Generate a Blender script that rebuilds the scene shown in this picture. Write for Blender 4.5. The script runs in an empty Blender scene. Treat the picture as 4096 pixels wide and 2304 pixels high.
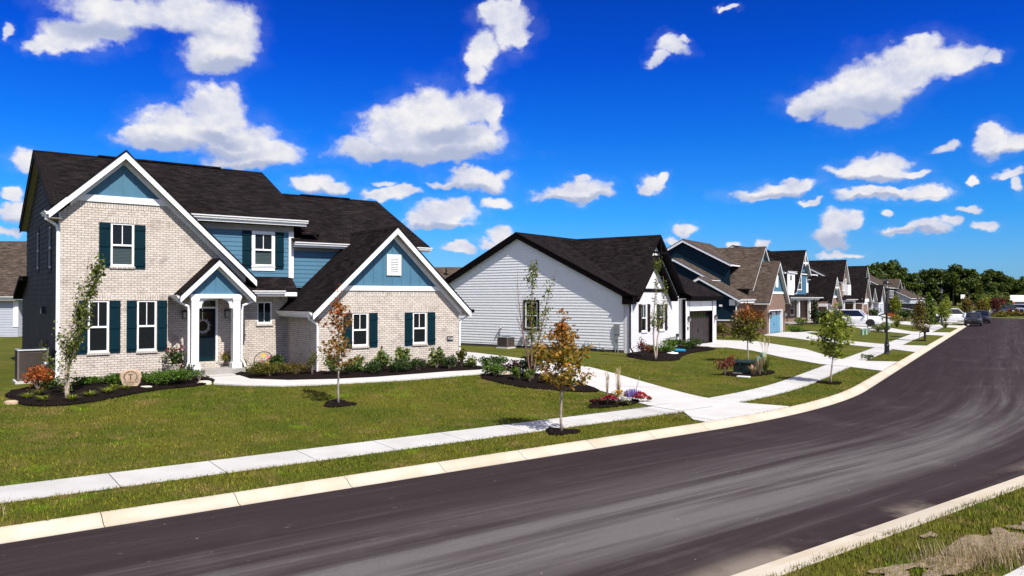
import bpy, bmesh, math, random
import numpy as np
from mathutils import Vector, Matrix, noise as mnoise

R = math.radians
rnd = random.Random(7)
scene = bpy.context.scene
col = scene.collection

# ------------------------------------------------------------------ camera
cam_d = bpy.data.cameras.new('camera')
cam = bpy.data.objects.new('camera', cam_d)
col.objects.link(cam)
cam.location = (0, 0, 3.5)
cam.rotation_euler = (R(90.72), 0, 0)
cam_d.sensor_width = 36
cam_d.lens = 27.25
cam_d.clip_start = 0.1
cam_d.clip_end = 4000
scene.camera = cam

# ------------------------------------------------------------------ sun, sky, exposure
SUN_EL = R(50.0)
SUN_AZ = R(144.5)            # clockwise from +Y: behind the camera, to its right
to_sun = Vector((math.sin(SUN_AZ) * math.cos(SUN_EL), math.cos(SUN_AZ) * math.cos(SUN_EL), math.sin(SUN_EL)))
sun_d = bpy.data.lights.new('sun', 'SUN')
sun_d.energy = 5.0
sun_d.angle = R(0.53)
sun_d.color = (1.0, 0.955, 0.89)
sun = bpy.data.objects.new('sun', sun_d)
sun.rotation_euler = to_sun.to_track_quat('Z', 'Y').to_euler()
sun.location = (30, -40, 60)
col.objects.link(sun)

scene.view_settings.view_transform = 'Standard'
scene.view_settings.look = 'None'
scene.view_settings.gamma = 1
scene.view_settings.exposure = 0.5
scene.cycles.use_denoising = True
scene.cycles.max_bounces = 6
scene.cycles.diffuse_bounces = 3
scene.cycles.glossy_bounces = 3
scene.cycles.transparent_max_bounces = 12

world = bpy.data.worlds.new('World')
scene.world = world
world.use_nodes = True
CLOUDS="""-26.269,18.612,4.173,1.185;-22.600,18.877,3.084,1.457;-29.264,16.964,2.061,1.057;-20.551,17.627,2.097,1.499;-19.774,18.466,1.583,1.492;-21.059,16.052,2.347,1.141;-20.548,16.995,1.832,1.509;-31.669,15.759,0.863,0.465;-30.808,16.131,1.212,0.655;-27.438,17.481,2.373,0.833;-33.437,16.495,0.289,0.498;-21.043,12.687,2.213,1.435;-22.812,11.493,2.808,1.430;-24.781,10.549,1.973,0.724;-19.479,10.944,2.929,1.336;-17.086,10.330,2.177,1.034;-18.947,9.492,2.674,0.596;-20.531,13.385,1.172,0.913;-7.845,11.766,3.494,1.672;-5.522,12.943,2.931,2.215;-3.180,13.819,2.060,1.658;-10.427,10.706,2.583,0.839;-3.178,11.291,2.353,1.270;-5.811,10.543,4.398,0.708;-8.713,12.856,1.735,1.106;-1.414,12.997,0.648,1.395;-1.121,19.797,1.328,0.913;0.059,19.009,1.328,1.444;-2.005,17.933,1.120,1.012;-2.888,16.980,0.706,1.022;0.649,18.210,0.708,0.639;-1.711,20.315,0.708,0.571;0.059,20.376,0.531,0.364;11.694,17.594,1.015,0.787;10.841,16.847,0.681,0.478;12.401,18.127,0.506,0.339;27.515,15.049,2.048,1.458;25.140,14.093,2.599,1.625;23.171,13.278,2.204,1.535;21.403,13.049,1.766,0.988;29.340,14.803,1.977,1.079;30.447,14.527,1.297,0.833;23.164,11.854,1.477,0.623;31.958,14.377,0.716,0.470;27.985,16.200,1.250,0.529;20.630,12.457,1.025,0.579;31.927,9.997,0.945,0.872;33.079,9.752,0.819,0.671;31.719,10.627,0.593,0.484;29.309,10.090,0.844,0.324;25.350,8.556,2.009,0.832;26.072,9.281,1.292,0.618;23.889,8.391,1.460,0.527;27.475,8.402,0.828,0.307;19.044,7.386,1.820,0.657;17.984,7.045,1.713,0.414;20.479,7.592,1.153,0.434;19.832,8.086,0.623,0.353;24.858,6.750,1.861,0.448;28.157,6.894,0.952,0.665;26.578,6.784,1.280,0.286;30.620,7.605,0.283,0.249;33.064,7.651,0.921,0.364;33.327,6.828,0.368,0.630;4.465,7.929,2.186,0.748;3.292,7.565,1.610,0.462;5.778,7.539,1.453,0.432;4.904,8.787,0.584,0.315;10.535,8.446,1.021,0.736;9.821,7.895,0.855,0.399;11.388,8.987,0.508,0.451;-2.882,8.578,2.500,0.747;-1.413,8.816,1.472,0.546;-4.933,8.241,1.288,0.316;-3.763,9.288,0.939,0.430;-5.164,6.100,2.195,0.956;-4.054,6.690,1.055,0.811;-6.676,5.447,1.338,0.608;-5.513,5.168,2.193,0.378;-14.073,7.774,1.449,0.785;-12.679,7.507,1.012,0.424;-14.901,7.941,0.772,0.502;-9.419,7.190,1.438,0.515;-8.357,7.498,1.214,0.430;-9.564,8.158,0.803,0.256;-1.118,6.996,1.059,0.522;-0.765,4.490,1.059,0.585;-1.705,3.932,1.058,0.351;-4.051,3.603,1.054,0.351;-31.834,8.786,0.772,0.684;-31.301,9.082,0.780,0.417;-33.078,6.604,0.666,0.317;-32.904,5.393,0.964,0.661;-32.447,5.716,0.633,0.639;-32.854,4.168,0.880,0.320;22.880,4.893,1.041,0.941;22.374,4.045,1.147,0.595;23.871,4.937,0.636,0.667;22.871,3.166,1.236,0.216;28.370,4.365,1.238,0.489;29.500,4.827,0.664,0.432;26.751,4.116,1.069,0.340;31.465,4.606,0.890,0.324;30.388,5.540,0.911,0.226;12.504,5.069,0.950,0.456;11.940,4.221,0.954,0.315;18.025,3.992,0.477,0.418;15.872,3.869,0.651,0.225;25.860,5.384,0.309,0.236;15.329,20.313,0.602,0.176;21.116,6.396,0.713,0.217"""
CLOUD_BASES="""-22.554,10.067,3.868,0.580;-18.417,8.976,3.511,0.491;-6.684,10.242,5.565,0.680;23.661,11.941,3.601,0.775;25.614,12.728,2.806,0.607;-2.882,8.001,3.235,0.317;-26.261,17.290,4.936,0.531;-20.020,15.254,2.377,0.568;19.042,6.892,2.332,0.247;25.106,7.866,2.597,0.236;-5.512,4.877,2.632,0.262;22.874,3.760,1.725,0.378;4.464,7.323,2.621,0.231;32.345,9.224,1.448,0.243;-4.936,11.690,1.758,0.619;-20.520,11.007,1.566,0.479;28.140,3.987,2.456,0.181;-13.516,7.088,2.529,0.226;-32.649,4.670,1.269,0.345;25.098,6.474,2.596,0.158"""


def build_world():
    nt = world.node_tree
    nt.nodes.clear()
    L = nt.links.new

    def nd(t, **kw):
        n = nt.nodes.new(t)
        for k, v in kw.items():
            setattr(n, k, v)
        return n

    def mth(op, a, b=None, c=None, clamp=False):
        n = nd('ShaderNodeMath', operation=op, use_clamp=clamp)
        for i, v in enumerate((a, b, c)):
            if v is None:
                continue
            if isinstance(v, (int, float)):
                n.inputs[i].default_value = v
            else:
                L(v, n.inputs[i])
        return n.outputs[0]

    def mixc(fac, a, b, blend='MIX'):
        n = nd('ShaderNodeMixRGB', blend_type=blend)
        for i, v in enumerate((fac, a, b)):
            if isinstance(v, (int, float)):
                n.inputs[i].default_value = v
            elif isinstance(v, tuple):
                n.inputs[i].default_value = (*v, 1)
            else:
                L(v, n.inputs[i])
        return n.outputs[0]

    sky = nd('ShaderNodeTexSky')
    sky.sky_type = 'NISHITA'
    sky.sun_disc = False
    sky.sun_elevation = SUN_EL
    sky.sun_rotation = SUN_AZ
    sky.altitude = 200
    sky.air_density = 1.0
    sky.dust_density = 0.6
    sky.ozone_density = 3.0
    tc = nd('ShaderNodeTexCoord')
    nrm = nd('ShaderNodeVectorMath', operation='NORMALIZE')
    L(tc.outputs['Generated'], nrm.inputs[0])
    sp = nd('ShaderNodeSeparateXYZ')
    L(nrm.outputs[0], sp.inputs[0])
    az = mth('ARCTAN2', sp.outputs[0], sp.outputs[1])
    el = mth('ARCSINE', sp.outputs[2])
    # a deep, polarised blue overhead that pales towards the horizon
    ramp = nd('ShaderNodeValToRGB')
    e = ramp.color_ramp.elements
    e[0].position, e[0].color = 0.0, (0.36, 0.64, 0.98, 1)
    e[1].position, e[1].color = 0.5, (0.012, 0.12, 0.62, 1)
    for p, c in ((0.04, (0.27, 0.60, 0.98)), (0.10, (0.10, 0.54, 1.0)), (0.20, (0.028, 0.38, 1.0)), (0.30, (0.010, 0.235, 0.95)), (0.38, (0.008, 0.185, 0.80))):
        k = ramp.color_ramp.elements.new(p)
        k.color = (*c, 1)
    L(mth('MULTIPLY', el, 1.0), ramp.inputs[0])
    blue = mixc(1.0, sky.outputs[0], ramp.outputs[0], 'MULTIPLY')
    blue = mixc(1.0, blue, (1.15, 1.2, 1.35), 'MULTIPLY')

    # clouds: puffs placed by compass direction and height, edges broken by turbulence
    comb = nd('ShaderNodeCombineXYZ')
    L(az, comb.inputs[0])
    L(mth('MULTIPLY', el, 1.25), comb.inputs[1])
    def noise(scale, detail, rough=0.55, off=(0, 0, 0)):
        mp = nd('ShaderNodeMapping')
        mp.inputs['Location'].default_value = off
        L(comb.outputs[0], mp.inputs[0])
        n = nd('ShaderNodeTexNoise', noise_dimensions='3D')
        n.inputs['Scale'].default_value = scale
        n.inputs['Detail'].default_value = detail
        n.inputs['Roughness'].default_value = rough
        L(mp.outputs[0], n.inputs['Vector'])
        return n
    w1 = noise(9.0, 4)
    w2 = noise(34.0, 3, 0.6, (3, 1, 0))
    def warp(node, amt):
        a = nd('ShaderNodeVectorMath', operation='MULTIPLY_ADD')
        L(node.outputs['Color'], a.inputs[0])
        a.inputs[1].default_value = (amt, amt, 0)
        a.inputs[2].default_value = (-amt / 2, -amt / 2, 0)
        return a.outputs[0]
    base = nd('ShaderNodeCombineXYZ')
    L(az, base.inputs[0]); L(el, base.inputs[1])
    ad = nd('ShaderNodeVectorMath', operation='ADD')
    L(base.outputs[0], ad.inputs[0]); L(warp(w1, 0.055), ad.inputs[1])
    ad2 = nd('ShaderNodeVectorMath', operation='ADD')
    L(ad.outputs[0], ad2.inputs[0]); L(warp(w2, 0.022), ad2.inputs[1])
    def field(txt, grow):
        acc = None
        for it in txt.split(';'):
            a, b, ra, rb = (math.radians(float(v)) for v in it.split(','))
            ra *= grow; rb *= grow
            n = nd('ShaderNodeVectorMath', operation='MULTIPLY_ADD')
            L(ad2.outputs[0], n.inputs[0])
            n.inputs[1].default_value = (1 / ra, 1 / rb, 0)
            n.inputs[2].default_value = (-a / ra, -b / rb, 0)
            l = nd('ShaderNodeVectorMath', operation='LENGTH')
            L(n.outputs[0], l.inputs[0])
            if acc is None:
                acc = l.outputs['Value']
            else:
                m = nd('ShaderNodeMath', operation='SMOOTH_MIN')
                L(acc, m.inputs[0]); L(l.outputs['Value'], m.inputs[1])
                m.inputs[2].default_value = 0.16
                acc = m.outputs[0]
        return acc
    f = field(CLOUDS, 1.12)
    bse = field(CLOUD_BASES, 1.2)
    fine = noise(30.0, 8, 0.60, (7, 2, 0))
    big = noise(15.0, 6, 0.6, (1, 5, 0))
    dens = mth('SUBTRACT', 1.18, f)
    dens = mth('ADD', dens, mth('MULTIPLY', mth('SUBTRACT', fine.outputs['Fac'], 0.5), 0.85))
    dens = mth('ADD', dens, mth('MULTIPLY', mth('SUBTRACT', big.outputs['Fac'], 0.5), 0.85))
    mr = nd('ShaderNodeMapRange', interpolation_type='SMOOTHSTEP')
    L(dens, mr.inputs[0])
    mr.inputs[1].default_value = 0.06
    mr.inputs[2].default_value = 0.56
    alpha = mr.outputs[0]
    # thin veil around the puffs
    veil = nd('ShaderNodeMapRange', interpolation_type='SMOOTHSTEP')
    L(mth('ADD', mth('SUBTRACT', 1.9, f), mth('MULTIPLY', mth('SUBTRACT', big.outputs['Fac'], 0.5), 2.2)), veil.inputs[0])
    veil.inputs[1].default_value = 0.2
    veil.inputs[2].default_value = 1.6
    alpha = mth('MAXIMUM', alpha, mth('MULTIPLY', veil.outputs[0], 0.10))
    # grey undersides and soft modelling inside the puffs
    sh = nd('ShaderNodeMapRange', interpolation_type='SMOOTHSTEP')
    L(mth('ADD', mth('SUBTRACT', 1.25, bse), mth('MULTIPLY', mth('SUBTRACT', big.outputs['Fac'], 0.5), 0.9)), sh.inputs[0])
    sh.inputs[1].default_value = -0.15
    sh.inputs[2].default_value = 0.9
    lump = nd('ShaderNodeMapRange', interpolation_type='SMOOTHSTEP')
    L(mth('ADD', mth('MULTIPLY', w2.outputs['Fac'], 0.45), mth('MULTIPLY', big.outputs['Fac'], 0.55)), lump.inputs[0])
    lump.inputs[1].default_value = 0.36
    lump.inputs[2].default_value = 0.64
    white = mixc(lump.outputs[0], (0.66, 0.70, 0.88), (1.0, 0.99, 1.0))
    cl = mixc(mth('MULTIPLY', sh.outputs[0], 0.9), white, (0.44, 0.51, 0.72))
    cl = mixc(1.0, cl, (7.9, 7.9, 7.9), 'MULTIPLY')
    # broken cloud added out of view, behind and above, to whiten the fill light
    gen = nd('ShaderNodeMapRange', interpolation_type='SMOOTHSTEP')
    L(mth('ADD', w1.outputs['Fac'], mth('MULTIPLY', mth('SUBTRACT', big.outputs['Fac'], 0.5), 0.8)), gen.inputs[0])
    gen.inputs[1].default_value = 0.40
    gen.inputs[2].default_value = 0.60
    out1 = nd('ShaderNodeMapRange', interpolation_type='SMOOTHSTEP')
    L(mth('ABSOLUTE', az), out1.inputs[0])
    out1.inputs[1].default_value = 0.72
    out1.inputs[2].default_value = 1.0
    out2 = nd('ShaderNodeMapRange', interpolation_type='SMOOTHSTEP')
    L(el, out2.inputs[0])
    out2.inputs[1].default_value = 0.50
    out2.inputs[2].default_value = 0.72
    outside = mth('MAXIMUM', out1.outputs[0], out2.outputs[0])
    alpha = mth('MAXIMUM', alpha, mth('MULTIPLY', gen.outputs[0], outside))
    # only above the horizon
    up = nd('ShaderNodeMapRange')
    L(el, up.inputs[0])
    up.inputs[1].default_value = 0.0
    up.inputs[2].default_value = 0.05
    tot = mixc(mth('MULTIPLY', alpha, up.outputs[0]), blue, cl)
    bg = nd('ShaderNodeBackground')
    bg.inputs[1].default_value = 0.082
    L(tot, bg.inputs[0])
    out = nd('ShaderNodeOutputWorld')
    L(bg.outputs[0], out.inputs[0])


build_world()

# ------------------------------------------------------------------ materials
class NT:
    """small node-graph helper"""
    def __init__(self, mat):
        self.t = mat.node_tree
        self.L = self.t.links.new
    def n(self, typ, ins=None, **kw):
        x = self.t.nodes.new(typ)
        for k, v in kw.items():
            setattr(x, k, v)
        for k, v in (ins or {}).items():
            self.put(x.inputs[k], v)
        return x
    def put(self, sock, v):
        if isinstance(v, bpy.types.NodeSocket):
            self.L(v, sock)
        elif isinstance(v, tuple) and len(v) == 3 and sock.type == 'RGBA':
            sock.default_value = (*v, 1)
        else:
            sock.default_value = v
    def math(self, op, a, b=0.0, clamp=False):
        return self.n('ShaderNodeMath', {0: a, 1: b}, operation=op, use_clamp=clamp).outputs[0]
    def mix(self, f, a, b, blend='MIX'):
        return self.n('ShaderNodeMixRGB', {0: f, 1: a, 2: b}, blend_type=blend).outputs[0]
    def map(self, v, a, b, c=0.0, d=1.0, smooth=True):
        return self.n('ShaderNodeMapRange', {0: v, 1: a, 2: b, 3: c, 4: d}, interpolation_type='SMOOTHSTEP' if smooth else 'LINEAR').outputs[0]
    def noise(self, vec, scale, detail=3, rough=0.55):
        x = self.n('ShaderNodeTexNoise', {'Scale': scale, 'Detail': detail, 'Roughness': rough})
        if vec is not None:
            self.L(vec, x.inputs['Vector'])
        return x
    def scaled(self, vec, s, loc=(0, 0, 0)):
        return self.n('ShaderNodeMapping', {'Vector': vec, 'Scale': s, 'Location': loc}).outputs[0]
    def ramp(self, v, stops):
        x = self.n('ShaderNodeValToRGB', {0: v})
        e = x.color_ramp.elements
        e[0].position, e[0].color = stops[0][0], (*stops[0][1], 1)
        e[1].position, e[1].color = stops[-1][0], (*stops[-1][1], 1)
        for p, c in stops[1:-1]:
            k = e.new(p); k.color = (*c, 1)
        return x.outputs[0]
    def pos(self):
        return self.n('ShaderNodeNewGeometry').outputs['Position']
    def uv(self):
        return self.n('ShaderNodeTexCoord').outputs['UV']
    def obj(self):
        return self.n('ShaderNodeTexCoord').outputs['Object']
    def bump(self, h, strength=0.3, dist=0.01):
        return self.n('ShaderNodeBump', {'Height': h, 'Strength': strength, 'Distance': dist}).outputs[0]


MATS = {}

def new_mat(name):
    m = bpy.data.materials.new(name)
    m.use_nodes = True
    g = NT(m)
    b = m.node_tree.nodes['Principled BSDF']
    MATS[name] = m
    return m, g, b

def paint(name, c, rough=0.55, var=0.12, scale=3.0, metal=0.0, fine=0.0, spec=0.4):
    m, g, b = new_mat(name)
    p = g.obj()
    n = g.noise(p, scale, 4)
    lo = tuple(v * (1 - var) for v in c)
    hi = tuple(min(1, v * (1 + var)) for v in c)
    cc = g.mix(g.map(n.outputs['Fac'], 0.3, 0.7), lo, hi)
    if fine:
        n2 = g.noise(p, scale * 14, 3)
        cc = g.mix(g.math('MULTIPLY', n2.outputs['Fac'], fine), cc, tuple(v * 0.45 for v in c))
        g.put(b.inputs['Normal'], g.bump(n2.outputs['Fac'], 0.25, 0.01))
    g.put(b.inputs['Base Color'], cc)
    g.put(b.inputs['Roughness'], rough)
    b.inputs['Metallic'].default_value = metal
    b.inputs['Specular IOR Level'].default_value = spec
    return m

def brick(name, c1, c2, mortar, dark, dark_amt=0.5, w=0.2032, h=0.0785):
    m, g, b = new_mat(name)
    uv = g.uv()
    t = g.n('ShaderNodeTexBrick', {'Vector': uv, 'Color1': c1, 'Color2': c2, 'Mortar': mortar, 'Scale': 1.0,
                                   'Mortar Size': 0.0062, 'Mortar Smooth': 0.25, 'Bias': -0.25, 'Brick Width': w, 'Row Height': h})
    t.offset = 0.5
    blot = g.noise(uv, 2.3, 5, 0.65)
    spk = g.noise(uv, 28, 4, 0.7)
    c = g.mix(g.math('MULTIPLY', g.map(blot.outputs['Fac'], 0.5, 0.72), dark_amt), t.outputs['Color'], dark)
    c = g.mix(g.math('MULTIPLY', g.map(spk.outputs['Fac'], 0.52, 0.75), dark_amt * 0.9), c, dark)
    c = g.mix(t.outputs['Fac'], c, mortar)
    g.put(b.inputs['Base Color'], c)
    b.inputs['Roughness'].default_value = 0.92
    b.inputs['Specular IOR Level'].default_value = 0.15
    hgt = g.math('SUBTRACT', g.math('MULTIPLY', spk.outputs['Fac'], 0.25), t.outputs['Fac'])
    g.put(b.inputs['Normal'], g.bump(hgt, 0.8, 0.008))
    return m

def shingle(name, c1, c2, gap):
    m, g, b = new_mat(name)
    uv = g.uv()
    t = g.n('ShaderNodeTexBrick', {'Vector': uv, 'Color1': c1, 'Color2': c2, 'Mortar': gap, 'Scale': 1.0,
                                   'Mortar Size': 0.008, 'Mortar Smooth': 0.4, 'Bias': 0.0, 'Brick Width': 0.26, 'Row Height': 0.142})
    t.offset = 0.37
    t2 = g.n('ShaderNodeTexBrick', {'Vector': g.scaled(uv, (1, 1, 1), (0.11, 0, 0)), 'Color1': (0.7, 0.7, 0.7), 'Color2': (1.25, 1.25, 1.25), 'Mortar': (1, 1, 1), 'Scale': 1.0,
                                    'Mortar Size': 0.0, 'Brick Width': 0.44, 'Row Height': 0.142})
    t2.offset = 0.61
    c = g.mix(1.0, t.outputs['Color'], t2.outputs['Color'], 'MULTIPLY')
    big = g.noise(uv, 0.7, 3)
    grit = g.noise(uv, 60, 2)
    c = g.mix(1.0, c, g.ramp(big.outputs['Fac'], [(0.3, (0.85, 0.85, 0.87)), (0.7, (1.15, 1.12, 1.1))]), 'MULTIPLY')
    c = g.mix(1.0, c, g.ramp(grit.outputs['Fac'], [(0.3, (0.75, 0.75, 0.75)), (0.7, (1.3, 1.3, 1.3))]), 'MULTIPLY')
    g.put(b.inputs['Base Color'], c)
    b.inputs['Roughness'].default_value = 1.0
    b.inputs['Specular IOR Level'].default_value = 0.03
    saw = g.math('FRACT', g.math('DIVIDE', g.n('ShaderNodeSeparateXYZ', {0: uv}).outputs[1], 0.142))
    g.put(b.inputs['Normal'], g.bump(g.math('SUBTRACT', g.math('MULTIPLY', saw, -1.0), t.outputs['Fac']), 0.35, 0.012))
    return m

def leafmat(name, stops, trans=0.35, by_height=None, rough=0.55):
    """leaf colours vary from leaf to leaf and, for turning trees, up the crown"""
    m, g, b = new_mat(name)
    geo = g.n('ShaderNodeNewGeometry')
    c = g.ramp(geo.outputs['Random Per Island'], stops)
    if by_height:
        gz_ = g.n('ShaderNodeSeparateXYZ', {0: g.n('ShaderNodeTexCoord').outputs['Generated']}).outputs[2]
        k = g.math('ADD', gz_, g.math('MULTIPLY', g.math('SUBTRACT', g.noise(g.obj(), 2.2, 2).outputs['Fac'], 0.5), 1.3))
        c = g.mix(g.map(k, by_height[0], by_height[1]), c, g.ramp(geo.outputs['Random Per Island'], by_height[2]))
    g.put(b.inputs['Base Color'], c)
    b.inputs['Roughness'].default_value = rough
    b.inputs['Specular IOR Level'].default_value = 0.3
    tr = g.n('ShaderNodeBsdfTranslucent', {'Color': g.mix(1.0, c, (1.5, 1.35, 0.7), 'MULTIPLY')})
    mx = g.n('ShaderNodeMixShader', {0: trans, 1: b.outputs[0], 2: tr.outputs[0]})
    g.L(mx.outputs[0], m.node_tree.nodes['Material Output'].inputs[0])
    return m

def glassmat(name, tint=(0.02, 0.025, 0.03), see=0.55):
    m, g, b = new_mat(name)
    b.inputs['Base Color'].default_value = (*tint, 1)
    b.inputs['Roughness'].default_value = 0.03
    b.inputs['Specular IOR Level'].default_value = 0.42
    tr = g.n('ShaderNodeBsdfTransparent', {'Color': (0.55, 0.6, 0.6)})
    mx = g.n('ShaderNodeMixShader', {0: see, 1: b.outputs[0], 2: tr.outputs[0]})
    g.L(mx.outputs[0], m.node_tree.nodes['Material Output'].inputs[0])
    return m

brick('pale brick', (0.60, 0.535, 0.465), (0.47, 0.41, 0.35), (0.17, 0.135, 0.118), (0.22, 0.175, 0.155), 0.55)
brick('white painted brick', (0.74, 0.73, 0.75), (0.68, 0.66, 0.69), (0.42, 0.40, 0.42), (0.55, 0.52, 0.54), 0.25)
brick('brown brick', (0.225, 0.14, 0.10), (0.16, 0.095, 0.07), (0.27, 0.21, 0.175), (0.09, 0.055, 0.045), 0.45)
shingle('charcoal shingle', (0.0185, 0.0145, 0.0145), (0.0085, 0.0070, 0.0073), (0.004, 0.0036, 0.0036))
shingle('brown shingle', (0.090, 0.070, 0.055), (0.052, 0.040, 0.032), (0.02, 0.016, 0.014))
shingle('grey brown shingle', (0.098, 0.076, 0.060), (0.058, 0.045, 0.036), (0.022, 0.017, 0.014))
paint('white trim', (0.80, 0.79, 0.78), 0.5, 0.03)
paint('white siding', (0.78, 0.785, 0.79), 0.6, 0.03)
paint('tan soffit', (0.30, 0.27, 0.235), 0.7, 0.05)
paint('grey soffit', (0.34, 0.34, 0.32), 0.7, 0.05)
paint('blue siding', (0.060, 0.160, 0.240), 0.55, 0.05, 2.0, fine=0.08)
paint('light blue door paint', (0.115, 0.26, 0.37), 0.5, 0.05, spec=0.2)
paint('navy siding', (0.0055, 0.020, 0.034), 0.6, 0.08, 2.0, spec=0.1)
paint('teal shutter', (0.002, 0.0185, 0.028), 0.6, 0.08, spec=0.08)
paint('dark brown trim', (0.005, 0.003, 0.0035), 0.6, 0.1, spec=0.06)
paint('dark brown shutter', (0.022, 0.013, 0.012), 0.6, 0.1, spec=0.1)
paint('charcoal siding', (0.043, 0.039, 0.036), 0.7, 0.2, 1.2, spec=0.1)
paint('slate siding', (0.040, 0.036, 0.037), 0.7, 0.08, 1.5, spec=0.1)
paint('pale grey siding', (0.42, 0.44, 0.49), 0.6, 0.04)
paint('green grey siding', (0.16, 0.17, 0.12), 0.6, 0.05)
paint('pale grey panel', (0.42, 0.42, 0.42), 0.6, 0.04)
paint('brown garage paint', (0.036, 0.027, 0.027), 0.5, 0.08, spec=0.2)
paint('white garage paint', (0.75, 0.75, 0.77), 0.5, 0.03)
paint('front door paint', (0.003, 0.010, 0.016), 0.5, 0.1, spec=0.12)
paint('black metal', (0.008, 0.008, 0.009), 0.35, 0.15, spec=0.5)
paint('galvanised metal', (0.36, 0.37, 0.38), 0.38, 0.12, 5, metal=0.6)
paint('condenser metal', (0.13, 0.105, 0.09), 0.6, 0.1, 4, spec=0.2)
paint('condenser coil', (0.045, 0.038, 0.034), 0.8, 0.1, 4, spec=0.1)
paint('condenser top', (0.30, 0.32, 0.33), 0.45, 0.1, 4, metal=0.2)
paint('lamp glass', (0.45, 0.42, 0.38), 0.2, 0.05)
paint('blind', (0.42, 0.50, 0.48), 0.6, 0.03)
paint('painted slot shade', (0.10, 0.10, 0.11), 0.9, 0.05)
paint('painted room dark', (0.004, 0.003, 0.003), 0.8, 0.2, spec=0.05)
paint('curtain', (0.30, 0.45, 0.43), 0.8, 0.1, 9)
paint('foundation', (0.06, 0.05, 0.045), 0.9, 0.2)
paint('porch concrete', (0.33, 0.31, 0.28), 0.9, 0.12, 2, fine=0.25)
paint('stone tan', (0.46, 0.33, 0.22), 0.85, 0.2, 6, fine=0.2)
paint('engraving', (0.03, 0.018, 0.02), 0.8, 0.1)
paint('terracotta light', (0.55, 0.48, 0.38), 0.8, 0.15, 8)
paint('bark', (0.16, 0.125, 0.10), 0.9, 0.3, 12, fine=0.4)
paint('young bark', (0.33, 0.27, 0.235), 0.85, 0.3, 14, fine=0.35)
paint('birch bark', (0.42, 0.33, 0.265), 0.85, 0.35, 16, fine=0.4)
paint('pink twig', (0.20, 0.10, 0.085), 0.85, 0.2, 12)
paint('dry stalk', (0.40, 0.30, 0.17), 0.9, 0.3, 20)
paint('transformer green', (0.008, 0.022, 0.016), 0.45, 0.12, spec=0.4)
paint('pedestal green', (0.24, 0.36, 0.25), 0.6, 0.1, 6)
paint('sticker white', (0.75, 0.75, 0.75), 0.5, 0.02)
paint('sticker red', (0.50, 0.05, 0.04), 0.5, 0.02)
paint('sticker orange', (0.75, 0.25, 0.02), 0.5, 0.02)
paint('sky blue plastic', (0.03, 0.33, 0.55), 0.4, 0.05)
paint('tyre', (0.012, 0.012, 0.012), 0.85, 0.2)
paint('rim', (0.30, 0.28, 0.27), 0.35, 0.1, metal=0.7)
paint('dark rim', (0.06, 0.05, 0.045), 0.35, 0.1, metal=0.7)
paint('chrome', (0.70, 0.70, 0.72), 0.15, 0.02, metal=1.0)
paint('ladder metal', (0.50, 0.50, 0.50), 0.4, 0.05, metal=0.5)
paint('amber lens', (0.6, 0.2, 0.05), 0.2, 0.05)
paint('red lens', (0.45, 0.01, 0.01), 0.2, 0.05)
paint('yellow petal', (0.78, 0.46, 0.02), 0.7, 0.15, 30)
paint('pink petal', (0.75, 0.20, 0.28), 0.7, 0.2, 30)
paint('hot pink petal', (0.50, 0.03, 0.09), 0.7, 0.2, 30)
paint('red petal', (0.60, 0.015, 0.02), 0.7, 0.2, 30)
paint('white petal', (0.80, 0.76, 0.70), 0.7, 0.05, 30)
paint('purple petal', (0.16, 0.12, 0.36), 0.7, 0.2, 30)
paint('wreath leaf', (0.34, 0.34, 0.33), 0.8, 0.2, 30)
glassmat('window glass')
paint('dark glass', (0.010, 0.012, 0.014), 0.04, 0.05, spec=0.8)
paint('car glass', (0.008, 0.010, 0.016), 0.03, 0.02, spec=0.8)

def carpaint(name, c, coat=1.0, metal=0.0):
    m, g, b = new_mat(name)
    n = g.noise(g.obj(), 1.5, 2)
    g.put(b.inputs['Base Color'], g.mix(n.outputs['Fac'], tuple(v * 0.95 for v in c), tuple(min(1, v * 1.05) for v in c)))
    b.inputs['Roughness'].default_value = 0.35
    b.inputs['Metallic'].default_value = metal
    b.inputs['Coat Weight'].default_value = coat
    b.inputs['Coat Roughness'].default_value = 0.04
carpaint('white car paint', (0.78, 0.78, 0.80))
carpaint('dark grey car paint', (0.018, 0.017, 0.020), metal=0.2, coat=0.4)
carpaint('black car paint', (0.006, 0.0055, 0.007), coat=0.3)
carpaint('dark purple car paint', (0.016, 0.009, 0.016), metal=0.2, coat=0.4)

leafmat('green leaf', [(0, (0.035, 0.075, 0.008)), (0.5, (0.075, 0.125, 0.012)), (1, (0.14, 0.19, 0.025))])
leafmat('yellow green leaf', [(0, (0.06, 0.095, 0.006)), (0.5, (0.15, 0.19, 0.012)), (1, (0.29, 0.31, 0.035))])
leafmat('birch leaf', [(0, (0.045, 0.075, 0.008)), (0.5, (0.10, 0.135, 0.018)), (1, (0.21, 0.23, 0.05))])
leafmat('dark green leaf', [(0, (0.015, 0.038, 0.006)), (0.6, (0.035, 0.068, 0.010)), (1, (0.07, 0.11, 0.02))])
leafmat('hydrangea leaf', [(0, (0.05, 0.095, 0.015)), (0.6, (0.12, 0.17, 0.035)), (1, (0.30, 0.31, 0.13))])
leafmat('juniper leaf', [(0, (0.03, 0.075, 0.006)), (0.5, (0.06, 0.125, 0.010)), (1, (0.12, 0.19, 0.02))])
leafmat('olive leaf', [(0, (0.05, 0.055, 0.008)), (0.5, (0.10, 0.10, 0.012)), (1, (0.17, 0.15, 0.02))])
leafmat('daylily leaf', [(0, (0.08, 0.12, 0.012)), (0.5, (0.17, 0.21, 0.025)), (1, (0.31, 0.33, 0.05))])
leafmat('orange leaf', [(0, (0.16, 0.035, 0.008)), (0.5, (0.32, 0.085, 0.015)), (1, (0.48, 0.16, 0.03))])
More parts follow.
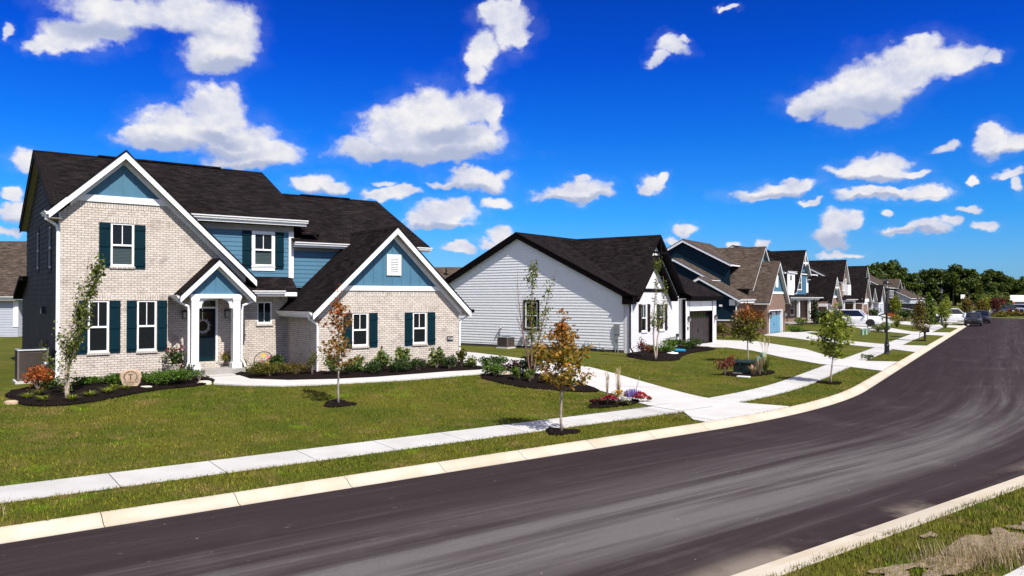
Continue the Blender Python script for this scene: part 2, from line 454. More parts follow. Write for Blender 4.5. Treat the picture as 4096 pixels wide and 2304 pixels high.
leafmat('red leaf', [(0, (0.08, 0.018, 0.014)), (0.5, (0.16, 0.04, 0.03)), (1, (0.30, 0.10, 0.07))])
leafmat('maroon leaf', [(0, (0.035, 0.010, 0.010)), (0.5, (0.07, 0.018, 0.016)), (1, (0.16, 0.03, 0.02))])
leafmat('sparse maple leaf', [(0, (0.16, 0.065, 0.012)), (0.4, (0.27, 0.12, 0.02)), (0.8, (0.22, 0.16, 0.022)), (1, (0.12, 0.12, 0.015))],
        by_height=(0.45, 0.95, [(0, (0.20, 0.03, 0.012)), (0.5, (0.36, 0.07, 0.025)), (1, (0.45, 0.14, 0.04))]))
leafmat('gold maple leaf', [(0, (0.085, 0.075, 0.006)), (0.4, (0.18, 0.145, 0.01)), (0.75, (0.33, 0.18, 0.015)), (1, (0.42, 0.17, 0.02))],
        by_height=(0.5, 1.05, [(0, (0.16, 0.06, 0.01)), (0.5, (0.33, 0.12, 0.025)), (1, (0.42, 0.16, 0.05))]))
leafmat('turning maple leaf', [(0, (0.045, 0.06, 0.005)), (0.5, (0.11, 0.12, 0.010)), (1, (0.20, 0.17, 0.02))],
        by_height=(0.45, 0.8, [(0, (0.12, 0.04, 0.01)), (0.5, (0.24, 0.085, 0.015)), (1, (0.34, 0.12, 0.03))]))
leafmat('brown olive leaf', [(0, (0.05, 0.045, 0.007)), (0.5, (0.11, 0.09, 0.012)), (1, (0.20, 0.12, 0.02))])
leafmat('wood leaf', [(0, (0.018, 0.036, 0.004)), (0.5, (0.042, 0.068, 0.009)), (1, (0.095, 0.125, 0.014))], trans=0.3)
leafmat('conifer leaf', [(0, (0.010, 0.022, 0.008)), (1, (0.028, 0.045, 0.014))], trans=0.1)
leafmat('tall grass leaf', [(0, (0.04, 0.07, 0.010)), (0.5, (0.08, 0.11, 0.02)), (1, (0.15, 0.16, 0.05))])
leafmat('dry grass leaf', [(0, (0.16, 0.115, 0.06)), (0.5, (0.27, 0.20, 0.11)), (1, (0.42, 0.33, 0.20))], trans=0.2)

def ground_mat(name, green, tan, big=0.5):
    """lawn: patches of fresh green, tired olive and straw"""
    m, g, b = new_mat(name)
    p = g.pos()
    n1 = g.noise(p, 0.42, 5, 0.62).outputs['Fac']
    n2 = g.noise(g.scaled(p, (1, 1, 1), (31, 7, 0)), 1.3, 5, 0.65).outputs['Fac']
    n3 = g.noise(p, 26, 4, 0.7).outputs['Fac']
    n4 = g.noise(g.scaled(p, (1, 1, 1), (5, 60, 0)), 0.9, 3).outputs['Fac']
    c = g.mix(g.map(n1, 0.34, 0.66), green[0], green[1])
    c = g.mix(g.map(n4, 0.60, 0.72), c, green[2])
    c = g.mix(g.math('MULTIPLY', g.map(n2, 0.50, 0.72), big), c, tan)
    c = g.mix(1.0, c, g.ramp(n3, [(0.25, (0.45, 0.48, 0.4)), (0.55, (1.0, 1.0, 1.0)), (0.8, (1.5, 1.42, 1.3))]), 'MULTIPLY')
    g.put(b.inputs['Base Color'], c)
    b.inputs['Roughness'].default_value = 0.95
    b.inputs['Specular IOR Level'].default_value = 0.1
    g.put(b.inputs['Normal'], g.bump(n3, 0.9, 0.05))
    return m
ground_mat('lawn', ((0.064, 0.082, 0.007), (0.104, 0.102, 0.012), (0.105, 0.150, 0.007)), (0.150, 0.115, 0.035), 0.85)

def blade_mat():
    m, g, b = new_mat('grass blade')
    p = g.pos()
    n1 = g.noise(p, 0.42, 5, 0.62).outputs['Fac']
    n2 = g.noise(g.scaled(p, (1, 1, 1), (31, 7, 0)), 1.3, 5, 0.65).outputs['Fac']
    n4 = g.noise(g.scaled(p, (1, 1, 1), (5, 60, 0)), 0.9, 3).outputs['Fac']
    r = g.n('ShaderNodeNewGeometry').outputs['Random Per Island']
    c = g.mix(g.map(n1, 0.34, 0.66), (0.080, 0.105, 0.007), (0.132, 0.132, 0.014))
    c = g.mix(g.map(n4, 0.60, 0.72), c, (0.11, 0.175, 0.008))
    c = g.mix(g.math('MULTIPLY', g.map(n2, 0.48, 0.70), 0.85), c, (0.20, 0.150, 0.048))
    c = g.mix(1.0, c, g.ramp(r, [(0, (0.6, 0.62, 0.55)), (0.8, (1.15, 1.12, 1.0)), (1, (1.9, 1.7, 1.5))]), 'MULTIPLY')
    g.put(b.inputs['Base Color'], c)
    b.inputs['Roughness'].default_value = 0.8
    b.inputs['Specular IOR Level'].default_value = 0.15
    return m
blade_mat()

def mulch_mat():
    m, g, b = new_mat('mulch')
    p = g.pos()
    v = g.n('ShaderNodeTexVoronoi', {'Vector': g.scaled(p, (1.0, 1.6, 1)), 'Scale': 26.0})
    n = g.noise(p, 40, 4, 0.7).outputs['Fac']
    c = g.mix(v.outputs['Color'], (0.004, 0.0028, 0.0025), (0.026, 0.017, 0.0145))
    c = g.mix(g.map(n, 0.66, 0.82), c, (0.12, 0.09, 0.07))
    g.put(b.inputs['Base Color'], c)
    b.inputs['Roughness'].default_value = 0.95
    b.inputs['Specular IOR Level'].default_value = 0.05
    g.put(b.inputs['Normal'], g.bump(g.math('ADD', v.outputs['Distance'], n), 1.0, 0.04))
mulch_mat()

def dirt_mat():
    m, g, b = new_mat('dry dirt')
    p = g.pos()
    n = g.noise(p, 9, 6, 0.7).outputs['Fac']
    c = g.ramp(n, [(0.3, (0.13, 0.09, 0.05)), (0.55, (0.25, 0.185, 0.115)), (0.75, (0.36, 0.28, 0.19))])
    g.put(b.inputs['Base Color'], c)
    b.inputs['Roughness'].default_value = 0.95
    g.put(b.inputs['Normal'], g.bump(n, 1.0, 0.05))
dirt_mat()

def asphalt_mat():
    """UV: x along the street, y across it in metres"""
    m, g, b = new_mat('asphalt')
    uv = g.uv()
    sx = g.n('ShaderNodeSeparateXYZ', {0: uv})
    d = sx.outputs[1]
    p = g.pos()
    streak = g.noise(g.scaled(uv, (0.055, 1.3, 1)), 1.6, 6, 0.6).outputs['Fac']
    streak2 = g.noise(g.scaled(uv, (0.16, 4.5, 1), (9, 3, 0)), 1.4, 4, 0.6).outputs['Fac']
    cloud = g.noise(uv, 0.35, 5, 0.6).outputs['Fac']
    # traffic has polished and dusted the lane on the far side more than the edge by the houses
    wear = g.ramp(g.math('DIVIDE', g.math('MULTIPLY', d, -1.0), 7.0), [(0.0, (0.10, 0.10, 0.10)), (0.25, (0.20, 0.20, 0.20)), (0.48, (0.55, 0.55, 0.55)), (0.60, (0.95, 0.95, 0.95)), (0.76, (0.9, 0.9, 0.9)), (0.86, (0.3, 0.3, 0.3)), (1.0, (0.15, 0.15, 0.15))])
    far = g.map(sx.outputs[0], -4.0, 22.0, 0.92, 0.28)
    k = g.math('MULTIPLY', wear, far)
    k = g.math('MULTIPLY', k, g.map(streak, 0.30, 0.62, 0.35, 1.25))
    k = g.math('ADD', k, g.math('MULTIPLY', g.map(streak2, 0.50, 0.70), 0.20))
    k = g.math('ADD', k, g.math('MULTIPLY', g.map(cloud, 0.52, 0.72), 0.22))
    k = g.math('SUBTRACT', k, g.math('MULTIPLY', g.map(streak, 0.60, 0.75), 0.35), True)
    c = g.ramp(k, [(0.0, (0.0245, 0.0158, 0.0165)), (0.3, (0.040, 0.030, 0.031)), (0.65, (0.074, 0.064, 0.063)), (1.0, (0.118, 0.108, 0.105))])
    grit = g.noise(p, 85, 3, 0.75).outputs['Fac']
    c = g.mix(1.0, c, g.ramp(grit, [(0.25, (0.62, 0.62, 0.62)), (0.55, (1.0, 1.0, 1.0)), (0.8, (1.55, 1.55, 1.55))]), 'MULTIPLY')
    # chalky scuffs and crumbs
    sc = g.noise(g.scaled(uv, (2.0, 5.0, 1), (4, 4, 0)), 2.0, 3, 0.5).outputs['Fac']
    c = g.mix(g.math('MULTIPLY', g.map(sc, 0.705, 0.74), 0.35), c, (0.22, 0.20, 0.19))
    vor = g.n('ShaderNodeTexVoronoi', {'Vector': g.scaled(uv, (0.9, 1.3, 1)), 'Scale': 1.5, 'Randomness': 1.0})
    c = g.mix(g.map(vor.outputs['Distance'], 0.03, 0.018, 0, 0.6), c, (0.42, 0.38, 0.33))
    # sand washed against the kerbs
    sand = g.math('MULTIPLY', g.map(d, -6.45, -7.02), g.map(cloud, 0.45, 0.62))
    c = g.mix(g.math('MULTIPLY', sand, 0.55), c, (0.30, 0.25, 0.20))
    g.put(b.inputs['Base Color'], c)
    b.inputs['Roughness'].default_value = 0.95
    b.inputs['Specular IOR Level'].default_value = 0.08
    g.put(b.inputs['Normal'], g.bump(grit, 0.5, 0.01))
asphalt_mat()

def concrete_mat(name, c0, c1, stain):
    m, g, b = new_mat(name)
    p = g.pos()
    n = g.noise(p, 1.1, 5, 0.6).outputs['Fac']
    f = g.noise(p, 45, 3, 0.7).outputs['Fac']
    c = g.mix(g.map(n, 0.3, 0.7), c0, c1)
    c = g.mix(g.math('MULTIPLY', g.map(g.noise(g.scaled(p, (1, 1, 1), (9, 2, 5)), 2.6, 5, 0.7).outputs['Fac'], 0.58, 0.8), 0.45), c, stain)
    c = g.mix(g.math('MULTIPLY', g.map(f, 0.55, 0.8), 0.18), c, stain)
    isl = g.n('ShaderNodeNewGeometry').outputs['Random Per Island']
    c = g.mix(1.0, c, g.ramp(isl, [(0, (0.93, 0.93, 0.93)), (1, (1.05, 1.05, 1.05))]), 'MULTIPLY')
    g.put(b.inputs['Base Color'], c)
    b.inputs['Roughness'].default_value = 0.9
    b.inputs['Specular IOR Level'].default_value = 0.2
    g.put(b.inputs['Normal'], g.bump(f, 0.25, 0.006))
concrete_mat('pavement concrete', (0.42, 0.405, 0.38), (0.48, 0.47, 0.45), (0.33, 0.30, 0.26))
concrete_mat('kerb concrete', (0.42, 0.355, 0.265), (0.48, 0.43, 0.35), (0.32, 0.25, 0.18))
concrete_mat('driveway concrete', (0.46, 0.445, 0.42), (0.52, 0.505, 0.485), (0.40, 0.37, 0.33))

# ------------------------------------------------------------------ mesh helpers
def tag(o, label=None, cat=None, group=None, kind=None):
    if label: o['label'] = label
    if cat: o['category'] = cat
    if group: o['group'] = group
    if kind: o['kind'] = kind
    return o

def empty(name, loc, rz=0.0):
    o = bpy.data.objects.new(name, None)
    col.objects.link(o)
    o.location = loc
    o.rotation_euler = (0, 0, rz)
    o.empty_display_size = 0.3
    return o

def copy_tree(o, parent=None):
    c = o.copy()
    col.objects.link(c)
    c.parent = parent
    for ch in [x for x in o.children]:
        copy_tree(ch, c)
    return c

def V3(p):
    return Vector(p)

class MB:
    """collects faces (with metric UVs) and links them as ONE mesh object"""
    def __init__(self, T=None, off=(0, 0, 0)):
        self.v, self.f, self.uv = [], [], []
        self.T = T
        self.off = off
    def tr(self, p):
        if self.T: p = self.T(*p)
        return (p[0] + self.off[0], p[1] + self.off[1], p[2] + self.off[2])
    def face(self, pts, uv=None):
        P = [self.tr(p) for p in pts]
        if uv is None:
            a = [V3(p) for p in P]
            n = Vector((0, 0, 0))
            for i in range(len(a)):
                p, q = a[i], a[(i + 1) % len(a)]
                n += Vector(((p.y - q.y) * (p.z + q.z), (p.z - q.z) * (p.x + q.x), (p.x - q.x) * (p.y + q.y)))
            if n.length < 1e-12: return
            n.normalize()
            if abs(n.z) > 0.98:
                uv = [(p.x, p.y) for p in a]
            else:
                t = Vector((0, 0, 1)).cross(n); t.normalize()
                b = n.cross(t)
                uv = [(p.dot(t), p.dot(b)) for p in a]
        i0 = len(self.v)
        self.v += P
        self.f.append(list(range(i0, i0 + len(P))))
        self.uv.append(uv)
    def box(self, a0, a1, b0, b1, c0, c1):
        p = [(a, b, c) for c in (c0, c1) for b in (b0, b1) for a in (a0, a1)]
        for q in ((0, 2, 3, 1), (4, 5, 7, 6), (0, 1, 5, 4), (2, 6, 7, 3), (0, 4, 6, 2), (1, 3, 7, 5)):
            self.face([p[i] for i in q])
        return self
    def ext(self, poly, b0, b1):
        """extrude a polygon of (a,c) from b0 to b1"""
        n = len(poly)
        self.face([(a, b0, c) for a, c in poly])
        self.face([(a, b1, c) for a, c in reversed(poly)])
        for i in range(n):
            (a0, c0), (a1, c1) = poly[i], poly[(i + 1) % n]
            self.face([(a0, b0, c0), (a0, b1, c0), (a1, b1, c1), (a1, b0, c1)])
        return self
    def tube(self, path, r, n=6, cap=True):
        path = [V3(p) for p in path]
        rs = r if isinstance(r, (list, tuple)) else [r] * len(path)
        rings = []
        for i, p in enumerate(path):
            d = (path[min(i + 1, len(path) - 1)] - path[max(i - 1, 0)])
            if d.length < 1e-9: d = Vector((0, 0, 1))
            d.normalize()
            u = d.cross(Vector((0.13, 0.27, 1)) if abs(d.z) < 0.95 else Vector((1, 0.1, 0))); u.normalize()
            w = d.cross(u)
            rings.append([tuple(p + (u * math.cos(2 * math.pi * k / n) + w * math.sin(2 * math.pi * k / n)) * rs[i]) for k in range(n)])
        for i in range(len(rings) - 1):
            for k in range(n):
                self.face([rings[i][k], rings[i][(k + 1) % n], rings[i + 1][(k + 1) % n], rings[i + 1][k]])
        if cap:
            self.face(list(reversed(rings[0]))); self.face(rings[-1])
        return self
    def lathe(self, prof, c=(0, 0, 0), n=16):
        for i in range(len(prof) - 1):
            (r0, z0), (r1, z1) = prof[i], prof[i + 1]
            for k in range(n):
                a0, a1 = 2 * math.pi * k / n, 2 * math.pi * (k + 1) / n
                q = [(c[0] + r0 * math.cos(a0), c[1] + r0 * math.sin(a0), c[2] + z0), (c[0] + r0 * math.cos(a1), c[1] + r0 * math.sin(a1), c[2] + z0),
                     (c[0] + r1 * math.cos(a1), c[1] + r1 * math.sin(a1), c[2] + z1), (c[0] + r1 * math.cos(a0), c[1] + r1 * math.sin(a0), c[2] + z1)]
                if r0 < 1e-6: q = [q[0], q[2], q[3]]
                elif r1 < 1e-6: q = [q[0], q[1], q[2]]
                self.face(q)
        return self
    def build(self, name, mat, parent=None, smooth=False, label=None, merge=False, bevel=0.0):
        me = bpy.data.meshes.new(name)
        me.from_pydata(self.v, [], self.f)
        l = me.uv_layers.new(name='UVMap')
        flat = [c for uv in self.uv for q in uv for c in q]
        l.data.foreach_set('uv', flat)
        me.materials.append(MATS[mat])
        if merge or smooth or bevel:
            bm = bmesh.new(); bm.from_mesh(me)
            bmesh.ops.remove_doubles(bm, verts=bm.verts, dist=1e-5)
            bmesh.ops.recalc_face_normals(bm, faces=bm.faces)
            bm.to_mesh(me); bm.free()
        if smooth:
            me.polygons.foreach_set('use_smooth', [True] * len(me.polygons))
        o = bpy.data.objects.new(name, me)
        col.objects.link(o)
        if parent is not None: o.parent = parent
        if label: o['label'] = label
        if bevel:
            md = o.modifiers.new('bevel', 'BEVEL'); md.width = bevel; md.segments = 2; md.limit_method = 'ANGLE'
        return o

def np_mesh(name, verts, faces, mat, parent=None, smooth=False):
    """faces: (n,k) int array"""
    me = bpy.data.meshes.new(name)
    verts = np.asarray(verts, dtype=np.float32)
    faces = np.asarray(faces, dtype=np.int32)
    n, k = faces.shape
    me.vertices.add(len(verts)); me.vertices.foreach_set('co', verts.ravel())
    me.loops.add(n * k); me.loops.foreach_set('vertex_index', faces.ravel())
    me.polygons.add(n); me.polygons.foreach_set('loop_start', np.arange(0, n * k, k, dtype=np.int32))
    if smooth: me.polygons.foreach_set('use_smooth', np.ones(n, dtype=bool))
    me.update(calc_edges=True)
    me.materials.append(MATS[mat])
    o = bpy.data.objects.new(name, me)
    col.objects.link(o)
    if parent is not None: o.parent = parent
    return o

def clip(poly, axis, val, keep):
    out = []
    n = len(poly)
    for i in range(n):
        p, q = poly[i], poly[(i + 1) % n]
        a = (p[axis] - val) * keep; b = (q[axis] - val) * keep
        if a >= -1e-9: out.append(p)
        if (a > 1e-9 and b < -1e-9) or (a < -1e-9 and b > 1e-9):
            t = a / (a - b)
            out.append((p[0] + (q[0] - p[0]) * t, p[1] + (q[1] - p[1]) * t))
    return out

def area(poly):
    return abs(sum(poly[i][0] * poly[(i + 1) % len(poly)][1] - poly[(i + 1) % len(poly)][0] * poly[i][1] for i in range(len(poly)))) / 2 if len(poly) > 2 else 0

def pieces(poly, holes, zbreaks=()):
    """cut rectangular holes (a0,a1,z0,z1) out of a convex polygon of (a,z)"""
    zs = sorted({h[2] for h in holes} | {h[3] for h in holes} | set(zbreaks))
    lo, hi = min(p[1] for p in poly), max(p[1] for p in poly)
    zs = [lo] + [z for z in zs if lo + 1e-6 < z < hi - 1e-6] + [hi]
    out = []
    for z0, z1 in zip(zs[:-1], zs[1:]):
        band = clip(clip(poly, 1, z0, 1), 1, z1, -1)
        hs = sorted(h for h in holes if h[2] < z1 - 1e-6 and h[3] > z0 + 1e-6)
        for h in hs:
            left = clip(band, 0, h[0], -1)
            if area(left) > 1e-6: out.append((left, z0, z1))
            band = clip(band, 0, h[1], 1)
        if area(band) > 1e-6: out.append((band, z0, z1))
    return out

# ------------------------------------------------------------------ the street: straight, a bend, straight again; heights
V=(10.03,24.1); A1=math.radians(53.0); A2=math.radians(32.8); RC=35.
T1=(math.sin(A1),math.cos(A1)); N1=(-math.cos(A1),math.sin(A1)); T2=(math.sin(A2),math.cos(A2)); N2=(-math.cos(A2),math.sin(A2))
HALF=(A1-A2)/2; TL=RC*math.tan(HALF)
bx_,by_=N1[0]+N2[0],N1[1]+N2[1]; bl=math.hypot(bx_,by_)
CC=(V[0]+bx_/bl*RC/math.cos(HALF),V[1]+by_/bl*RC/math.cos(HALF))
def street(x,y):
    px,py=x-V[0],y-V[1]
    a=px*T1[0]+py*T1[1]; b=px*T2[0]+py*T2[1]
    if a<-TL: return px*N1[0]+py*N1[1]
    if b>TL: return px*N2[0]+py*N2[1]
    r=math.hypot(x-CC[0],y-CC[1])
    d1=px*N1[0]+py*N1[1]; d2=px*N2[0]+py*N2[1]
    if r<3: return min(d1,d2)
    d=RC-r
    if d>12: return min(d1,d2,d+8) if False else min(d1,d2)
    return d
def sst(t): t=max(0,min(1,t)); return t*t*(3-2*t)
def lerp(x,xs,ys):
    if x<=xs[0]: return ys[0]
    for i in range(1,len(xs)):
        if x<=xs[i]: return ys[i-1]+(ys[i]-ys[i-1])*(x-xs[i-1])/(xs[i]-xs[i-1])
    return ys[-1]
O1=(-14.764615,25.3); D1=(math.sin(math.radians(52.7)),math.cos(math.radians(52.7)))
def gz(x,y):
    d=street(x,y)
    if d<-7.05:
        e=-7.05-d; return lerp(e,[0,.22,.5,1.6],[0,.03,.12,.14])
    if d<=0: return 0.
    if d<3.07: return lerp(d,[0,.1,.38,1.9,3.07],[0,.02,.13,.155,.18])
    u=(x-O1[0])*D1[0]+(y-O1[1])*D1[1]
    A=lerp(u,[-20,0,12,15,24],[.45,.48,.7,.68,.08])
    return .18+A*sst((d-3.07)/11.5)
TS = (V[0] - T1[0] * TL, V[1] - T1[1] * TL)
LA = RC * 2 * HALF

def P(s, d):
    """point s metres along the kerb line and d metres to its left"""
    if s <= 0:
        return (TS[0] + T1[0] * s + N1[0] * d, TS[1] + T1[1] * s + N1[1] * d)
    if s >= LA:
        e = s - LA
        q = (V[0] + T2[0] * TL, V[1] + T2[1] * TL)
        return (q[0] + T2[0] * e + N2[0] * d, q[1] + T2[1] * e + N2[1] * d)
    a = A1 - s / RC
    n = (-math.cos(a), math.sin(a))
    return (CC[0] - n[0] * (RC - d), CC[1] - n[1] * (RC - d))

def hp(u, w):
    """H1 lot frame: u along the front of the brick house, w into it"""
    return (O1[0] + D1[0] * u - D1[1] * w, O1[1] + D1[1] * u + D1[0] * w)

def frange(a, b, st):
    n = max(1, int(math.ceil((b - a) / st - 1e-9)))
    return [a + (b - a) * i / n for i in range(n + 1)]

S_MIN, S_MAX = -45.0, 222.0
S_ALL = frange(S_MIN, -20, 1.0)[:-1] + frange(-20, 40, 0.6)[:-1] + frange(40, 110, 1.5)[:-1] + frange(110, S_MAX, 4.0)

def sweep(name, mat, prof, s_list, parent=None, kind='structure', uvd=True, close_ends=False):
    """prof: [(d,z)]"""
    m = MB()
    for s0, s1 in zip(s_list[:-1], s_list[1:]):
        for (d0, z0), (d1, z1) in zip(prof[:-1], prof[1:]):
            q = [(*P(s0, d0), z0), (*P(s1, d0), z0), (*P(s1, d1), z1), (*P(s0, d1), z1)]
            m.face(q, [(s0, d0), (s1, d0), (s1, d1), (s0, d1)])
    o = m.build(name, mat, parent, merge=True)
    if kind: o['kind'] = kind
    return o

# road
sweep('road', 'asphalt', [(-7.05, 0.0), (-5.2, 0.03), (-3.5, 0.045), (-1.8, 0.03), (0.0, 0.0)], S_ALL)

# kerbs: rolled profile cast in lengths with a thin joint between
def kerb(prof, length, s0, s1):
    m = MB()
    s = s0
    while s < s1:
        a, b = s + 0.006, min(s + length, s1) - 0.006
        st = frange(a, b, 0.7 if s < 40 else 2.5)
        for p, q in zip(st[:-1], st[1:]):
            for (d0, z0), (d1, z1) in zip(prof[:-1], prof[1:]):
                m.face([(*P(p, d0), z0), (*P(q, d0), z0), (*P(q, d1), z1), (*P(p, d1), z1)])
        for e in (a, b):
            m.face([(*P(e, d), z) for d, z in prof] + [(*P(e, prof[-1][0]), -0.1), (*P(e, prof[0][0]), -0.1)])
        s += length
    return m
mk = kerb([(0.0, -0.1), (0.0, 0.006), (0.07, 0.012), (0.16, 0.045), (0.25, 0.105), (0.33, 0.135), (0.40, 0.142), (0.405, -0.1)], 2.05, S_MIN + 0.15, S_MAX)
o = mk.build('kerb', 'kerb concrete', merge=True); o['kind'] = 'structure'
mk = kerb([(-7.05, -0.1), (-7.05, 0.006), (-7.26, 0.02), (-7.30, 0.055), (-7.40, 0.125), (-7.62, 0.135), (-7.625, -0.1)], 3.05, S_MIN, 60)
o = mk.build('kerb', 'kerb concrete', merge=True); o['kind'] = 'structure'

# pavements: 1.83 m slabs
def slabs(d0, d1, z0, z1, length, s0, s1, name):
    m = MB()
    s = s0
    while s < s1:
        a, b = s + 0.008, s + length - 0.008
        st = frange(a, b, 0.92)
        for p, q in zip(st[:-1], st[1:]):
            m.face([(*P(p, d0), z0), (*P(q, d0), z0), (*P(q, d1), z1), (*P(p, d1), z1)])
        m.face([(*P(a, d0), z0), (*P(a, d1), z1), (*P(a, d1), z1 - .15), (*P(a, d0), z0 - .15)])
        m.face([(*P(b, d0), z0), (*P(b, d1), z1), (*P(b, d1), z1 - .15), (*P(b, d0), z0 - .15)])
        for d, z in ((d0, z0), (d1, z1)):
            for p, q in zip(st[:-1], st[1:]):
                m.face([(*P(p, d), z), (*P(q, d), z), (*P(q, d), z - .15), (*P(p, d), z - .15)])
        s += length
    o = m.build(name, 'pavement concrete', merge=True)
    o['kind'] = 'structure'
slabs(1.9, 3.07, 0.170, 0.195, 1.83, S_MIN + 0.35, 215, 'pavement')
slabs(-10.5, -9.3, 0.17, 0.165, 1.83, -30, 40, 'pavement')

# lawn sheet: swept with the street near it, a coarse sheet out to the horizon below it
def gz_np(pts):
    return np.array([gz(x, y) for x, y in pts])

def build_ground():
    verts, faces = [], []
    def strip(dl, sl, fz):
        i0 = len(verts)
        for s in sl:
            for d in dl:
                x, y = P(s, d)
                verts.append((x, y, fz(x, y, d)))
        n = len(dl)
        for i in range(len(sl) - 1):
            for j in range(n - 1):
                a = i0 + i * n + j
                faces.append((a, a + 1, a + n + 1, a + n))
    rr = random.Random(3)
    def lump(x, y, d):
        z = gz(x, y)
        if d > 3.2 or 0.6 < d < 1.8 or d < -7.9:
            z += 0.018 * mnoise.noise(Vector((x * 1.1, y * 1.1, 0))) + 0.012 * mnoise.noise(Vector((x * 3.1, y * 3.1, 4)))
        return z
    strip([0.40, 0.7, 1.1, 1.5, 1.9, 2.5, 3.07, 3.4] + frange(3.9, 18, 0.55) + [19.5, 21, 23, 25, 28, 31], S_ALL, lump)
    strip([-30, -24, -18, -15, -13, -12, -11.4, -10.5, -9.3, -8.9, -8.5, -8.1, -7.615], frange(S_MIN, 40, 0.6)[:-1] + frange(40, 120, 2), lump)
    def low(x, y):
        d = street(x, y)
        return gz(x, y) - 0.07 - (0.3 if -11 < d < 6 else 0)
    xs = [-1500, -700, -350, -200, -140] + frange(-110, 150, 4) + [170, 200, 240, 300, 400, 600, 1000, 1600]
    ys = [-400, -150, -60, -30] + frange(-15, 230, 4) + [250, 290, 350, 450, 700, 1200, 2200]
    i0 = len(verts)
    for y in ys:
        for x in xs:
            verts.append((x, y, low(x, y)))
    n = len(xs)
    for j in range(len(ys) - 1):
        for i in range(n - 1):
            a = i0 + j * n + i
            faces.append((a, a + 1, a + n + 1, a + n))
    o = np_mesh('ground', verts, faces, 'lawn', smooth=True)
    o['kind'] = 'structure'
build_ground()

MASKS = []     # polygons (x,y) where no grass grows

def draped(name, poly, off, mat, res=0.4, kind='structure', skirt=0.0, mask=True, rough=0.0):
    bm = bmesh.new()
    vs = [bm.verts.new((x, y, 0)) for x, y in poly]
    f = bm.faces.new(vs)
    bmesh.ops.triangulate(bm, faces=[f])
    x0, x1 = min(p[0] for p in poly), max(p[0] for p in poly)
    y0, y1 = min(p[1] for p in poly), max(p[1] for p in poly)
    for k, lo, hi in ((0, x0, x1), (1, y0, y1)):
        for c in frange(lo, hi, res)[1:-1]:
            co = [0, 0, 0]; no = [0, 0, 0]; co[k] = c; no[k] = 1
            bmesh.ops.bisect_plane(bm, geom=bm.verts[:] + bm.edges[:] + bm.faces[:], plane_co=co, plane_no=no)
    for v in bm.verts:
        z = gz(v.co.x, v.co.y) + off
        if rough and not v.is_boundary:
            z += rough * (0.5 + mnoise.noise(Vector((v.co.x * 2.6, v.co.y * 2.6, 1))))
        v.co.z = z
    if skirt:
        be = [e for e in bm.edges if e.is_boundary]
        r = bmesh.ops.extrude_edge_only(bm, edges=be)
        for v in r['geom']:
            if isinstance(v, bmesh.types.BMVert): v.co.z -= skirt
    bmesh.ops.recalc_face_normals(bm, faces=bm.faces)
    me = bpy.data.meshes.new(name)
    bm.to_mesh(me); bm.free()
    me.materials.append(MATS[mat])
    o = bpy.data.objects.new(name, me)
    col.objects.link(o)
    if kind: o['kind'] = kind
    if mask: MASKS.append(np.array(poly))
    return o

def smooth_poly(poly, n=2):
    for _ in range(n):
        q = []
        for i in range(len(poly)):
            a, b = poly[i], poly[(i + 1) % len(poly)]
            q += [(a[0] * .75 + b[0] * .25, a[1] * .75 + b[1] * .25), (a[0] * .25 + b[0] * .75, a[1] * .25 + b[1] * .75)]
        poly = q
    return poly

def s_of(x, y):
    best = min(frange(-45, 222, 0.5), key=lambda s: (P(s, 0)[0] - x) ** 2 + (P(s, 0)[1] - y) ** 2)
    return best

def along(p, q, d=0.405):
    """points on the kerb back between two spots, to close an apron polygon"""
    a, b = s_of(*p), s_of(*q)
    return [P(a + (b - a) * i / 8, d) for i in range(9)]

drives = [
    [(4.97, 21.3), (5.01, 22.69), (4.35, 23.5), (3.98, 24.3), (3.42, 25.85), (2.97, 26.66), (2.36, 28.27), (0.8, 29.3), (-1.5, 30.3), hp(13.95, -2.6), hp(13.95, 8),
     (-2.9, 42.4), (-2.0, 41.89), (1.16, 35.72), (3.4, 33.76), (6.3, 25.8), (6.75, 25.1), (7.13, 24.66)] + along((8.54, 23.86), (5.05, 20.78)),
    [(16.16, 37.46), (15.34, 38.57), (14.9, 43), (14.83, 47.83), (13.9, 50.6), (12.6, 51.0), (11.6, 52.0), (14.85, 56.4), (15.2, 59.5), (18.17, 57.43), (18.77, 49.53), (17.96, 44.34), (17.61, 41.92), (18.42, 40.79)] + along((19.95, 40.59), (16.65, 35.5)),
    [(24.6, 50.7), (24.0, 52.01), (22.87, 57.48), (22.57, 63.09), (21.6, 66.5), (22.3, 68.2), (25.9, 73.3), (28.6, 74.6), (29.0, 73.3), (27.42, 72.57), (26.42, 68.13), (25.79, 58.41), (26.38, 55.49), (27.4, 54.6)] + along((28.9, 54.1), (24.9, 48.0)),
    [(36.7, 70.3), (36.25, 71.2), (36.4, 80), (39.5, 92), (40.6, 101), (45, 105.5), (45.5, 98), (41.4, 85.3), (39.0, 75.5), (39.9, 74.7)] + along((42.0, 74.6), (37.9, 68.2)),
    [(47.9, 89.9), (48.2, 97), (50.5, 106), (53.5, 120.5), (59.5, 125.5), (54.6, 107), (51.3, 95.2)] + along((53.8, 92.8), (49.5, 86.2)),
    [(57.0, 103.8), (58.6, 116), (67.0, 143), (72.0, 148), (63.4, 122), (60.3, 109)] + along((62.8, 106.8), (58.6, 100.3)),
]
for d in drives:
    draped('driveway', d, 0.030, 'driveway concrete', 0.6, skirt=0.12)
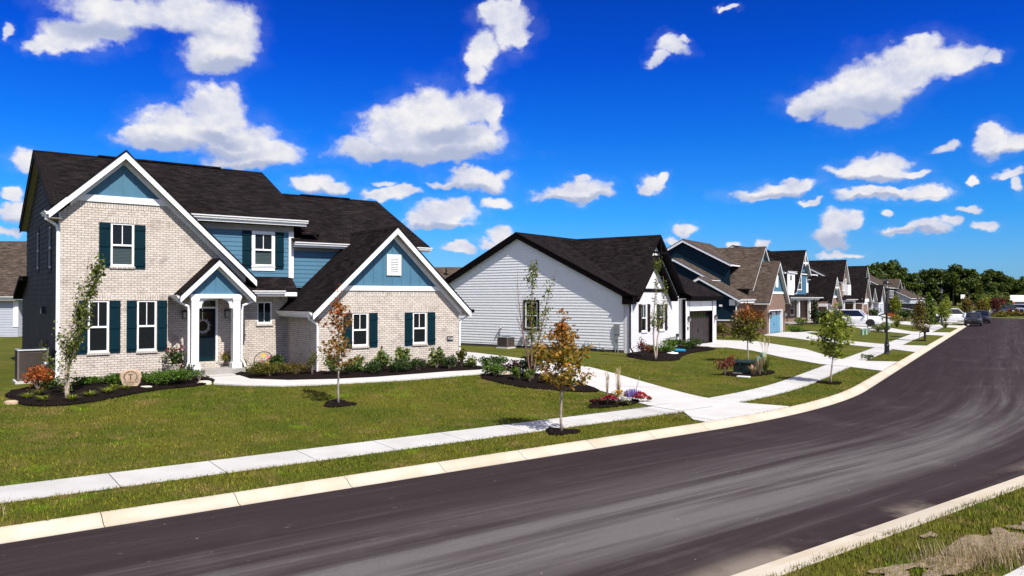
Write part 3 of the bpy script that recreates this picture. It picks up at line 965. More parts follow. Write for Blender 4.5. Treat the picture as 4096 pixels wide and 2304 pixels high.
# control joints cut across the nearest drives
def joint(pts):
    m = MB()
    for (x0, y0), (x1, y1) in zip(pts[:-1], pts[1:]):
        dx, dy = x1 - x0, y1 - y0
        l = math.hypot(dx, dy); nx, ny = -dy / l * 0.011, dx / l * 0.011
        n = max(1, int(l / 0.5))
        for i in range(n):
            a = (x0 + dx * i / n, y0 + dy * i / n); b = (x0 + dx * (i + 1) / n, y0 + dy * (i + 1) / n)
            za, zb = gz(*a) + 0.036, gz(*b) + 0.036
            m.face([(a[0] - nx, a[1] - ny, za), (b[0] - nx, b[1] - ny, zb), (b[0] + nx, b[1] + ny, zb), (a[0] + nx, a[1] + ny, za)])
    return m
jm = MB()
for pts in ([P(-1.6, 3.07), P(-.4, 3.1), P(2.4, 3.1)], [P(-1.2, 1.9), P(3.0, 1.9)], [P(0.9, 0.42), P(0.7, 3.1)], [(3.1, 27.6), (5.7, 28.1)], [(1.5, 29.6), (3.5, 33.4)],
            [P(16.6, 1.9), P(20.8, 1.9)], [P(16.4, 3.07), P(20.2, 3.07)], [(14.85, 46.8), (18.4, 47.0)], [(4.0, 25.4), (5.1, 31)], [P(18.7, 0.42), P(18.5, 3.1)]):
    q = joint(pts); jm.v, i0 = jm.v + q.v, len(jm.v); jm.f += [[i + i0 for i in f] for f in q.f]; jm.uv += q.uv
paint('joint grey', (0.20, 0.19, 0.175), 0.95, 0.2)
o = jm.build('driveway_joints', 'joint grey'); o['kind'] = 'structure'  # joints drawn as thin dark grey strips

draped('path', [hp(*p) for p in [(4.3, -1.75), (5.25, -1.75), (5.25, -2.9), (6.2, -3.85), (7.6, -4.4), (9.07, -4.68), (13.3, -4.85), (14.0, -4.6), (14.6, -5.2), (13.1, -5.62), (11, -5.6), (8.73, -5.4), (7.2, -5.15), (5.6, -4.72), (4.6, -4.0), (3.95, -3.25), (4.25, -2.4)]],
       0.045, 'driveway concrete', 0.4, skirt=0.1)
beds = [
    [hp(*p) for p in smooth_poly([(-1.54, -3.2), (-1.4, -4.6), (-.15, -5.0), (1.25, -4.0), (2.43, -3.44), (3.45, -3.42), (3.9, -3.1), (4.25, -2.4), (4.2, -1.0), (3.6, .2), (0, .1), (-.6, 0.2), (-1.3, -1.0), (-1.7, -2.2)], 2)],
    [hp(*p) for p in [(5.35, -.6), (5.3, -2.85), (6.2, -3.8), (7.6, -4.36), (9.07, -4.64), (13.3, -4.81), (13.9, -4.5), (13.9, -2.5), (7.8, -2.5), (7.8, .35), (5.5, .35)]],
    [hp(*p) for p in smooth_poly([(12.3, -5.75), (12.5, -7.9), (13.4, -9.05), (14.5, -10.0), (15.1, -9.6), (15.4, -8.0), (15.3, -6.6), (14.6, -5.3)], 1)],
    [hp(*p) for p in smooth_poly([(12.2, -12.2), (13.7, -12.35), (14.75, -11.9), (14.7, -11.2), (13.7, -11.2), (12.6, -11.6)], 1)],
    smooth_poly([(6.3, 43.2), (6.5, 41.6), (7.1, 39.5), (8.7, 40.2), (9.4, 43.0), (10.6, 45.6), (12.4, 47.9), (13.3, 50.3), (11.8, 52.0), (10.5, 50.6), (6.9, 45.6)], 1),
    smooth_poly([(8.7, 33.4), (9.6, 32.2), (11.4, 33.6), (11.9, 35.2), (10.8, 35.6)], 1),
    smooth_poly([(26.2, 72.3), (27.4, 73.0), (29.6, 76.0), (28.3, 76.4), (26.3, 73.8)], 1),
    smooth_poly([(30.5, 92.4), (33.5, 91.8), (39, 97.5), (40.0, 101.5), (37.5, 101), (32, 95)], 1),
]
for b in beds:
    draped('mulch_bed', b, 0.035, 'mulch', 0.3, rough=0.06)

def ring(x, y, r):
    draped('mulch_ring', [(x + r * (1 + .18 * math.sin(3 * a + x) + .1 * math.sin(7 * a)) * math.cos(a), y + r * (1 + .18 * math.sin(3 * a + x)) * math.sin(a)) for a in [i * 2 * math.pi / 20 for i in range(20)]], 0.03, 'mulch', 0.15, rough=0.05)
for x, y, r in ((-5.03, 22.53, .44), (1.23, 19.33, .42), (12.47, 30.38, .46), (31.68, 60.22, .5)):
    ring(x, y, r)
# bare ground on the verge across the street and by the near kerb
for cx, cy, rx, ry in ((6.2, 10.3, .95, .34), (6.9, 10.9, .4, .22), (7.55, 11.35, .3, .2), (5.4, 9.75, .55, .22), (4.7, 9.55, .35, .16), (5.9, 11.0, .18, .07), (7.2, 10.4, .5, .25)):
    draped('bare_dirt', [(cx + (rx * math.cos(a) * T1[0] - ry * math.sin(a) * N1[0]) * (1 + .3 * math.sin(3 * a + cx * 7) + .2 * math.sin(5 * a)), cy + (rx * math.cos(a) * T1[1] - ry * math.sin(a) * N1[1]) * (1 + .3 * math.sin(3 * a + cx * 7) + .2 * math.sin(5 * a))) for a in [i * 2 * math.pi / 28 for i in range(28)]],
           0.022, 'dry dirt', 0.2, mask=False, rough=0.02)
# planted island and the car park beyond the far end of the street
isl = smooth_poly([(81.4, 134.5), (81.4, 128), (84.5, 124.2), (95, 121), (128, 150), (118, 178), (84, 138)], 2)
m = MB()
zc = 0.14
inner = [(x + (100 - x) * .012, y + (145 - y) * .012) for x, y in isl]
for i in range(len(isl)):
    a, b, c, d = isl[i], isl[(i + 1) % len(isl)], inner[(i + 1) % len(isl)], inner[i]
    m.face([(*a, 0.0), (*b, 0.0), (*b, zc), (*a, zc)])
    m.face([(*a, zc), (*b, zc), (*c, zc), (*d, zc)])
o = m.build('kerb', 'kerb concrete', merge=True); o['kind'] = 'structure'
m = MB(); m.face([(x, y, zc - .01) for x, y in inner])
o = m.build('verge', 'lawn'); o['kind'] = 'structure'
m = MB(); m.face([(84, 120, .012), (175, 120, .012), (190, 240, .012), (125, 232, .012), (96, 160, .012)])
paint('old asphalt', (0.115, 0.11, 0.105), 0.9, 0.15, 0.6, fine=0.2)
o = m.build('car_park', 'old asphalt'); o['kind'] = 'structure'

# ------------------------------------------------------------------ houses
class House:
    """local frame: x along the front (to the right), y into the house, z up; z values are heights above the street"""
    def __init__(self, name, label, ox, oy, ang, zb, cat='house', group=None):
        self.zb = zb
        self.o = (ox, oy)
        self.ang = ang
        self.root = empty(name, (ox, oy, zb), R(90 - ang))
        tag(self.root, label, cat, group)
    def mb(self, T=None):
        return MB(T, (0, 0, -self.zb))
    def put(self, m, name, mat, parent=None, **kw):
        return m.build(name, mat, parent or self.root, **kw)
    def world(self, x, y):
        a = R(self.ang)
        return (self.o[0] + math.sin(a) * x - math.cos(a) * y, self.o[1] + math.cos(a) * x + math.sin(a) * y)
    # plane mappings: (a, depth outward, z) -> local
    def front(self, y):
        return lambda a, d, z: (a, y - d, z)
    def left(self, x):
        return lambda a, d, z: (x - d, a, z)
    def right(self, x):
        return lambda a, d, z: (x + d, a, z)
    def back(self, y):
        return lambda a, d, z: (a, y + d, z)

    def wall(self, T, polys, holes, mat, style='plain', expo=0.17, reveal=0.09, name='wall', batten=0.41, label=None, lip=0.016):
        m = self.mb(T)
        if polys and isinstance(polys[0], tuple): polys = [polys]
        for poly in polys:
            if style == 'siding':
                z0 = math.floor(min(p[1] for p in poly) / expo) * expo
                zs = [z0 + expo * k for k in range(int((max(p[1] for p in poly) - z0) / expo) + 2)]
                for pc, lo, hi in pieces(poly, holes, zs):
                    k0 = math.floor((lo + 1e-4) / expo) * expo
                    dep = lambda z: lip * (1 - (z - k0) / expo)
                    m.face([(a, dep(z), z) for a, z in pc])
                    if abs(lo - k0) < 1e-3:
                        b = [p for p in pc if abs(p[1] - lo) < 1e-4]
                        if len(b) >= 2:
                            a0, a1 = min(p[0] for p in b), max(p[0] for p in b)
                            m.face([(a0, lip, lo), (a1, lip, lo), (a1, 0, lo), (a0, 0, lo)])
            else:
                for pc, lo, hi in pieces(poly, holes):
                    m.face([(a, 0, z) for a, z in pc])
                if style == 'batten':
                    a0, a1 = min(p[0] for p in poly), max(p[0] for p in poly)
                    mid = (a0 + a1) / 2
                    n = int((a1 - a0) / 2 / batten)
                    for k in range(-n, n + 1):
                        c = mid + k * batten
                        s = clip(clip(poly, 0, c - .02, 1), 0, c + .02, -1)
                        if area(s) > 1e-4:
                            m.face([(a, .018, z) for a, z in s])
                            zz = [p[1] for p in s]
                            for e in (c - .02, c + .02):
                                ze = [p[1] for p in s if abs(p[0] - e) < 1e-4] or zz
                                m.face([(e, 0, min(ze)), (e, .018, min(ze)), (e, .018, max(ze)), (e, 0, max(ze))])
        for h in holes:
            a0, a1, z0, z1 = h[:4]
            if reveal:
                m.face([(a0, 0, z0), (a0, -reveal, z0), (a0, -reveal, z1), (a0, 0, z1)])
                m.face([(a1, 0, z0), (a1, -reveal, z0), (a1, -reveal, z1), (a1, 0, z1)])
                m.face([(a0, 0, z1), (a1, 0, z1), (a1, -reveal, z1), (a0, -reveal, z1)])
                m.face([(a0, 0, z0), (a1, 0, z0), (a1, -reveal, z0), (a0, -reveal, z0)])
        return self.put(m, name, mat, label=label)

    def soldier(self, T, a0, a1, z0, z1, mat, dep=0.004):
        m = self.mb(T)
        h = z1 - z0
        uv = [(0.004, a0), (0.004, a1), (0.199, a1), (0.199, a0)]
        m.face([(a0, dep, z0), (a1, dep, z0), (a1, dep, z1), (a0, dep, z1)], uv)
        return self.put(m, 'soldier_course', mat)

    def sill(self, T, a0, a1, z0, z1, mat, dep=0.05):
        m = self.mb(T)
        m.box(a0, a1, 0, dep, z0, z1)
        # bricks on edge
        m.uv = [[(p[2] % 1 * 1.0 + 0.02, p[0]) for p in [m.v[i] for i in f]] for f in m.f]
        return self.put(m, 'sill', mat)

    def window(self, T, a0, a1, z0, z1, rec=0.07, fw=0.055, frame='white trim', mull=True, rail=True, glass='window glass', blind=None, deep=True, cols=2, rows=None, name='window'):
        """double-hung window: frame, meeting rail and muntin in one mesh; glass, blind and a black box painted as the unlit room as sub-parts"""
        m = self.mb(T)
        f, b = -rec + .05, -rec
        m.box(a0, a0 + fw, b, f, z0, z1); m.box(a1 - fw, a1, b, f, z0, z1)
        m.box(a0 + fw, a1 - fw, b, f, z1 - fw, z1); m.box(a0 + fw, a1 - fw, b, f, z0, z0 + fw * 1.25)
        zm = z0 + (z1 - z0) * (0.49 if rail else 0)
        if rail: m.box(a0 + fw, a1 - fw, b, f + .008, zm - .03, zm + .03)
        if mull:
            for k in range(1, cols):
                c = a0 + (a1 - a0) * k / cols
                m.box(c - .013, c + .013, b, f - .018, (zm + .03) if rail else z0 + fw, z1 - fw)
        if rows:
            for k in range(1, rows):
                c = z0 + (z1 - z0) * k / rows
                m.box(a0 + fw, a1 - fw, b, f - .018, c - .013, c + .013)
        w = self.put(m, name, frame)
        g = self.mb(T)
        g.face([(a0 + fw * .8, f - .035, z0 + fw), (a1 - fw * .8, f - .035, z0 + fw), (a1 - fw * .8, f - .035, z1 - fw), (a0 + fw * .8, f - .035, z1 - fw)])
        self.put(g, 'glass_pane', glass, w)
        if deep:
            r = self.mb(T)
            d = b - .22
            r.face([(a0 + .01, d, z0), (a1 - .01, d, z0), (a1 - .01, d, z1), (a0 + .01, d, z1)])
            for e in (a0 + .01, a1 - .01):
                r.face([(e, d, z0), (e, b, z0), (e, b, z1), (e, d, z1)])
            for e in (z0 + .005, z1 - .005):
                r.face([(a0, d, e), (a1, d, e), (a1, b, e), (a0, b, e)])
            self.put(r, 'room_backing', 'painted room dark', w)  # near-black box paints in the darkness of the room
        if blind:
            s = self.mb(T)
            bz0, bz1, step = blind[:3]
            z = bz0
            while z < bz1:
                s.face([(a0 + fw, b - .012, z), (a1 - fw, b - .012, z), (a1 - fw, b - .03, z + step * .86), (a0 + fw, b - .03, z + step * .86)])
                z += step
            self.put(s, 'blind', blind[3] if len(blind) > 3 else 'blind', w)
        return w

    def shutter(self, T, a0, a1, z0, z1, mat='teal shutter', rails=((.06, .13), (.46, .53), (.87, .94)), dep=0.035):
        m = self.mb(T)
        n = 2
        for k in range(n):
            p, q = a0 + (a1 - a0) * k / n, a0 + (a1 - a0) * (k + 1) / n
            m.box(p + .002, q - .002, .004, dep, z0, z1)
        for r0, r1 in rails:
            m.box(a0, a1, dep, dep + .022, z0 + (z1 - z0) * r0, z0 + (z1 - z0) * r1)
        return self.put(m, 'shutter', mat)

    def gable(self, axis, c, hl, hr, zr, slope, t0, t1, mat, trim='white trim', soffit='tan soffit', rake0=True, rake1=False, th=0.05, board=0.22, wall0=None, wall1=None, wboard=0.0, close=True):
        """gable roof. axis 'y': ridge along y at x=c from y=t0 (front) to t1; axis 'x': ridge along x at y=c"""
        if axis == 'y': T = lambda a, t, z: (a, t, z)
        else: T = lambda a, t, z: (t, a, z)
        zl, zq = zr - slope * hl, zr - slope * hr
        m = self.mb(T)
        o = 0.025
        sl = [[(c, zr), (c - hl - .03, zl - slope * .03), (c - hl - .03, zl - slope * .03 - th), (c, zr - th)],
              [(c, zr), (c + hr + .03, zq - slope * .03), (c + hr + .03, zq - slope * .03 - th), (c, zr - th)]]
        for i, h in enumerate((hl, hr)):
            if h > 0: m.ext(sl[i], t0 - (o if rake0 else 0), t1 + (o if rake1 else 0))
        roof = self.put(m, 'roof', mat)
        # ridge cap
        cm = self.mb(T)
        k = .13
        cm.ext([(c - k, zr - slope * k + .018), (c, zr + .018), (c + k, zr - slope * k + .018), (c, zr - .01)], t0 - .01, t1)
        self.put(cm, 'ridge_cap', mat, roof)
        f = self.mb(T)
        for flag, p, q in ((rake0, t0, t0 + .04), (rake1, t1 - .04, t1)):
            if flag:
                for h, z, sg in ((hl, zl, -1), (hr, zq, 1)):
                    if h > 0:
                        f.ext([(c, zr - th), (c + sg * h, z - th), (c + sg * h, z - th - board), (c, zr - th - board)], p, q)
        # eave fascia
        for h, z, sg in ((hl, zl, -1), (hr, zq, 1)):
            if h > 0 and close:
                p0, p1 = (t0 + .041 if rake0 else t0), (t1 - .041 if rake1 else t1)
                a0, a1 = (c + sg * h, c + sg * (h - .03))
                f.box(min(a0, a1), max(a0, a1), p0, p1, z - th - .17, z - th)
        if f.f: self.put(f, 'fascia', trim, roof)
        # soffits under the overhanging ends
        s = self.mb(T)
        for flag, w, p in ((rake0, wall0, t0 + .04), (rake1, wall1, t1 - .04)):
            if flag and w is not None:
                for h, z, sg in ((hl, zl, -1), (hr, zq, 1)):
                    if h > 0:
                        d = th + board - .05
                        s.face([(c, min(p, w), zr - d), (c, max(p, w), zr - d), (c + sg * h, max(p, w), z - d), (c + sg * h, min(p, w), z - d)])
        if s.f: self.put(s, 'soffit', soffit, roof)
        if wboard and wall0 is not None:
            w = self.mb(T)
            d = th + board - .05
            for h, z, sg in ((hl, zl, -1), (hr, zq, 1)):
                if h > 0: w.ext([(c, zr - d), (c + sg * h * .93, zr - d - slope * h * .93), (c + sg * h * .93, zr - d - wboard - slope * h * .93), (c, zr - d - wboard)], wall0 - .045, wall0 - .005)
            self.put(w, 'rake_trim', trim, roof)
        return roof

    def slope_roof(self, pts, mat, th=0.05, name='roof'):
        """one plane through a quad of (x,y,z), given thickness downwards"""
        m = self.mb()
        m.face(pts)
        low = [(x, y, z - th) for x, y, z in pts]
        m.face(list(reversed(low)))
        for i in range(len(pts)):
            j = (i + 1) % len(pts)
            m.face([pts[i], pts[j], low[j], low[i]])
        return self.put(m, name, mat)

    def gutter(self, x0, x1, y, z, axis='x', mat='white trim', out=-1):
        """K-style gutter along x (or y) whose back is at y; out = direction it sticks out"""
        prof = [(0, -.12), (.07, -.12), (.085, -.07), (.115, -.04), (.12, 0), (.105, 0), (.10, -.03), (.012, -.03), (0, 0)]
        if axis == 'x': T = lambda a, t, c: (t, y + out * a, c)
        else: T = lambda a, t, c: (y + out * a, t, c)
        m = self.mb(T)
        m.ext([(a, z + c) for a, c in prof], x0, x1)
        return self.put(m, 'gutter', mat)

    def downspout(self, path, mat='white trim', r=.042):
        m = self.mb()
        m.tube(path, r, 6)
        return self.put(m, 'downspout', mat)

    def box(self, name, mat, *a, parent=None, bevel=0.0, label=None):
        return self.put(self.mb().box(*a), name, mat, parent, bevel=bevel, label=label)

    def garage_door(self, T, a0, a1, z0, z1, mat, rec=0.12, rows=4, cols=4, lites=True, glassm='dark glass'):
        m = self.mb(T)
        m.box(a0, a1, -rec - .05, -rec, z0, z1)
        n = rows
        top = None
        for r in range(n):
            p, q = z0 + (z1 - z0) * r / n, z0 + (z1 - z0) * (r + 1) / n
            if r == n - 1 and lites: top = (p, q); continue
            for k in range(cols):
                c0, c1 = a0 + (a1 - a0) * k / cols + .05, a0 + (a1 - a0) * (k + 1) / cols - .05
                m.box(c0, c1, -rec, -rec + .014, p + .07, q - .05)
        d = self.put(m, 'garage_door', mat)
        if top:
            g = self.mb(T); fr = self.mb(T)
            p, q = top
            for k in range(cols * 2):
                c0, c1 = a0 + (a1 - a0) * k / (cols * 2) + .035, a0 + (a1 - a0) * (k + 1) / (cols * 2) - .035
                g.face([(c0, -rec + .006, p + .1), (c1, -rec + .006, p + .1), (c1, -rec + .006, q - .07), (c0, -rec + .006, q - .07)])
                fr.box(c0 - .012, c0, -rec, -rec + .02, p + .1, q - .07); fr.box(c1, c1 + .012, -rec, -rec + .02, p + .1, q - .07)
            self.put(g, 'glass_pane', glassm, d)
            self.put(fr, 'pane_frame', mat, d)
        h = self.mb(T)
        c = (a0 + a1) / 2
        h.box(c - .03, c - .012, -rec, -rec + .05, z0 + (z1 - z0) * .36, z0 + (z1 - z0) * .46)
        h.box(c + .012, c + .03, -rec, -rec + .05, z0 + (z1 - z0) * .36, z0 + (z1 - z0) * .46)
        for zz in (.2, .62):
            h.box(a0 + .04, a0 + .4, -rec, -rec + .02, z0 + (z1 - z0) * zz, z0 + (z1 - z0) * zz + .035)
            h.box(a1 - .4, a1 - .04, -rec, -rec + .02, z0 + (z1 - z0) * zz, z0 + (z1 - z0) * zz + .035)
        self.put(h, 'handle', 'black metal', d)
        return d

    def lantern(self, T, a, z, s=1.0):
        m = self.mb(T)
        m.box(a - .05 * s, a + .05 * s, 0, .02, z - .07 * s, z + .10 * s)
        m.box(a - .012, a + .012, .02, .13 * s, z + .13 * s, z + .155 * s)
        m.box(a - .09 * s, a + .09 * s, .04 * s, .20 * s, z + .10 * s, z + .125 * s)
        m.ext([(a - .09 * s, z + .125 * s), (a + .09 * s, z + .125 * s), (a + .02 * s, z + .19 * s), (a - .02 * s, z + .19 * s)], .05 * s, .19 * s)
        m.box(a - .065 * s, a + .065 * s, .055 * s, .185 * s, z - .145 * s, z - .125 * s)
        for q in (-.06, .05):
            for dd in (.06, .17):
                m.box(a + q * s, a + (q + .012) * s, dd * s, (dd + .012) * s, z - .125 * s, z + .10 * s)
        l = self.put(m, 'wall_lantern', 'black metal')
        g = self.mb(T)
        g.box(a - .048 * s, a + .05 * s, .073 * s, .168 * s, z - .12 * s, z + .098 * s)
        self.put(g, 'lamp_shade', 'lamp glass', l)
        return l


def text_mesh(txt, size, depth=0.004):
    c = bpy.data.curves.new('txt', 'FONT')
    c.body = txt; c.size = size; c.extrude = depth; c.align_x = 'CENTER'; c.align_y = 'CENTER'
    o = bpy.data.objects.new('txt', c)
    col.objects.link(o)
    dg = bpy.context.evaluated_depsgraph_get()
    me = bpy.data.meshes.new_from_object(o.evaluated_get(dg))
    bpy.data.objects.remove(o)
    return me

def text_part(name, txt, size, mat, parent, loc, rot, depth=0.004, sx=1.0):
    me = text_mesh(txt, size, depth)
    me.materials.clear(); me.materials.append(MATS[mat])
    o = bpy.data.objects.new(name, me)
    col.objects.link(o)
    o.parent = parent
    o.location = loc; o.rotation_euler = rot; o.scale = (sx, 1, 1)
    return o


def brick_house():
    h = House('brick_house', 'two storey pale brick house with blue siding, teal shutters and white gables', O1[0], O1[1], 52.7, 0.62)
    PB, ch = 'pale brick', 'charcoal shingle'
    F0 = h.front(0.0)
    # --- left wing front
    up = (1.50, 2.21, 4.57, 6.04); l1 = (0.83, 1.45, 1.66, 3.41); l2 = (2.33, 2.95, 1.66, 3.41)
    h.wall(F0, [[(0, .3), (3.32, .3), (3.32, 3.6), (0, 3.6)], [(0, 3.6), (6.0, 3.6), (6.0, 4.2), (3.35, 6.72), (0.42, 6.72), (0, 6.3)]], [up, l1, l2], PB)
    h.wall(h.front(.03), [(0.36, 6.93), (3.40, 6.93), (1.88, 8.22)], [], 'blue siding', 'batten')
    m = h.mb(F0); m.box(.30, 3.42, .002, .05, 6.72, 6.94); h.put(m, 'frieze_board', 'white trim')
    h.soldier(F0, .5, 3.25, 6.515, 6.715, PB)
    for w in (up, l1, l2):
        h.soldier(F0, w[0] - .08, w[1] + .08, w[3], w[3] + .2, PB)
        h.sill(F0, w[0] - .04, w[1] + .04, w[2] - .075, w[2], PB)
    h.window(F0, *up, blind=(4.64, 5.16, .05))
    h.window(F0, *l1); h.window(F0, *l2)
    h.shutter(F0, 1.135, 1.485, 4.53, 6.04); h.shutter(F0, 2.225, 2.575, 4.50, 6.01)
    h.shutter(F0, .475, .815, 1.64, 3.41); h.shutter(F0, 1.465, 1.805, 1.64, 3.41)
    h.shutter(F0, 1.995, 2.315, 1.64, 3.41); h.shutter(F0, 2.965, 3.295, 1.64, 3.41)
    # soffit of the overhanging brick and the short return
    m = h.mb(); m.box(3.32, 6.0, .001, .4, 3.55, 3.6); h.put(m, 'soffit', 'tan soffit')
    h.wall(h.right(3.32), [(0, .3), (.4, .3), (.4, 3.6), (0, 3.6)], [], PB)
    # --- left side wall
    SL = h.left(0.0)
    s1 = (5.60, 6.35, 4.62, 6.02); s2 = (2.02, 2.78, 4.54, 6.0)
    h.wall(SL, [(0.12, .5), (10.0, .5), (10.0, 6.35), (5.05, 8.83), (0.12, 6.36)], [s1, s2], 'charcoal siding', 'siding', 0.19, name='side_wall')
    m = h.mb(SL)
    for a0, a1, z0, z1 in (s1, s2):
        m.box(a0 - .09, a0, .0, .03, z0 - .16, z1 + .16); m.box(a1, a1 + .09, 0, .03, z0 - .16, z1 + .16)
        m.box(a0, a1, 0, .03, z1, z1 + .16); m.box(a0, a1, 0, .03, z0 - .16, z0)
    h.put(m, 'window_trim', 'charcoal siding')
    for s in (s1, s2): h.window(SL, *s, rec=.04, mull=False, frame='pale grey siding')
    m = h.mb(SL); m.box(0, .12, 0, .03, .5, 6.3); h.put(m, 'corner_board', 'white trim')
    h.wall(SL, [(0.0, .2), (10, .2), (10, .52), (0, .52)], [], 'foundation', name='foundation')
    m = h.mb(SL); m.ext([(3.55, 3.18), (3.9, 3.02), (3.9, 2.93), (3.5, 2.93)], 0, .14); h.put(m, 'dryer_vent', 'black metal')
    m = h.mb(SL); m.box(3.0, 3.34, 0, .16, 1.25, 2.0); m.box(3.9, 4.2, 0, .12, 1.5, 1.85); m.tube([(3.17, .08, 1.25), (3.17, .08, .5)], .03); h.put(m, 'utility_box', 'black metal')
    # small projection at the rear of the left side
    h.wall(SL, [(10.0, .5), (11.6, .5), (11.6, 3.65), (10.0, 4.2)], [], 'charcoal siding', 'siding', .19, name='side_wall')
    h.slope_roof([(-.32, 9.6, 4.42), (-.32, 12.1, 3.62), (8, 12.1, 3.62), (8, 9.6, 4.42)], ch, .18, 'rear_roof')
    # --- entry wall
    FE = h.front(.4)
    door = (4.12, 5.16, 1.16, 3.47); sw = (6.62, 7.2, 2.50, 3.35)
    h.wall(FE, [(3.32, .3), (7.81, .3), (7.81, 3.9), (3.32, 3.9)], [door, sw], PB)
    h.soldier(FE, 5.7, 6.6, 3.36, 3.56, PB); h.soldier(FE, 7.22, 7.8, 3.36, 3.56, PB)
    h.sill(FE, 6.58, 7.24, 2.425, 2.50, PB)
    h.window(FE, *sw, rail=False, blind=(2.56, 3.0, .45, 'curtain'))
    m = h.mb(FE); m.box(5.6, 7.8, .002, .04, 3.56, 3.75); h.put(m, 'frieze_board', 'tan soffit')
    # front door
    m = h.mb(FE); m.box(4.12, 4.2, -.09, .02, 1.16, 3.47); m.box(5.08, 5.16, -.09, .02, 1.16, 3.47); m.box(4.2, 5.08, -.09, .02, 3.40, 3.47); m.box(4.2, 5.08, -.09, .02, 3.10, 3.17)
    fr = h.put(m, 'door_frame', 'white trim')
    m = h.mb(FE); m.box(4.2, 5.08, -.10, -.05, 1.18, 3.10)
    for a0, a1, z0, z1 in ((4.3, 4.6, 1.32, 1.95), (4.68, 4.98, 1.32, 1.95)): m.box(a0, a1, -.05, -.035, z0, z1)
    m.box(4.29, 4.99, -.05, -.03, 2.06, 2.10); m.box(4.29, 4.33, -.05, -.03, 2.10, 2.98); m.box(4.95, 4.99, -.05, -.03, 2.10, 2.98); m.box(4.29, 4.99, -.05, -.03, 2.98, 3.02)
    dr = h.put(m, 'front_door', 'front door paint')
    m = h.mb(FE); m.face([(4.33, -.045, 2.1), (4.95, -.045, 2.1), (4.95, -.045, 2.98), (4.33, -.045, 2.98)]); h.put(m, 'glass_pane', 'dark glass', dr)
    m = h.mb(FE); m.box(4.26, 4.29, -.05, .01, 1.95, 2.2); h.put(m, 'handle', 'black metal', dr)
    m = h.mb(FE); m.box(4.2, 5.08, -.05, -.036, 1.18, 1.33); h.put(m, 'kick_plate', 'teal shutter', dr)
    m = h.mb(FE); m.face([(4.2, -.06, 3.17), (5.08, -.06, 3.17), (5.08, -.06, 3.40), (4.2, -.06, 3.40)]); tr_ = h.put(m, 'transom', 'dark glass')
    m = h.mb(FE); m.box(4.63, 4.65, -.06, -.03, 3.17, 3.40); h.put(m, 'muntin', 'white trim', tr_)
    h.lantern(FE, 3.95, 2.88); h.lantern(FE, 5.45, 2.90)
    # --- porch
    h.box('porch_slab', 'porch concrete', 3.62, 5.72, -1.02, .4, .72, .97)
    m = h.mb(); m.box(4.2, 5.1, -.05, .4, .97, 1.16); h.put(m, 'threshold', PB)
    h.box('porch_footing', 'foundation', 3.75, 5.6, -.9, .38, .3, .72)
    h.box('step', 'pavement concrete', 4.33, 5.24, -1.5, -1.021, .5, .80)
    for a0, a1 in ((3.92, 4.17), (5.36, 5.61)):
        m = h.mb(); m.box(a0, a1, -.76, -.51, 1.17, 3.48); m.box(a0 - .05, a1 + .05, -.81, -.46, .971, 1.15); m.box(a0 - .03, a1 + .03, -.79, -.48, 1.15, 1.18); m.box(a0 - .02, a1 + .02, -.78, -.49, 3.40, 3.48)
        h.put(m, 'porch_column', 'white trim')
    m = h.mb(); m.box(3.88, 5.66, -.78, -.49, 3.482, 3.62); m.box(3.9, 4.0, -.489, .38, 3.482, 3.6); m.box(5.54, 5.64, -.489, .38, 3.482, 3.6)
    h.put(m, 'porch_beam', 'white trim')
    m = h.mb(); m.box(3.9, 5.64, -.74, .38, 3.60, 3.63); h.put(m, 'porch_ceiling', 'white trim')
    for s, c in ((1, 4.17), (-1, 5.36)):
        m = h.mb()
        arc = [(c, 3.48), (c + s * .34, 3.48), (c + s * .34, 3.43), (c + s * .28, 3.42)] + [(c + s * (.30 - .19 * math.sin(t * math.pi / 12)), 3.42 - .22 * (1 - math.cos(t * math.pi / 12))) for t in range(1, 7)] + [(c + s * .10, 3.14), (c + s * .02, 3.12), (c, 3.12)]
        m.ext(arc, -.68, -.60); h.put(m, 'porch_bracket', 'white trim')
    h.wall(h.front(-.66), [(3.66, 3.62), (5.90, 3.62), (4.78, 4.72)], [], 'blue siding', 'batten', batten=.36)
    h.gable('y', 4.80, 1.30, 1.30, 4.90, 0.99, -.98, .0, ch, wall0=-.66, board=.23, wboard=.14)
    h.gutter(-.93, -.02, 3.50, 3.60, axis='y', out=-1)
    h.downspout([(3.46, -.75, 3.47), (3.46, -.75, 3.38), (3.82, -.70, 3.2), (3.84, -.70, 3.0), (3.84, -.70, 1.25), (3.72, -.85, 1.05), (3.70, -.88, .75)])
    h.downspout([(6.12, -.75, 3.47), (6.1, -.75, 3.38), (5.72, -.70, 3.22), (5.69, -.70, 3.0), (5.69, -.66, 1.3), (5.78, -.72, 1.1), (5.80, -.74, .98)], r=.04)
    # --- blue upper front
    bw = (6.47, 7.21, 4.72, 5.98)
    h.wall(FE, [[(4.2, 3.9), (8.0, 3.9), (8.0, 6.2), (4.2, 6.2)]], [bw], 'blue siding', 'siding', .165, name='wall', reveal=.03)
    h.wall(FE, [[(8.0, 3.9), (13.7, 3.9), (13.7, 5.42), (8.0, 5.42)]], [], 'blue siding', 'siding', .165)
    m = h.mb(FE); a0, a1, z0, z1 = bw
    m.box(a0 - .08, a0, .017, .045, z0 - .02, z1 + .08); m.box(a1, a1 + .08, .017, .045, z0 - .02, z1 + .08); m.box(a0, a1, .017, .045, z1, z1 + .08)
    m.box(a0 - .1, a1 + .1, .017, .065, z0 - .05, z0 - .02); m.box(a0 - .08, a1 + .08, .017, .045, z0 - .18, z0 - .05)
    h.put(m, 'window_trim', 'white trim')
    h.window(FE, *bw, rec=.0, fw=.05, blind=(4.78, 5.2, .05))
    F2 = h.front(.38)
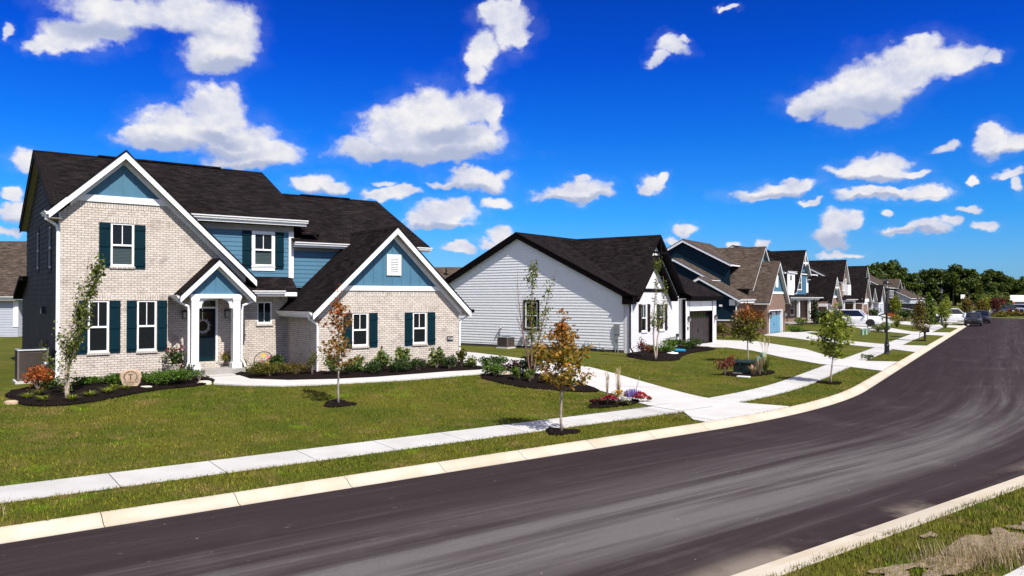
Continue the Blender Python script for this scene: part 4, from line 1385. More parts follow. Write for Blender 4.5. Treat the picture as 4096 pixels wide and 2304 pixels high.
    h.shutter(F2, 6.04, 6.385, 4.66, 6.06); h.shutter(F2, 7.295, 7.64, 4.64, 6.04)
    m = h.mb(FE); m.box(7.84, 8.0, .017, .05, 4.27, 6.1); m.box(8.0, 8.04, -.3, .05, 4.27, 6.1); h.put(m, 'corner_board', 'white trim')
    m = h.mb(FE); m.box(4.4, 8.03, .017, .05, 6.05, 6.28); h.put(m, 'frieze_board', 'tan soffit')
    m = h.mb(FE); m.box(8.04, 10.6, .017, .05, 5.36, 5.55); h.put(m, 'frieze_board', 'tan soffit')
    h.wall(h.right(8.03), [(.4, 4.2), (9.7, 4.2), (9.7, 6.4), (5.05, 8.8), (.4, 6.4)], [], 'charcoal siding', name='side_wall')
    # --- main roofs
    h.gable('x', 5.05, 4.99, 5.05, 9.06, .5, -.27, 8.42, ch, rake1=True, wall0=0, wall1=8.03, soffit='tan soffit', trim='dark brown trim', board=.2, close=False)
    h.gable('x', 5.05, 4.9, 5.0, 8.50, .5, 8.3, 9.0, ch, rake0=False, rake1=True, close=False, trim='dark brown trim', board=.12)
    h.gable('x', 5.05, 5.0, 5.0, 8.20, .5, 7.93, 14.1, ch, rake0=False, rake1=True, wall1=13.75, board=.2)
    m = h.mb(); m.box(4.3, 8.40, .04, .38, 6.30, 6.33); m.box(7.95, 10.8, .10, .38, 5.48, 5.50); h.put(m, 'soffit', 'tan soffit')
    h.gutter(4.0, 8.46, .0, 6.52); h.gutter(7.93, 10.6, .05, 5.68); h.gutter(13.2, 14.15, .05, 5.68)
    m = h.mb(); m.box(3.9, 8.42, 0.0, .03, 6.30, 6.50); h.put(m, 'fascia', 'white trim')
    h.wall(h.right(13.75), [(.4, .3), (9.6, .3), (9.6, 5.9), (5.05, 8.0), (.4, 5.6)], [], 'charcoal siding', name='side_wall')
    h.wall(h.back(10.0), [(0, .3), (13.75, .3), (13.75, 5.6), (0, 5.6)], [], 'charcoal siding', name='rear_wall')
    # --- the tall front gable
    zr, sl = 8.49, .958
    h.gable('y', 1.88, 1.72, 4.46, zr, sl, -.38, .42, ch, wall0=0, board=.24, wboard=.2)
    h.gable('y', 1.88, 1.70, 2.3, zr, sl, .42, 4.2, ch, rake0=False, close=False)
    h.slope_roof([(.2, -.38, zr - sl * 1.68), (.2, 0.75, zr - sl * 1.68), (-.36, .75, zr - sl * 2.24), (-.36, -.38, zr - sl * 2.24)], ch, .05)
    m = h.mb(lambda a, t, z: (a, t, z)); m.ext([(.3, zr - .05 - sl * 1.58), (-.36, zr - .05 - sl * 2.24), (-.36, zr - .29 - sl * 2.24), (.3, zr - .29 - sl * 1.58)], -.381, -.339)
    m.box(-.36, -.33, -.339, .75, 6.10, 6.29); h.put(m, 'fascia', 'white trim')
    m = h.mb(); m.face([(.3, -.34, zr - .24 - sl * 1.58), (.3, 0, zr - .24 - sl * 1.58), (-.33, 0, 6.12), (-.33, -.34, 6.12)]); m.box(-.33, 0, -.34, .75, 6.06, 6.08); h.put(m, 'soffit', 'tan soffit')
    h.gutter(-.36, .7, -.36, 6.30, axis='y')
    h.downspout([(-.42, -.2, 6.18), (-.42, -.2, 6.05), (-.1, .02, 5.86), (-.06, .03, 5.7), (-.06, .03, .95), (-.12, -.12, .78), (-.25, -.3, .72)], r=.05)
    # --- lower roof over the entry
    h.slope_roof([(5.5, -.36, 3.78), (7.95, -.36, 3.78), (7.95, .38, 4.31), (5.5, .38, 4.31)], ch, .06)
    h.gutter(6.12, 7.42, -.35, 3.77)
    m = h.mb(); m.box(6.1, 7.9, -.35, -.32, 3.56, 3.72); m.box(6.1, 7.9, -.32, .38, 3.56, 3.58); h.put(m, 'fascia', 'white trim')
    # --- garage wing
    GY = -2.6
    FG = h.front(GY)
    g1 = (9.14, 9.78, 1.69, 2.93); g2 = (11.71, 12.33, 1.69, 2.93)
    h.wall(FG, [(7.81, .3), (13.84, .3), (13.84, 3.1), (13.2, 3.78), (8.45, 3.78), (7.81, 3.1)], [g1, g2], PB)
    h.wall(h.front(GY + .02), [(8.45, 3.94), (13.2, 3.94), (10.83, 6.02)], [], 'blue siding', 'batten', batten=.40)
    m = h.mb(FG); m.box(8.45, 13.2, .002, .05, 3.77, 3.95); h.put(m, 'frieze_board', 'white trim')
    h.soldier(FG, 8.55, 13.1, 3.565, 3.765, PB)
    for w in (g1, g2):
        h.soldier(FG, w[0] - .08, w[1] + .08, w[3] + .002, w[3] + .2, PB)
        h.sill(FG, w[0] - .04, w[1] + .04, w[2] - .07, w[2], PB)
        h.window(FG, *w)
        h.shutter(FG, w[0] - .375, w[0] - .025, w[2] - .05, w[3], rails=((.13, .2), (.80, .87)))
        h.shutter(FG, w[1] + .035, w[1] + .385, w[2] - .05, w[3], rails=((.13, .2), (.80, .87)))
    m = h.mb(FG); m.box(10.55, 11.17, .0, .035, 4.36, 5.16); m.box(10.66, 11.08, .035, .05, 4.47, 5.06)
    for k in range(8): m.ext([(10.70, 4.54 + k * .065), (11.04, 4.54 + k * .065), (11.04, 4.545 + k * .065), (10.70, 4.545 + k * .065)], .05, .075)
    gv = h.put(m, 'gable_vent', 'white trim')
    m = h.mb(FG)
    for k in range(8): m.box(10.71, 11.03, .05, .056, 4.515 + k * .065, 4.535 + k * .065)
    h.put(m, 'vent_slot_shade', 'painted slot shade', gv)  # shade between the louvres laid on as dark strips
    m = h.mb(FG); m.box(13.27, 13.56, .002, .025, 1.76, 1.94); pl = h.put(m, 'number_plaque', 'black metal')
    text_part('house_number', '7138', .125, 'white trim', pl, (13.415, GY - .028, 1.845 - h.zb), (R(90), 0, 0), .003)
    h.wall(h.left(7.81), [(-2.6, .3), (.4, .3), (.4, 3.0), (-2.6, 3.0)], [], PB, name='side_wall')
    h.soldier(h.left(7.81), -2.6, .4, 2.58, 2.78, PB)
    m = h.mb(h.left(7.81)); m.box(-2.6, .4, .002, .03, 2.78, 2.98); m.box(-2.6, .4, .03, .34, 2.76, 2.78); h.put(m, 'frieze_board', 'tan soffit')
    h.wall(h.right(13.84), [(-2.6, .3), (8, .3), (8, 3.1), (-2.6, 3.1)], [], PB, name='side_wall')
    gs = .952
    h.gable('y', 10.83, 3.38, 3.38, 6.23, gs, -2.98, 1.75, ch, wall0=-2.6, board=.25, wboard=.2)
    h.gutter(-2.95, .38, 7.44, 3.0, axis='y')
    h.gutter(-2.95, 1.7, 14.22, 3.0, axis='y', out=1)
    h.downspout([(7.38, -2.75, 2.9), (7.38, -2.75, 2.75), (7.72, -2.66, 2.55), (7.75, -2.655, 2.4), (7.75, -2.655, .8)])
    h.downspout([(14.26, -2.8, 2.9), (14.26, -2.75, 2.78), (13.96, -2.62, 2.6), (13.9, -2.6, 2.45), (13.9, -2.58, .9)])
    m = h.mb(); m.box(14.22, 14.36, -2.99, -2.85, 2.9, 3.03); h.put(m, 'gutter_end', 'dark brown trim')
    # attic vents along the ridge
    for x0, x1, z in ((1.9, 6.6, 9.06), (10.2, 12.6, 8.2)):
        m = h.mb(); m.ext([(x0, z - .02), (x1, z - .02), (x1, z + .045), (x0, z + .045)], 4.9, 5.2); h.put(m, 'ridge_vent', ch)
    return h

H1h = brick_house()

# wreath on the front door (hangs from it) with its hanger
def door_wreath():
    h = H1h
    x, y = h.world(4.62, .4)
    r = empty('door_wreath', (x, y, 2.16), R(90 - 52.7))
    tag(r, 'grey leafy wreath on a white hanger on the dark front door', 'wreath')
    rr = random.Random(5)
    m = MB()
    for k in range(90):
        a = rr.uniform(0, 2 * math.pi)
        ln = rr.uniform(.07, .13)
        c = Vector((math.cos(a) * .2, .035 + rr.uniform(-.02, .01), .3 + math.sin(a) * .2))
        t = a + rr.uniform(-.9, .9) + (0.9 if k % 2 else -.2)
        d = Vector((math.cos(t), rr.uniform(-.5, .1), math.sin(t))) * ln
        n = Vector((-d.z, 0, d.x)).normalized() * .014
        m.face([tuple(c - d * .3), tuple(c + d * .3 + n), tuple(c + d), tuple(c + d * .3 - n)])
    m.build('leaf_ring', 'wreath leaf', r)
    MB().box(-.012, .012, .035, .045, .50, .94).build('hanger', 'white trim', r)
door_wreath()


def white_house():
    h = House('white_house', 'single storey white house with black trim, brown garage door and dark brown shutters', 6.886, 45.41, 36, 0.2)
    WB, ch, bt = 'white painted brick', 'charcoal shingle', 'dark brown trim'
    SL = h.left(0.0)
    win = (6.48, 7.45, 1.55, 3.22)
    h.wall(SL, [(0.38, .42), (15.4, .42), (15.4, 3.75), (8.0, 7.36), (0.38, 3.62)], [win], 'white siding', 'siding', .178, name='side_wall', reveal=.03, lip=.024)
    h.wall(SL, [(0.36, .05), (15.4, .05), (15.4, .44), (0.36, .44)], [], 'foundation', name='foundation')
    m = h.mb(SL); a0, a1, z0, z1 = win
    m.box(a0 - .13, a0, 0, .05, z0 - .13, z1 + .13); m.box(a1, a1 + .13, 0, .05, z0 - .13, z1 + .13); m.box(a0, a1, 0, .05, z1, z1 + .13); m.box(a0, a1, 0, .05, z0 - .13, z0)
    h.put(m, 'window_trim', bt)
    h.window(SL, *win, rec=.02, fw=.07, mull=False, blind=(1.65, 3.1, .06, 'painted room dark'))
    # brick return at the front corner
    h.wall(SL, [(0.0, .05), (.36, .05), (.36, 3.62), (0, 3.62)], [], WB)
    F = h.front(0.0)
    w1 = (1.55, 2.25, 1.46, 3.12); w2 = (4.02, 4.72, 1.46, 3.12)
    h.wall(F, [[(0, .05), (6.95, .05), (6.95, 3.6), (0, 3.6)]], [w1, w2], WB)
    m = h.mb(F); m.box(.75, 5.3, .0, .04, 3.86, 4.06); h.put(m, 'frieze_board', bt)
    h.wall(F, [(.5, 3.6), (5.6, 3.6), (5.3, 3.86), (.8, 3.86)], [], WB)
    h.wall(h.front(.02), [(.95, 4.06), (5.05, 4.06), (3.0, 5.98)], [], 'white siding', 'siding', .178)
    for w in (w1, w2):
        h.soldier(F, w[0] - .06, w[1] + .06, w[3] + .002, w[3] + .2, WB); h.sill(F, w[0] - .05, w[1] + .05, w[2] - .08, w[2], WB)
        h.window(F, *w, blind=(2.35, 3.05, .7, 'curtain'))
        for a0, a1 in ((w[0] - .40, w[0] - .06), (w[1] + .08, w[1] + .42)):
            h.shutter(F, a0, a1, 1.44, 3.12, 'dark brown shutter')
    # lower gable with its black rakes; the taller one stands behind it
    h.gable('y', 3.0, 2.75, 2.72, 6.085, .955, -.5, .75, ch, trim=bt, soffit=bt, wall0=0, board=.16)
    h.wall(h.front(.62), [(4.45, 3.5), (8.1, 3.5), (8.1, 3.75), (4.45, 7.2), (2.6, 5.45), (2.6, 5.0)], [], 'white siding', 'siding', .178)
    h.gable('y', 4.45, 4.15, 3.78, 7.48, .955, .1, 8.2, ch, trim=bt, soffit=bt, wall0=.62, board=.16, close=False)
    m = h.mb(); m.box(3.4, 5.5, .09, .16, 6.28, 6.42); h.put(m, 'gable_truss', bt)
    m = h.mb(); m.box(4.39, 4.51, .06, .13, 5.6, 7.25); h.put(m, 'gable_truss', bt)
    # main roof
    h.gable('x', 8.0, 0, 8.35, 7.72, .488, -.3, 13.9, ch, trim=bt, soffit=bt, rake1=True, wall0=0, wall1=13.6, board=.34)
    zz = lambda y: 7.72 - .488 * (8.0 - y)
    for x0, x1, y0 in ((-.33, .42, -.38), (.42, 8.15, .7), (8.15, 13.93, -.38)):
        h.slope_roof([(x0, y0, zz(y0)), (x1, y0, zz(y0)), (x1, 8.0, 7.72), (x0, 8.0, 7.72)], ch, .05)
    X = lambda a, t, z: (t, a, z)
    m = h.mb(X); q = [(8.0, 7.67), (-.36, zz(-.36) - .05), (-.36, zz(-.36) - .39), (8.0, 7.33)]
    m.ext(q, -.3, -.26); h.put(m, 'fascia', bt)
    m = h.mb(X); m.ext(q, 13.86, 13.9); h.put(m, 'fascia', bt)
    m = h.mb(X); m.box(-.36, -.32, 8.2, 13.86, 3.36, 3.6); h.put(m, 'fascia', bt)
    m = h.mb(); m.face([(-.26, -.36, zz(-.36) - .33), (0, -.36, zz(-.36) - .33), (0, 8.0, 7.39), (-.26, 8.0, 7.39)]); h.put(m, 'soffit', bt)
    m = h.mb(); m.box(-.3, .12, -.36, .34, 3.12, 3.62); m.box(-.36, .2, -.42, .4, 3.6, 3.68); h.put(m, 'cornice_return', bt)
    m = h.mb(); m.box(8.2, 13.6, -.34, .0, 3.42, 3.44); h.put(m, 'soffit', bt)
    h.gutter(8.2, 13.9, -.35, 3.62, mat=bt)
    # entry recess, garage
    h.wall(h.front(.9), [(6.95, .2), (8.09, .2), (8.09, 3.45), (6.95, 3.45)], [], 'pale grey panel')
    h.wall(h.right(6.95), [(0, .2), (.9, .2), (.9, 3.45), (0, 3.45)], [], WB)
    h.wall(h.left(8.09), [(0.0, .2), (.9, .2), (.9, 3.45), (0, 3.45)], [], 'pale grey panel')
    m = h.mb(h.left(8.09)); m.box(.0, .22, 0, .03, .42, 3.4); m.box(.22, .9, 0, .03, .42, .55); h.put(m, 'corner_trim', bt)
    h.box('porch_slab', 'pavement concrete', 6.96, 8.08, -.1, .9, .1, .42)
    gd = (8.75, 12.78, .3, 2.52)
    h.wall(F, [(8.09, .05), (13.55, .05), (13.55, 3.45), (8.09, 3.45)], [(8.72, 12.82, .05, 3.28)], WB, reveal=.3)
    h.garage_door(F, gd[0], gd[1], gd[2], gd[3], 'brown garage paint', rec=.26)
    m = h.mb(F); m.box(8.72, 8.75, -.26, .01, .3, 3.28); m.box(12.78, 12.82, -.26, .01, .3, 3.28); m.box(8.75, 12.78, -.26, .0, 2.52, 2.6); h.put(m, 'door_frame', bt)
    m = h.mb(F); m.box(8.75, 10.74, -.05, -.02, 2.6, 3.27); m.box(10.80, 12.78, -.05, -.02, 2.6, 3.27); h.put(m, 'panel', 'white trim')
    m = h.mb(F); m.box(8.1, 13.54, -.1, .02, 3.28, 3.46); h.put(m, 'frieze_board', bt)
    h.lantern(F, 8.42, 2.05, 1.15); h.lantern(F, 13.2, 2.05, 1.15)
    m = h.mb(F); m.box(8.32, 8.52, .0, .02, 1.32, 1.55); h.put(m, 'number_plaque', 'black metal')
    m = h.mb(F); m.box(6.5, 6.75, .0, .1, .95, 1.15); m.tube([(6.6, .05, 1.05), (6.7, .12, .98)], .03); h.put(m, 'hose_reel', 'black metal')
    h.wall(h.right(13.55), [(0, .05), (15.4, .05), (15.4, 3.7), (8, 7.3), (0, 3.5)], [], 'white siding', name='side_wall')
    h.wall(h.back(15.4), [(0, .05), (13.55, .05), (13.55, 3.7), (0, 3.7)], [], 'white siding', name='rear_wall')
    h.downspout([(-.05, -.36, 3.5), (-.02, -.05, 3.1), (-.02, -.05, .6), (-.12, -.3, .3)], bt, .05)
    # meter, pipes and gas riser on the side wall
    m = h.mb(SL); m.box(.60, .98, 0, .12, 1.35, 1.95); m.box(.72, .98, 0, .09, .98, 1.25); m.lathe([(0, .16), (.09, .15), (.1, .1)], (0, 0, 0), 4)
    m.tube([(.75, .05, 1.35), (.75, .05, .25)], .03); m.tube([(.92, .05, 1.35), (.92, .05, .25)], .025)
    h.put(m, 'electric_meter', 'galvanised metal')
    m = h.mb(SL); m.tube([(2.95, .12, .2), (2.95, .12, .82), (2.88, .12, .9), (2.78, .12, .9), (2.72, .12, .82), (2.72, .12, .6)], .025); m.box(2.5, 2.75, .03, .2, .52, .64)
    m.tube([(2.5, .12, .6), (2.5, .12, .86), (1.95, .12, .86), (1.95, .12, .45), (1.8, .06, .4)], .022); m.box(2.95, 3.15, .05, .18, .55, .65); m.box(1.65, 1.85, 0, .08, .38, .52)
    h.put(m, 'gas_meter', 'galvanised metal')
    m = h.mb(SL); m.tube([(9.3, .0, 1.62), (9.3, .16, 1.62), (9.3, .2, 1.5)], .06); m.tube([(9.45, .05, 1.5), (9.45, .05, .7)], .03); m.box(7.55, 7.75, 0, .12, .65, 1.0); m.box(7.15, 7.3, 0, .12, .65, .95)
    h.put(m, 'pipe_outlet', 'galvanised metal')
    return h

H2h = white_house()


def navy_house():
    h = House('navy_house', 'brown brick house with navy side walls, brown shingles and light blue garage door', 22.53, 68.41, 32.7, 0.22)
    BB, br = 'brown brick', 'grey brown shingle'
    F = h.front(0.0)
    h.wall(F, [(0, .05), (6.45, .05), (6.45, 3.3), (5.72, 3.9), (.72, 3.9), (0, 3.3)], [(.6, 5.45, .05, 2.4)], BB, reveal=.25)
    h.garage_door(F, .72, 5.35, .22, 2.32, 'light blue door paint', rec=.22)
    m = h.mb(F); m.box(.60, .72, -.22, .01, .22, 2.4); m.box(5.35, 5.45, -.22, .01, .22, 2.4); m.box(.72, 5.35, -.22, .01, 2.32, 2.4); h.put(m, 'door_frame', 'white trim')
    h.soldier(F, .45, 5.6, 2.41, 2.7, BB)
    h.wall(h.front(.02), [(.75, 4.05), (5.7, 4.05), (3.22, 6.45)], [], 'blue siding', 'siding', .2)
    m = h.mb(F); m.box(.7, 5.75, 0, .05, 3.85, 4.06); h.put(m, 'frieze_board', 'white trim')
    m = h.mb(F); m.box(2.9, 3.65, 0, .06, 4.45, 5.55); h.put(m, 'gable_vent', 'white trim')
    h.gable('y', 3.22, 3.72, 3.72, 6.85, 1.0, -.35, 7.6, br, wall0=0, soffit='grey soffit', board=.22)
    h.lantern(F, .25, 1.9, 1.6); h.lantern(F, 5.95, 1.95, 1.6)
    h.wall(h.left(0), [(0, .05), (1.5, .05), (1.5, 3.35), (0, 3.35)], [], BB, name='side_wall')
    h.wall(h.right(6.45), [(0, .05), (10, .05), (10, 3.3), (0, 3.3)], [], BB, name='side_wall')
    h.wall(h.front(1.4), [(-4.8, .05), (0, .05), (0, 3.3), (-4.8, 3.3)], [], BB)
    SL = h.left(-4.8)
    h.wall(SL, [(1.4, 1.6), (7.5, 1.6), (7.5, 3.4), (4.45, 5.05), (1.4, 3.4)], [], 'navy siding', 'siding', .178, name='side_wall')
    h.wall(SL, [(1.4, .05), (7.5, .05), (7.5, 1.55), (1.4, 1.55)], [], BB, name='side_wall')
    m = h.mb(SL); m.box(1.4, 7.5, .02, .06, 1.55, 1.65); h.put(m, 'trim_band', 'white trim')
    m = h.mb(SL); m.box(1.4, 1.9, .02, .05, 2.85, 3.35); h.put(m, 'corner_board', 'white trim')
    m = h.mb(SL); m.box(2.5, 2.75, .02, .1, 2.75, 2.92); h.put(m, 'dryer_vent', 'white trim')
    h.gable('x', 4.45, 3.5, 3.5, 5.33, .55, -5.1, 1.5, br, wall0=-4.8, soffit='grey soffit', board=.24)
    h.gutter(-5.0, -.38, .95, 3.38)
    h.downspout([(-4.9, .85, 3.3), (-4.8, 1.2, 2.95), (-4.78, 1.34, 2.7), (-4.78, 1.34, .2)], r=.05)
    m = h.mb(); m.box(-4.7, -.02, .98, 1.38, 3.05, 3.3); h.put(m, 'frieze_board', 'white trim')
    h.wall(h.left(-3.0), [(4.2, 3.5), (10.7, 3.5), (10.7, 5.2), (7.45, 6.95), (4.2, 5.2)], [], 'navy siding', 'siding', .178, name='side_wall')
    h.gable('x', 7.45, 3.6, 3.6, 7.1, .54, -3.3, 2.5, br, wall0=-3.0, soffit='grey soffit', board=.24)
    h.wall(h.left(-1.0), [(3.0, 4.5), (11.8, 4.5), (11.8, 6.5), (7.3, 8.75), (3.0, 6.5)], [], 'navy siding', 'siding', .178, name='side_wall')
    h.gable('x', 7.3, 4.5, 4.5, 8.9, .52, -1.3, 6.6, br, rake1=True, wall0=-1.0, wall1=6.4, soffit='grey soffit', board=.24)
    # upper front gable
    h.wall(h.front(1.35), [(1.6, 5.3), (5.2, 5.3), (5.2, 6.4), (3.4, 8.0), (1.6, 6.4)], [], 'blue siding', 'siding', .178)
    h.gable('y', 3.4, 4.2, 2.2, 8.25, .93, 1.0, 6.5, br, wall0=1.35, soffit='grey soffit', board=.18, close=False)
    h.wall(h.back(12), [(-4.8, .05), (6.45, .05), (6.45, 5), (-4.8, 5)], [], 'navy siding', name='rear_wall')
    h.wall(h.right(6.3), [(3, 3), (11.8, 3), (11.8, 6.5), (7.3, 8.75), (3, 6.5)], [], 'navy siding', name='side_wall')
    return h

H3h = navy_house()


def porch_house():
    h = House('porch_house', 'two storey house with wide front porch, blue gable and white trussed peaks', 41.14, 101.2, 38, 0.22)
    BB, ch = 'brown brick', 'charcoal shingle'
    F = h.front(0.0)
    # garage wing on the right
    h.wall(F, [(0, .05), (4.75, .05), (4.75, 2.9), (3.7, 3.6), (1.1, 3.6), (0, 2.9)], [(.4, 4.1, .05, 2.3)], 'brown brick', reveal=.2)
    h.garage_door(F, .45, 4.05, .22, 2.22, 'white garage paint', rec=.18)
    h.wall(h.front(.02), [(1.0, 3.75), (4.2, 3.75), (2.6, 6.0)], [], 'blue siding', 'siding', .2)
    m = h.mb(F); m.box(.9, 4.3, 0, .05, 3.5, 3.76); h.put(m, 'frieze_board', 'white trim')
    h.gable('y', 2.7, 2.65, 2.65, 6.4, 1.42, -.55, 6.5, ch, wall0=0, soffit='grey soffit', board=.24)
    m = h.mb(); m.box(2.0, 3.4, -.54, -.46, 4.75, 4.95); m.box(2.65, 2.75, -.54, -.46, 4.55, 6.1); h.put(m, 'gable_truss', 'white trim')
    h.wall(h.left(0), [(0, .05), (3.0, .05), (3.0, 3.0), (0, 3.0)], [], BB, name='side_wall')
    m = h.mb(h.left(0)); m.box(0, 1.1, 0, .25, 2.35, 2.7); h.put(m, 'frieze_board', 'white trim')
    h.gutter(-.4, 1.1, -.05, 2.72, axis='y')
    h.downspout([(-.15, -.1, 2.6), (-.08, -.02, 2.3), (-.08, -.02, .3)], r=.06)
    h.wall(h.right(4.75), [(0, .05), (12, .05), (12, 3.0), (0, 3.0)], [], BB, name='side_wall')
    # porch
    h.box('porch_slab', 'porch concrete', -12.2, 0, .9, 2.8, .2, .5)
    h.wall(h.front(2.6), [(-12, .05), (0, .05), (0, 3.4), (-12, 3.4)], [(-6.5, -5.0, 1.25, 3.1), (-3.6, -2.7, .5, 2.9)], BB, reveal=.08)
    h.window(h.front(2.6), -6.5, -5.0, 1.25, 3.1, deep=False, glass='dark glass', fw=.1)
    m = h.mb(h.front(2.6)); m.box(-3.6, -2.7, -.06, -.02, .5, 2.9); h.put(m, 'front_door', 'front door paint')
    m = h.mb(h.front(2.6)); m.box(-3.7, -3.6, -.06, .02, .5, 3.0); m.box(-2.7, -2.6, -.06, .02, .5, 3.0); h.put(m, 'door_frame', 'white trim')
    h.lantern(h.front(2.6), -3.95, 2.4, 1.6)
    for x in (-8.2, -4.0):
        m = h.mb(); m.box(x - .14, x + .14, .95, 1.23, .5, 3.2); h.put(m, 'porch_column', 'white trim')
    for x in (-2.9, -.45):
        m = h.mb(); m.box(x - .2, x + .2, 1.0, 1.4, .5, 3.2); h.put(m, 'porch_column', BB)
    m = h.mb(); m.box(-12.1, .1, .95, 1.25, 3.2, 3.42); h.put(m, 'porch_beam', 'white trim')
    h.slope_roof([(-12.4, .6, 3.52), (0.6, .6, 3.52), (0.6, 2.9, 4.35), (-12.4, 2.9, 4.35)], ch, .1)
    h.gutter(-12.4, .3, .62, 3.56)
    # upper storey
    h.wall(h.front(2.4), [(-11.0, 3.4), (0, 3.4), (0, 6.4), (-11.0, 6.4)], [], 'white siding')
    SL = h.left(-11.0)
    h.wall(SL, [(1.5, 3.4), (14, 3.4), (14, 6.9), (8.0, 9.75), (1.9, 6.75), (1.5, 6.7)], [], 'slate siding', 'siding', .2, name='side_wall')
    h.gable('x', 8.2, 6.6, 6.6, 10.1, .52, -11.4, 1.5, ch, wall0=-11, rake1=True, wall1=1.2, soffit='grey soffit', board=.26)
    m = h.mb(h.front(1.5)); m.box(-11.0, -10.6, 0, .05, 3.6, 6.6); h.put(m, 'corner_board', 'white trim')
    h.wall(h.front(1.5), [(-11.0, 3.4), (-8.2, 3.4), (-8.2, 6.6), (-11.0, 6.6)], [(-10.0, -9.1, 5.5, 6.3)], 'white siding', reveal=.05)
    h.window(h.front(1.5), -10.0, -9.1, 5.5, 6.3, rail=False, deep=False, glass='dark glass', fw=.08)
    h.gutter(-11.2, -8.0, 1.35, 6.72)
    # tall blue gable with open truss
    h.wall(h.front(1.75), [(-7.6, 3.8), (-2.9, 3.8), (-2.9, 6.6), (-4.9, 8.9), (-7.6, 5.4)], [(-7.0, -5.0, 4.45, 6.35)], 'blue siding', 'batten', reveal=.05)
    h.window(h.front(1.75), -7.0, -5.0, 4.45, 6.35, mull=True, cols=3, rail=True, fw=.12, deep=False, glass='dark glass', rec=-.02)
    h.gable('y', -4.75, 3.75, 2.1, 9.55, 1.43, 1.2, 8.0, ch, wall0=1.75, soffit='grey soffit', board=.26)
    m = h.mb(); m.box(-5.6, -3.9, 1.22, 1.3, 7.75, 8.0); m.box(-4.82, -4.68, 1.22, 1.3, 7.5, 9.2); h.put(m, 'gable_truss', 'white trim')
    m = h.mb(); m.box(-2.95, -2.7, 1.75, 3.0, 4.3, 6.2); h.put(m, 'corner_board', 'white trim')
    h.gutter(-2.8, -1.0, 1.9, 5.9)
    h.slope_roof([(-2.8, 1.8, 5.92), (-.8, 1.8, 5.92), (-.8, 5, 7.4), (-2.8, 5, 7.4)], ch, .1)
    h.wall(h.back(14), [(-11, .05), (4.75, .05), (4.75, 6.5), (-11, 6.5)], [], 'slate siding', name='rear_wall')
    return h

porch_house()


def far_house(name, label, ox, oy, ang, zb, p):
    """street houses further off: body, roof, front gables, garage, porch - each with its own numbers"""
    h = House(name, label, ox, oy, ang, zb)
    u0, u1, d, eave = p['body']
    ry, rz, sl = p['ridge']
    rm, wm, sm = p['roof'], p['front'], p['side']
    y0 = p.get('y0', 0.0)
    h.wall(h.front(y0), [(u0, 0), (u1, 0), (u1, eave), (u0, eave)], [], wm)
    lw = rz - sl * (ry - y0)
    h.wall(h.left(u0), [(y0, 0), (d, 0), (d, lw - .1), (ry, rz - .15), (y0, lw - .1)], [], sm, name='side_wall')
    h.wall(h.right(u1), [(y0, 0), (d, 0), (d, lw - .1), (ry, rz - .15), (y0, lw - .1)], [], sm, name='side_wall')
    h.gable('x', ry, ry - y0 + .35, d - ry + .35, rz, sl, u0 - .3, u1 + .3, rm, rake1=True, wall0=u0, wall1=u1, soffit='grey soffit', board=.26)
    for g in p.get('gables', []):
        c, hl, hr, zr, s, yf, yb, mat, zlow = g
        wf = yf + .45
        h.wall(h.front(wf), [(c - hl + .25, zlow), (c + hr - .25, zlow), (c + hr - .25, zr - s * (hr - .25) - .1), (c, zr - .3), (c - hl + .25, zr - s * (hl - .25) - .1)], [], mat)
        h.wall(h.left(c - hl + .25), [(wf, zlow), (yb, zlow), (yb, zr - s * (hl - .25)), (wf, zr - s * (hl - .25))], [], mat, name='side_wall')
        h.gable('y', c, hl, hr, zr, s, yf, yb, rm, wall0=wf, soffit='grey soffit', board=.26)
    for a0, a1, z0, z1, y, mat in p.get('garages', []):
        h.garage_door(h.front(y + .19), a0, a1, z0, z1, mat, rec=.12, cols=3)
        m = h.mb(h.front(y)); m.box(a0 - .15, a0, 0, .05, z0, z1 + .2); m.box(a1, a1 + .15, 0, .05, z0, z1 + .2); m.box(a0, a1, 0, .05, z1, z1 + .35); h.put(m, 'door_frame', 'white trim')
    for a0, a1, z0, z1, y in p.get('windows', []):
        h.window(h.front(y), a0, a1, z0, z1, rec=-.03, deep=False, glass='dark glass', fw=.12)
    for a0, a1, y, zt, zb_ in p.get('porches', []):
        h.slope_roof([(a0, y - .3, zt), (a1, y - .3, zt), (a1, y + 2.4, zt + .9), (a0, y + 2.4, zt + .9)], rm, .12, 'porch_roof')
        h.gutter(a0, a1, y - .28, zt + .02)
        m = h.mb(); m.box(a0 + .1, a1 - .1, y, y + .25, zt - .35, zt - .12); h.put(m, 'porch_beam', 'white trim')
        n = max(2, int((a1 - a0) / 3.5))
        for k in range(n):
            x = a0 + .4 + (a1 - a0 - .8) * k / (n - 1)
            m = h.mb(); m.box(x - .14, x + .14, y, y + .28, .2, zt - .35); h.put(m, 'porch_column', 'white trim')
    for b in p.get('boxes', []):
        h.box(b[0], b[1], *b[2:])
    return h

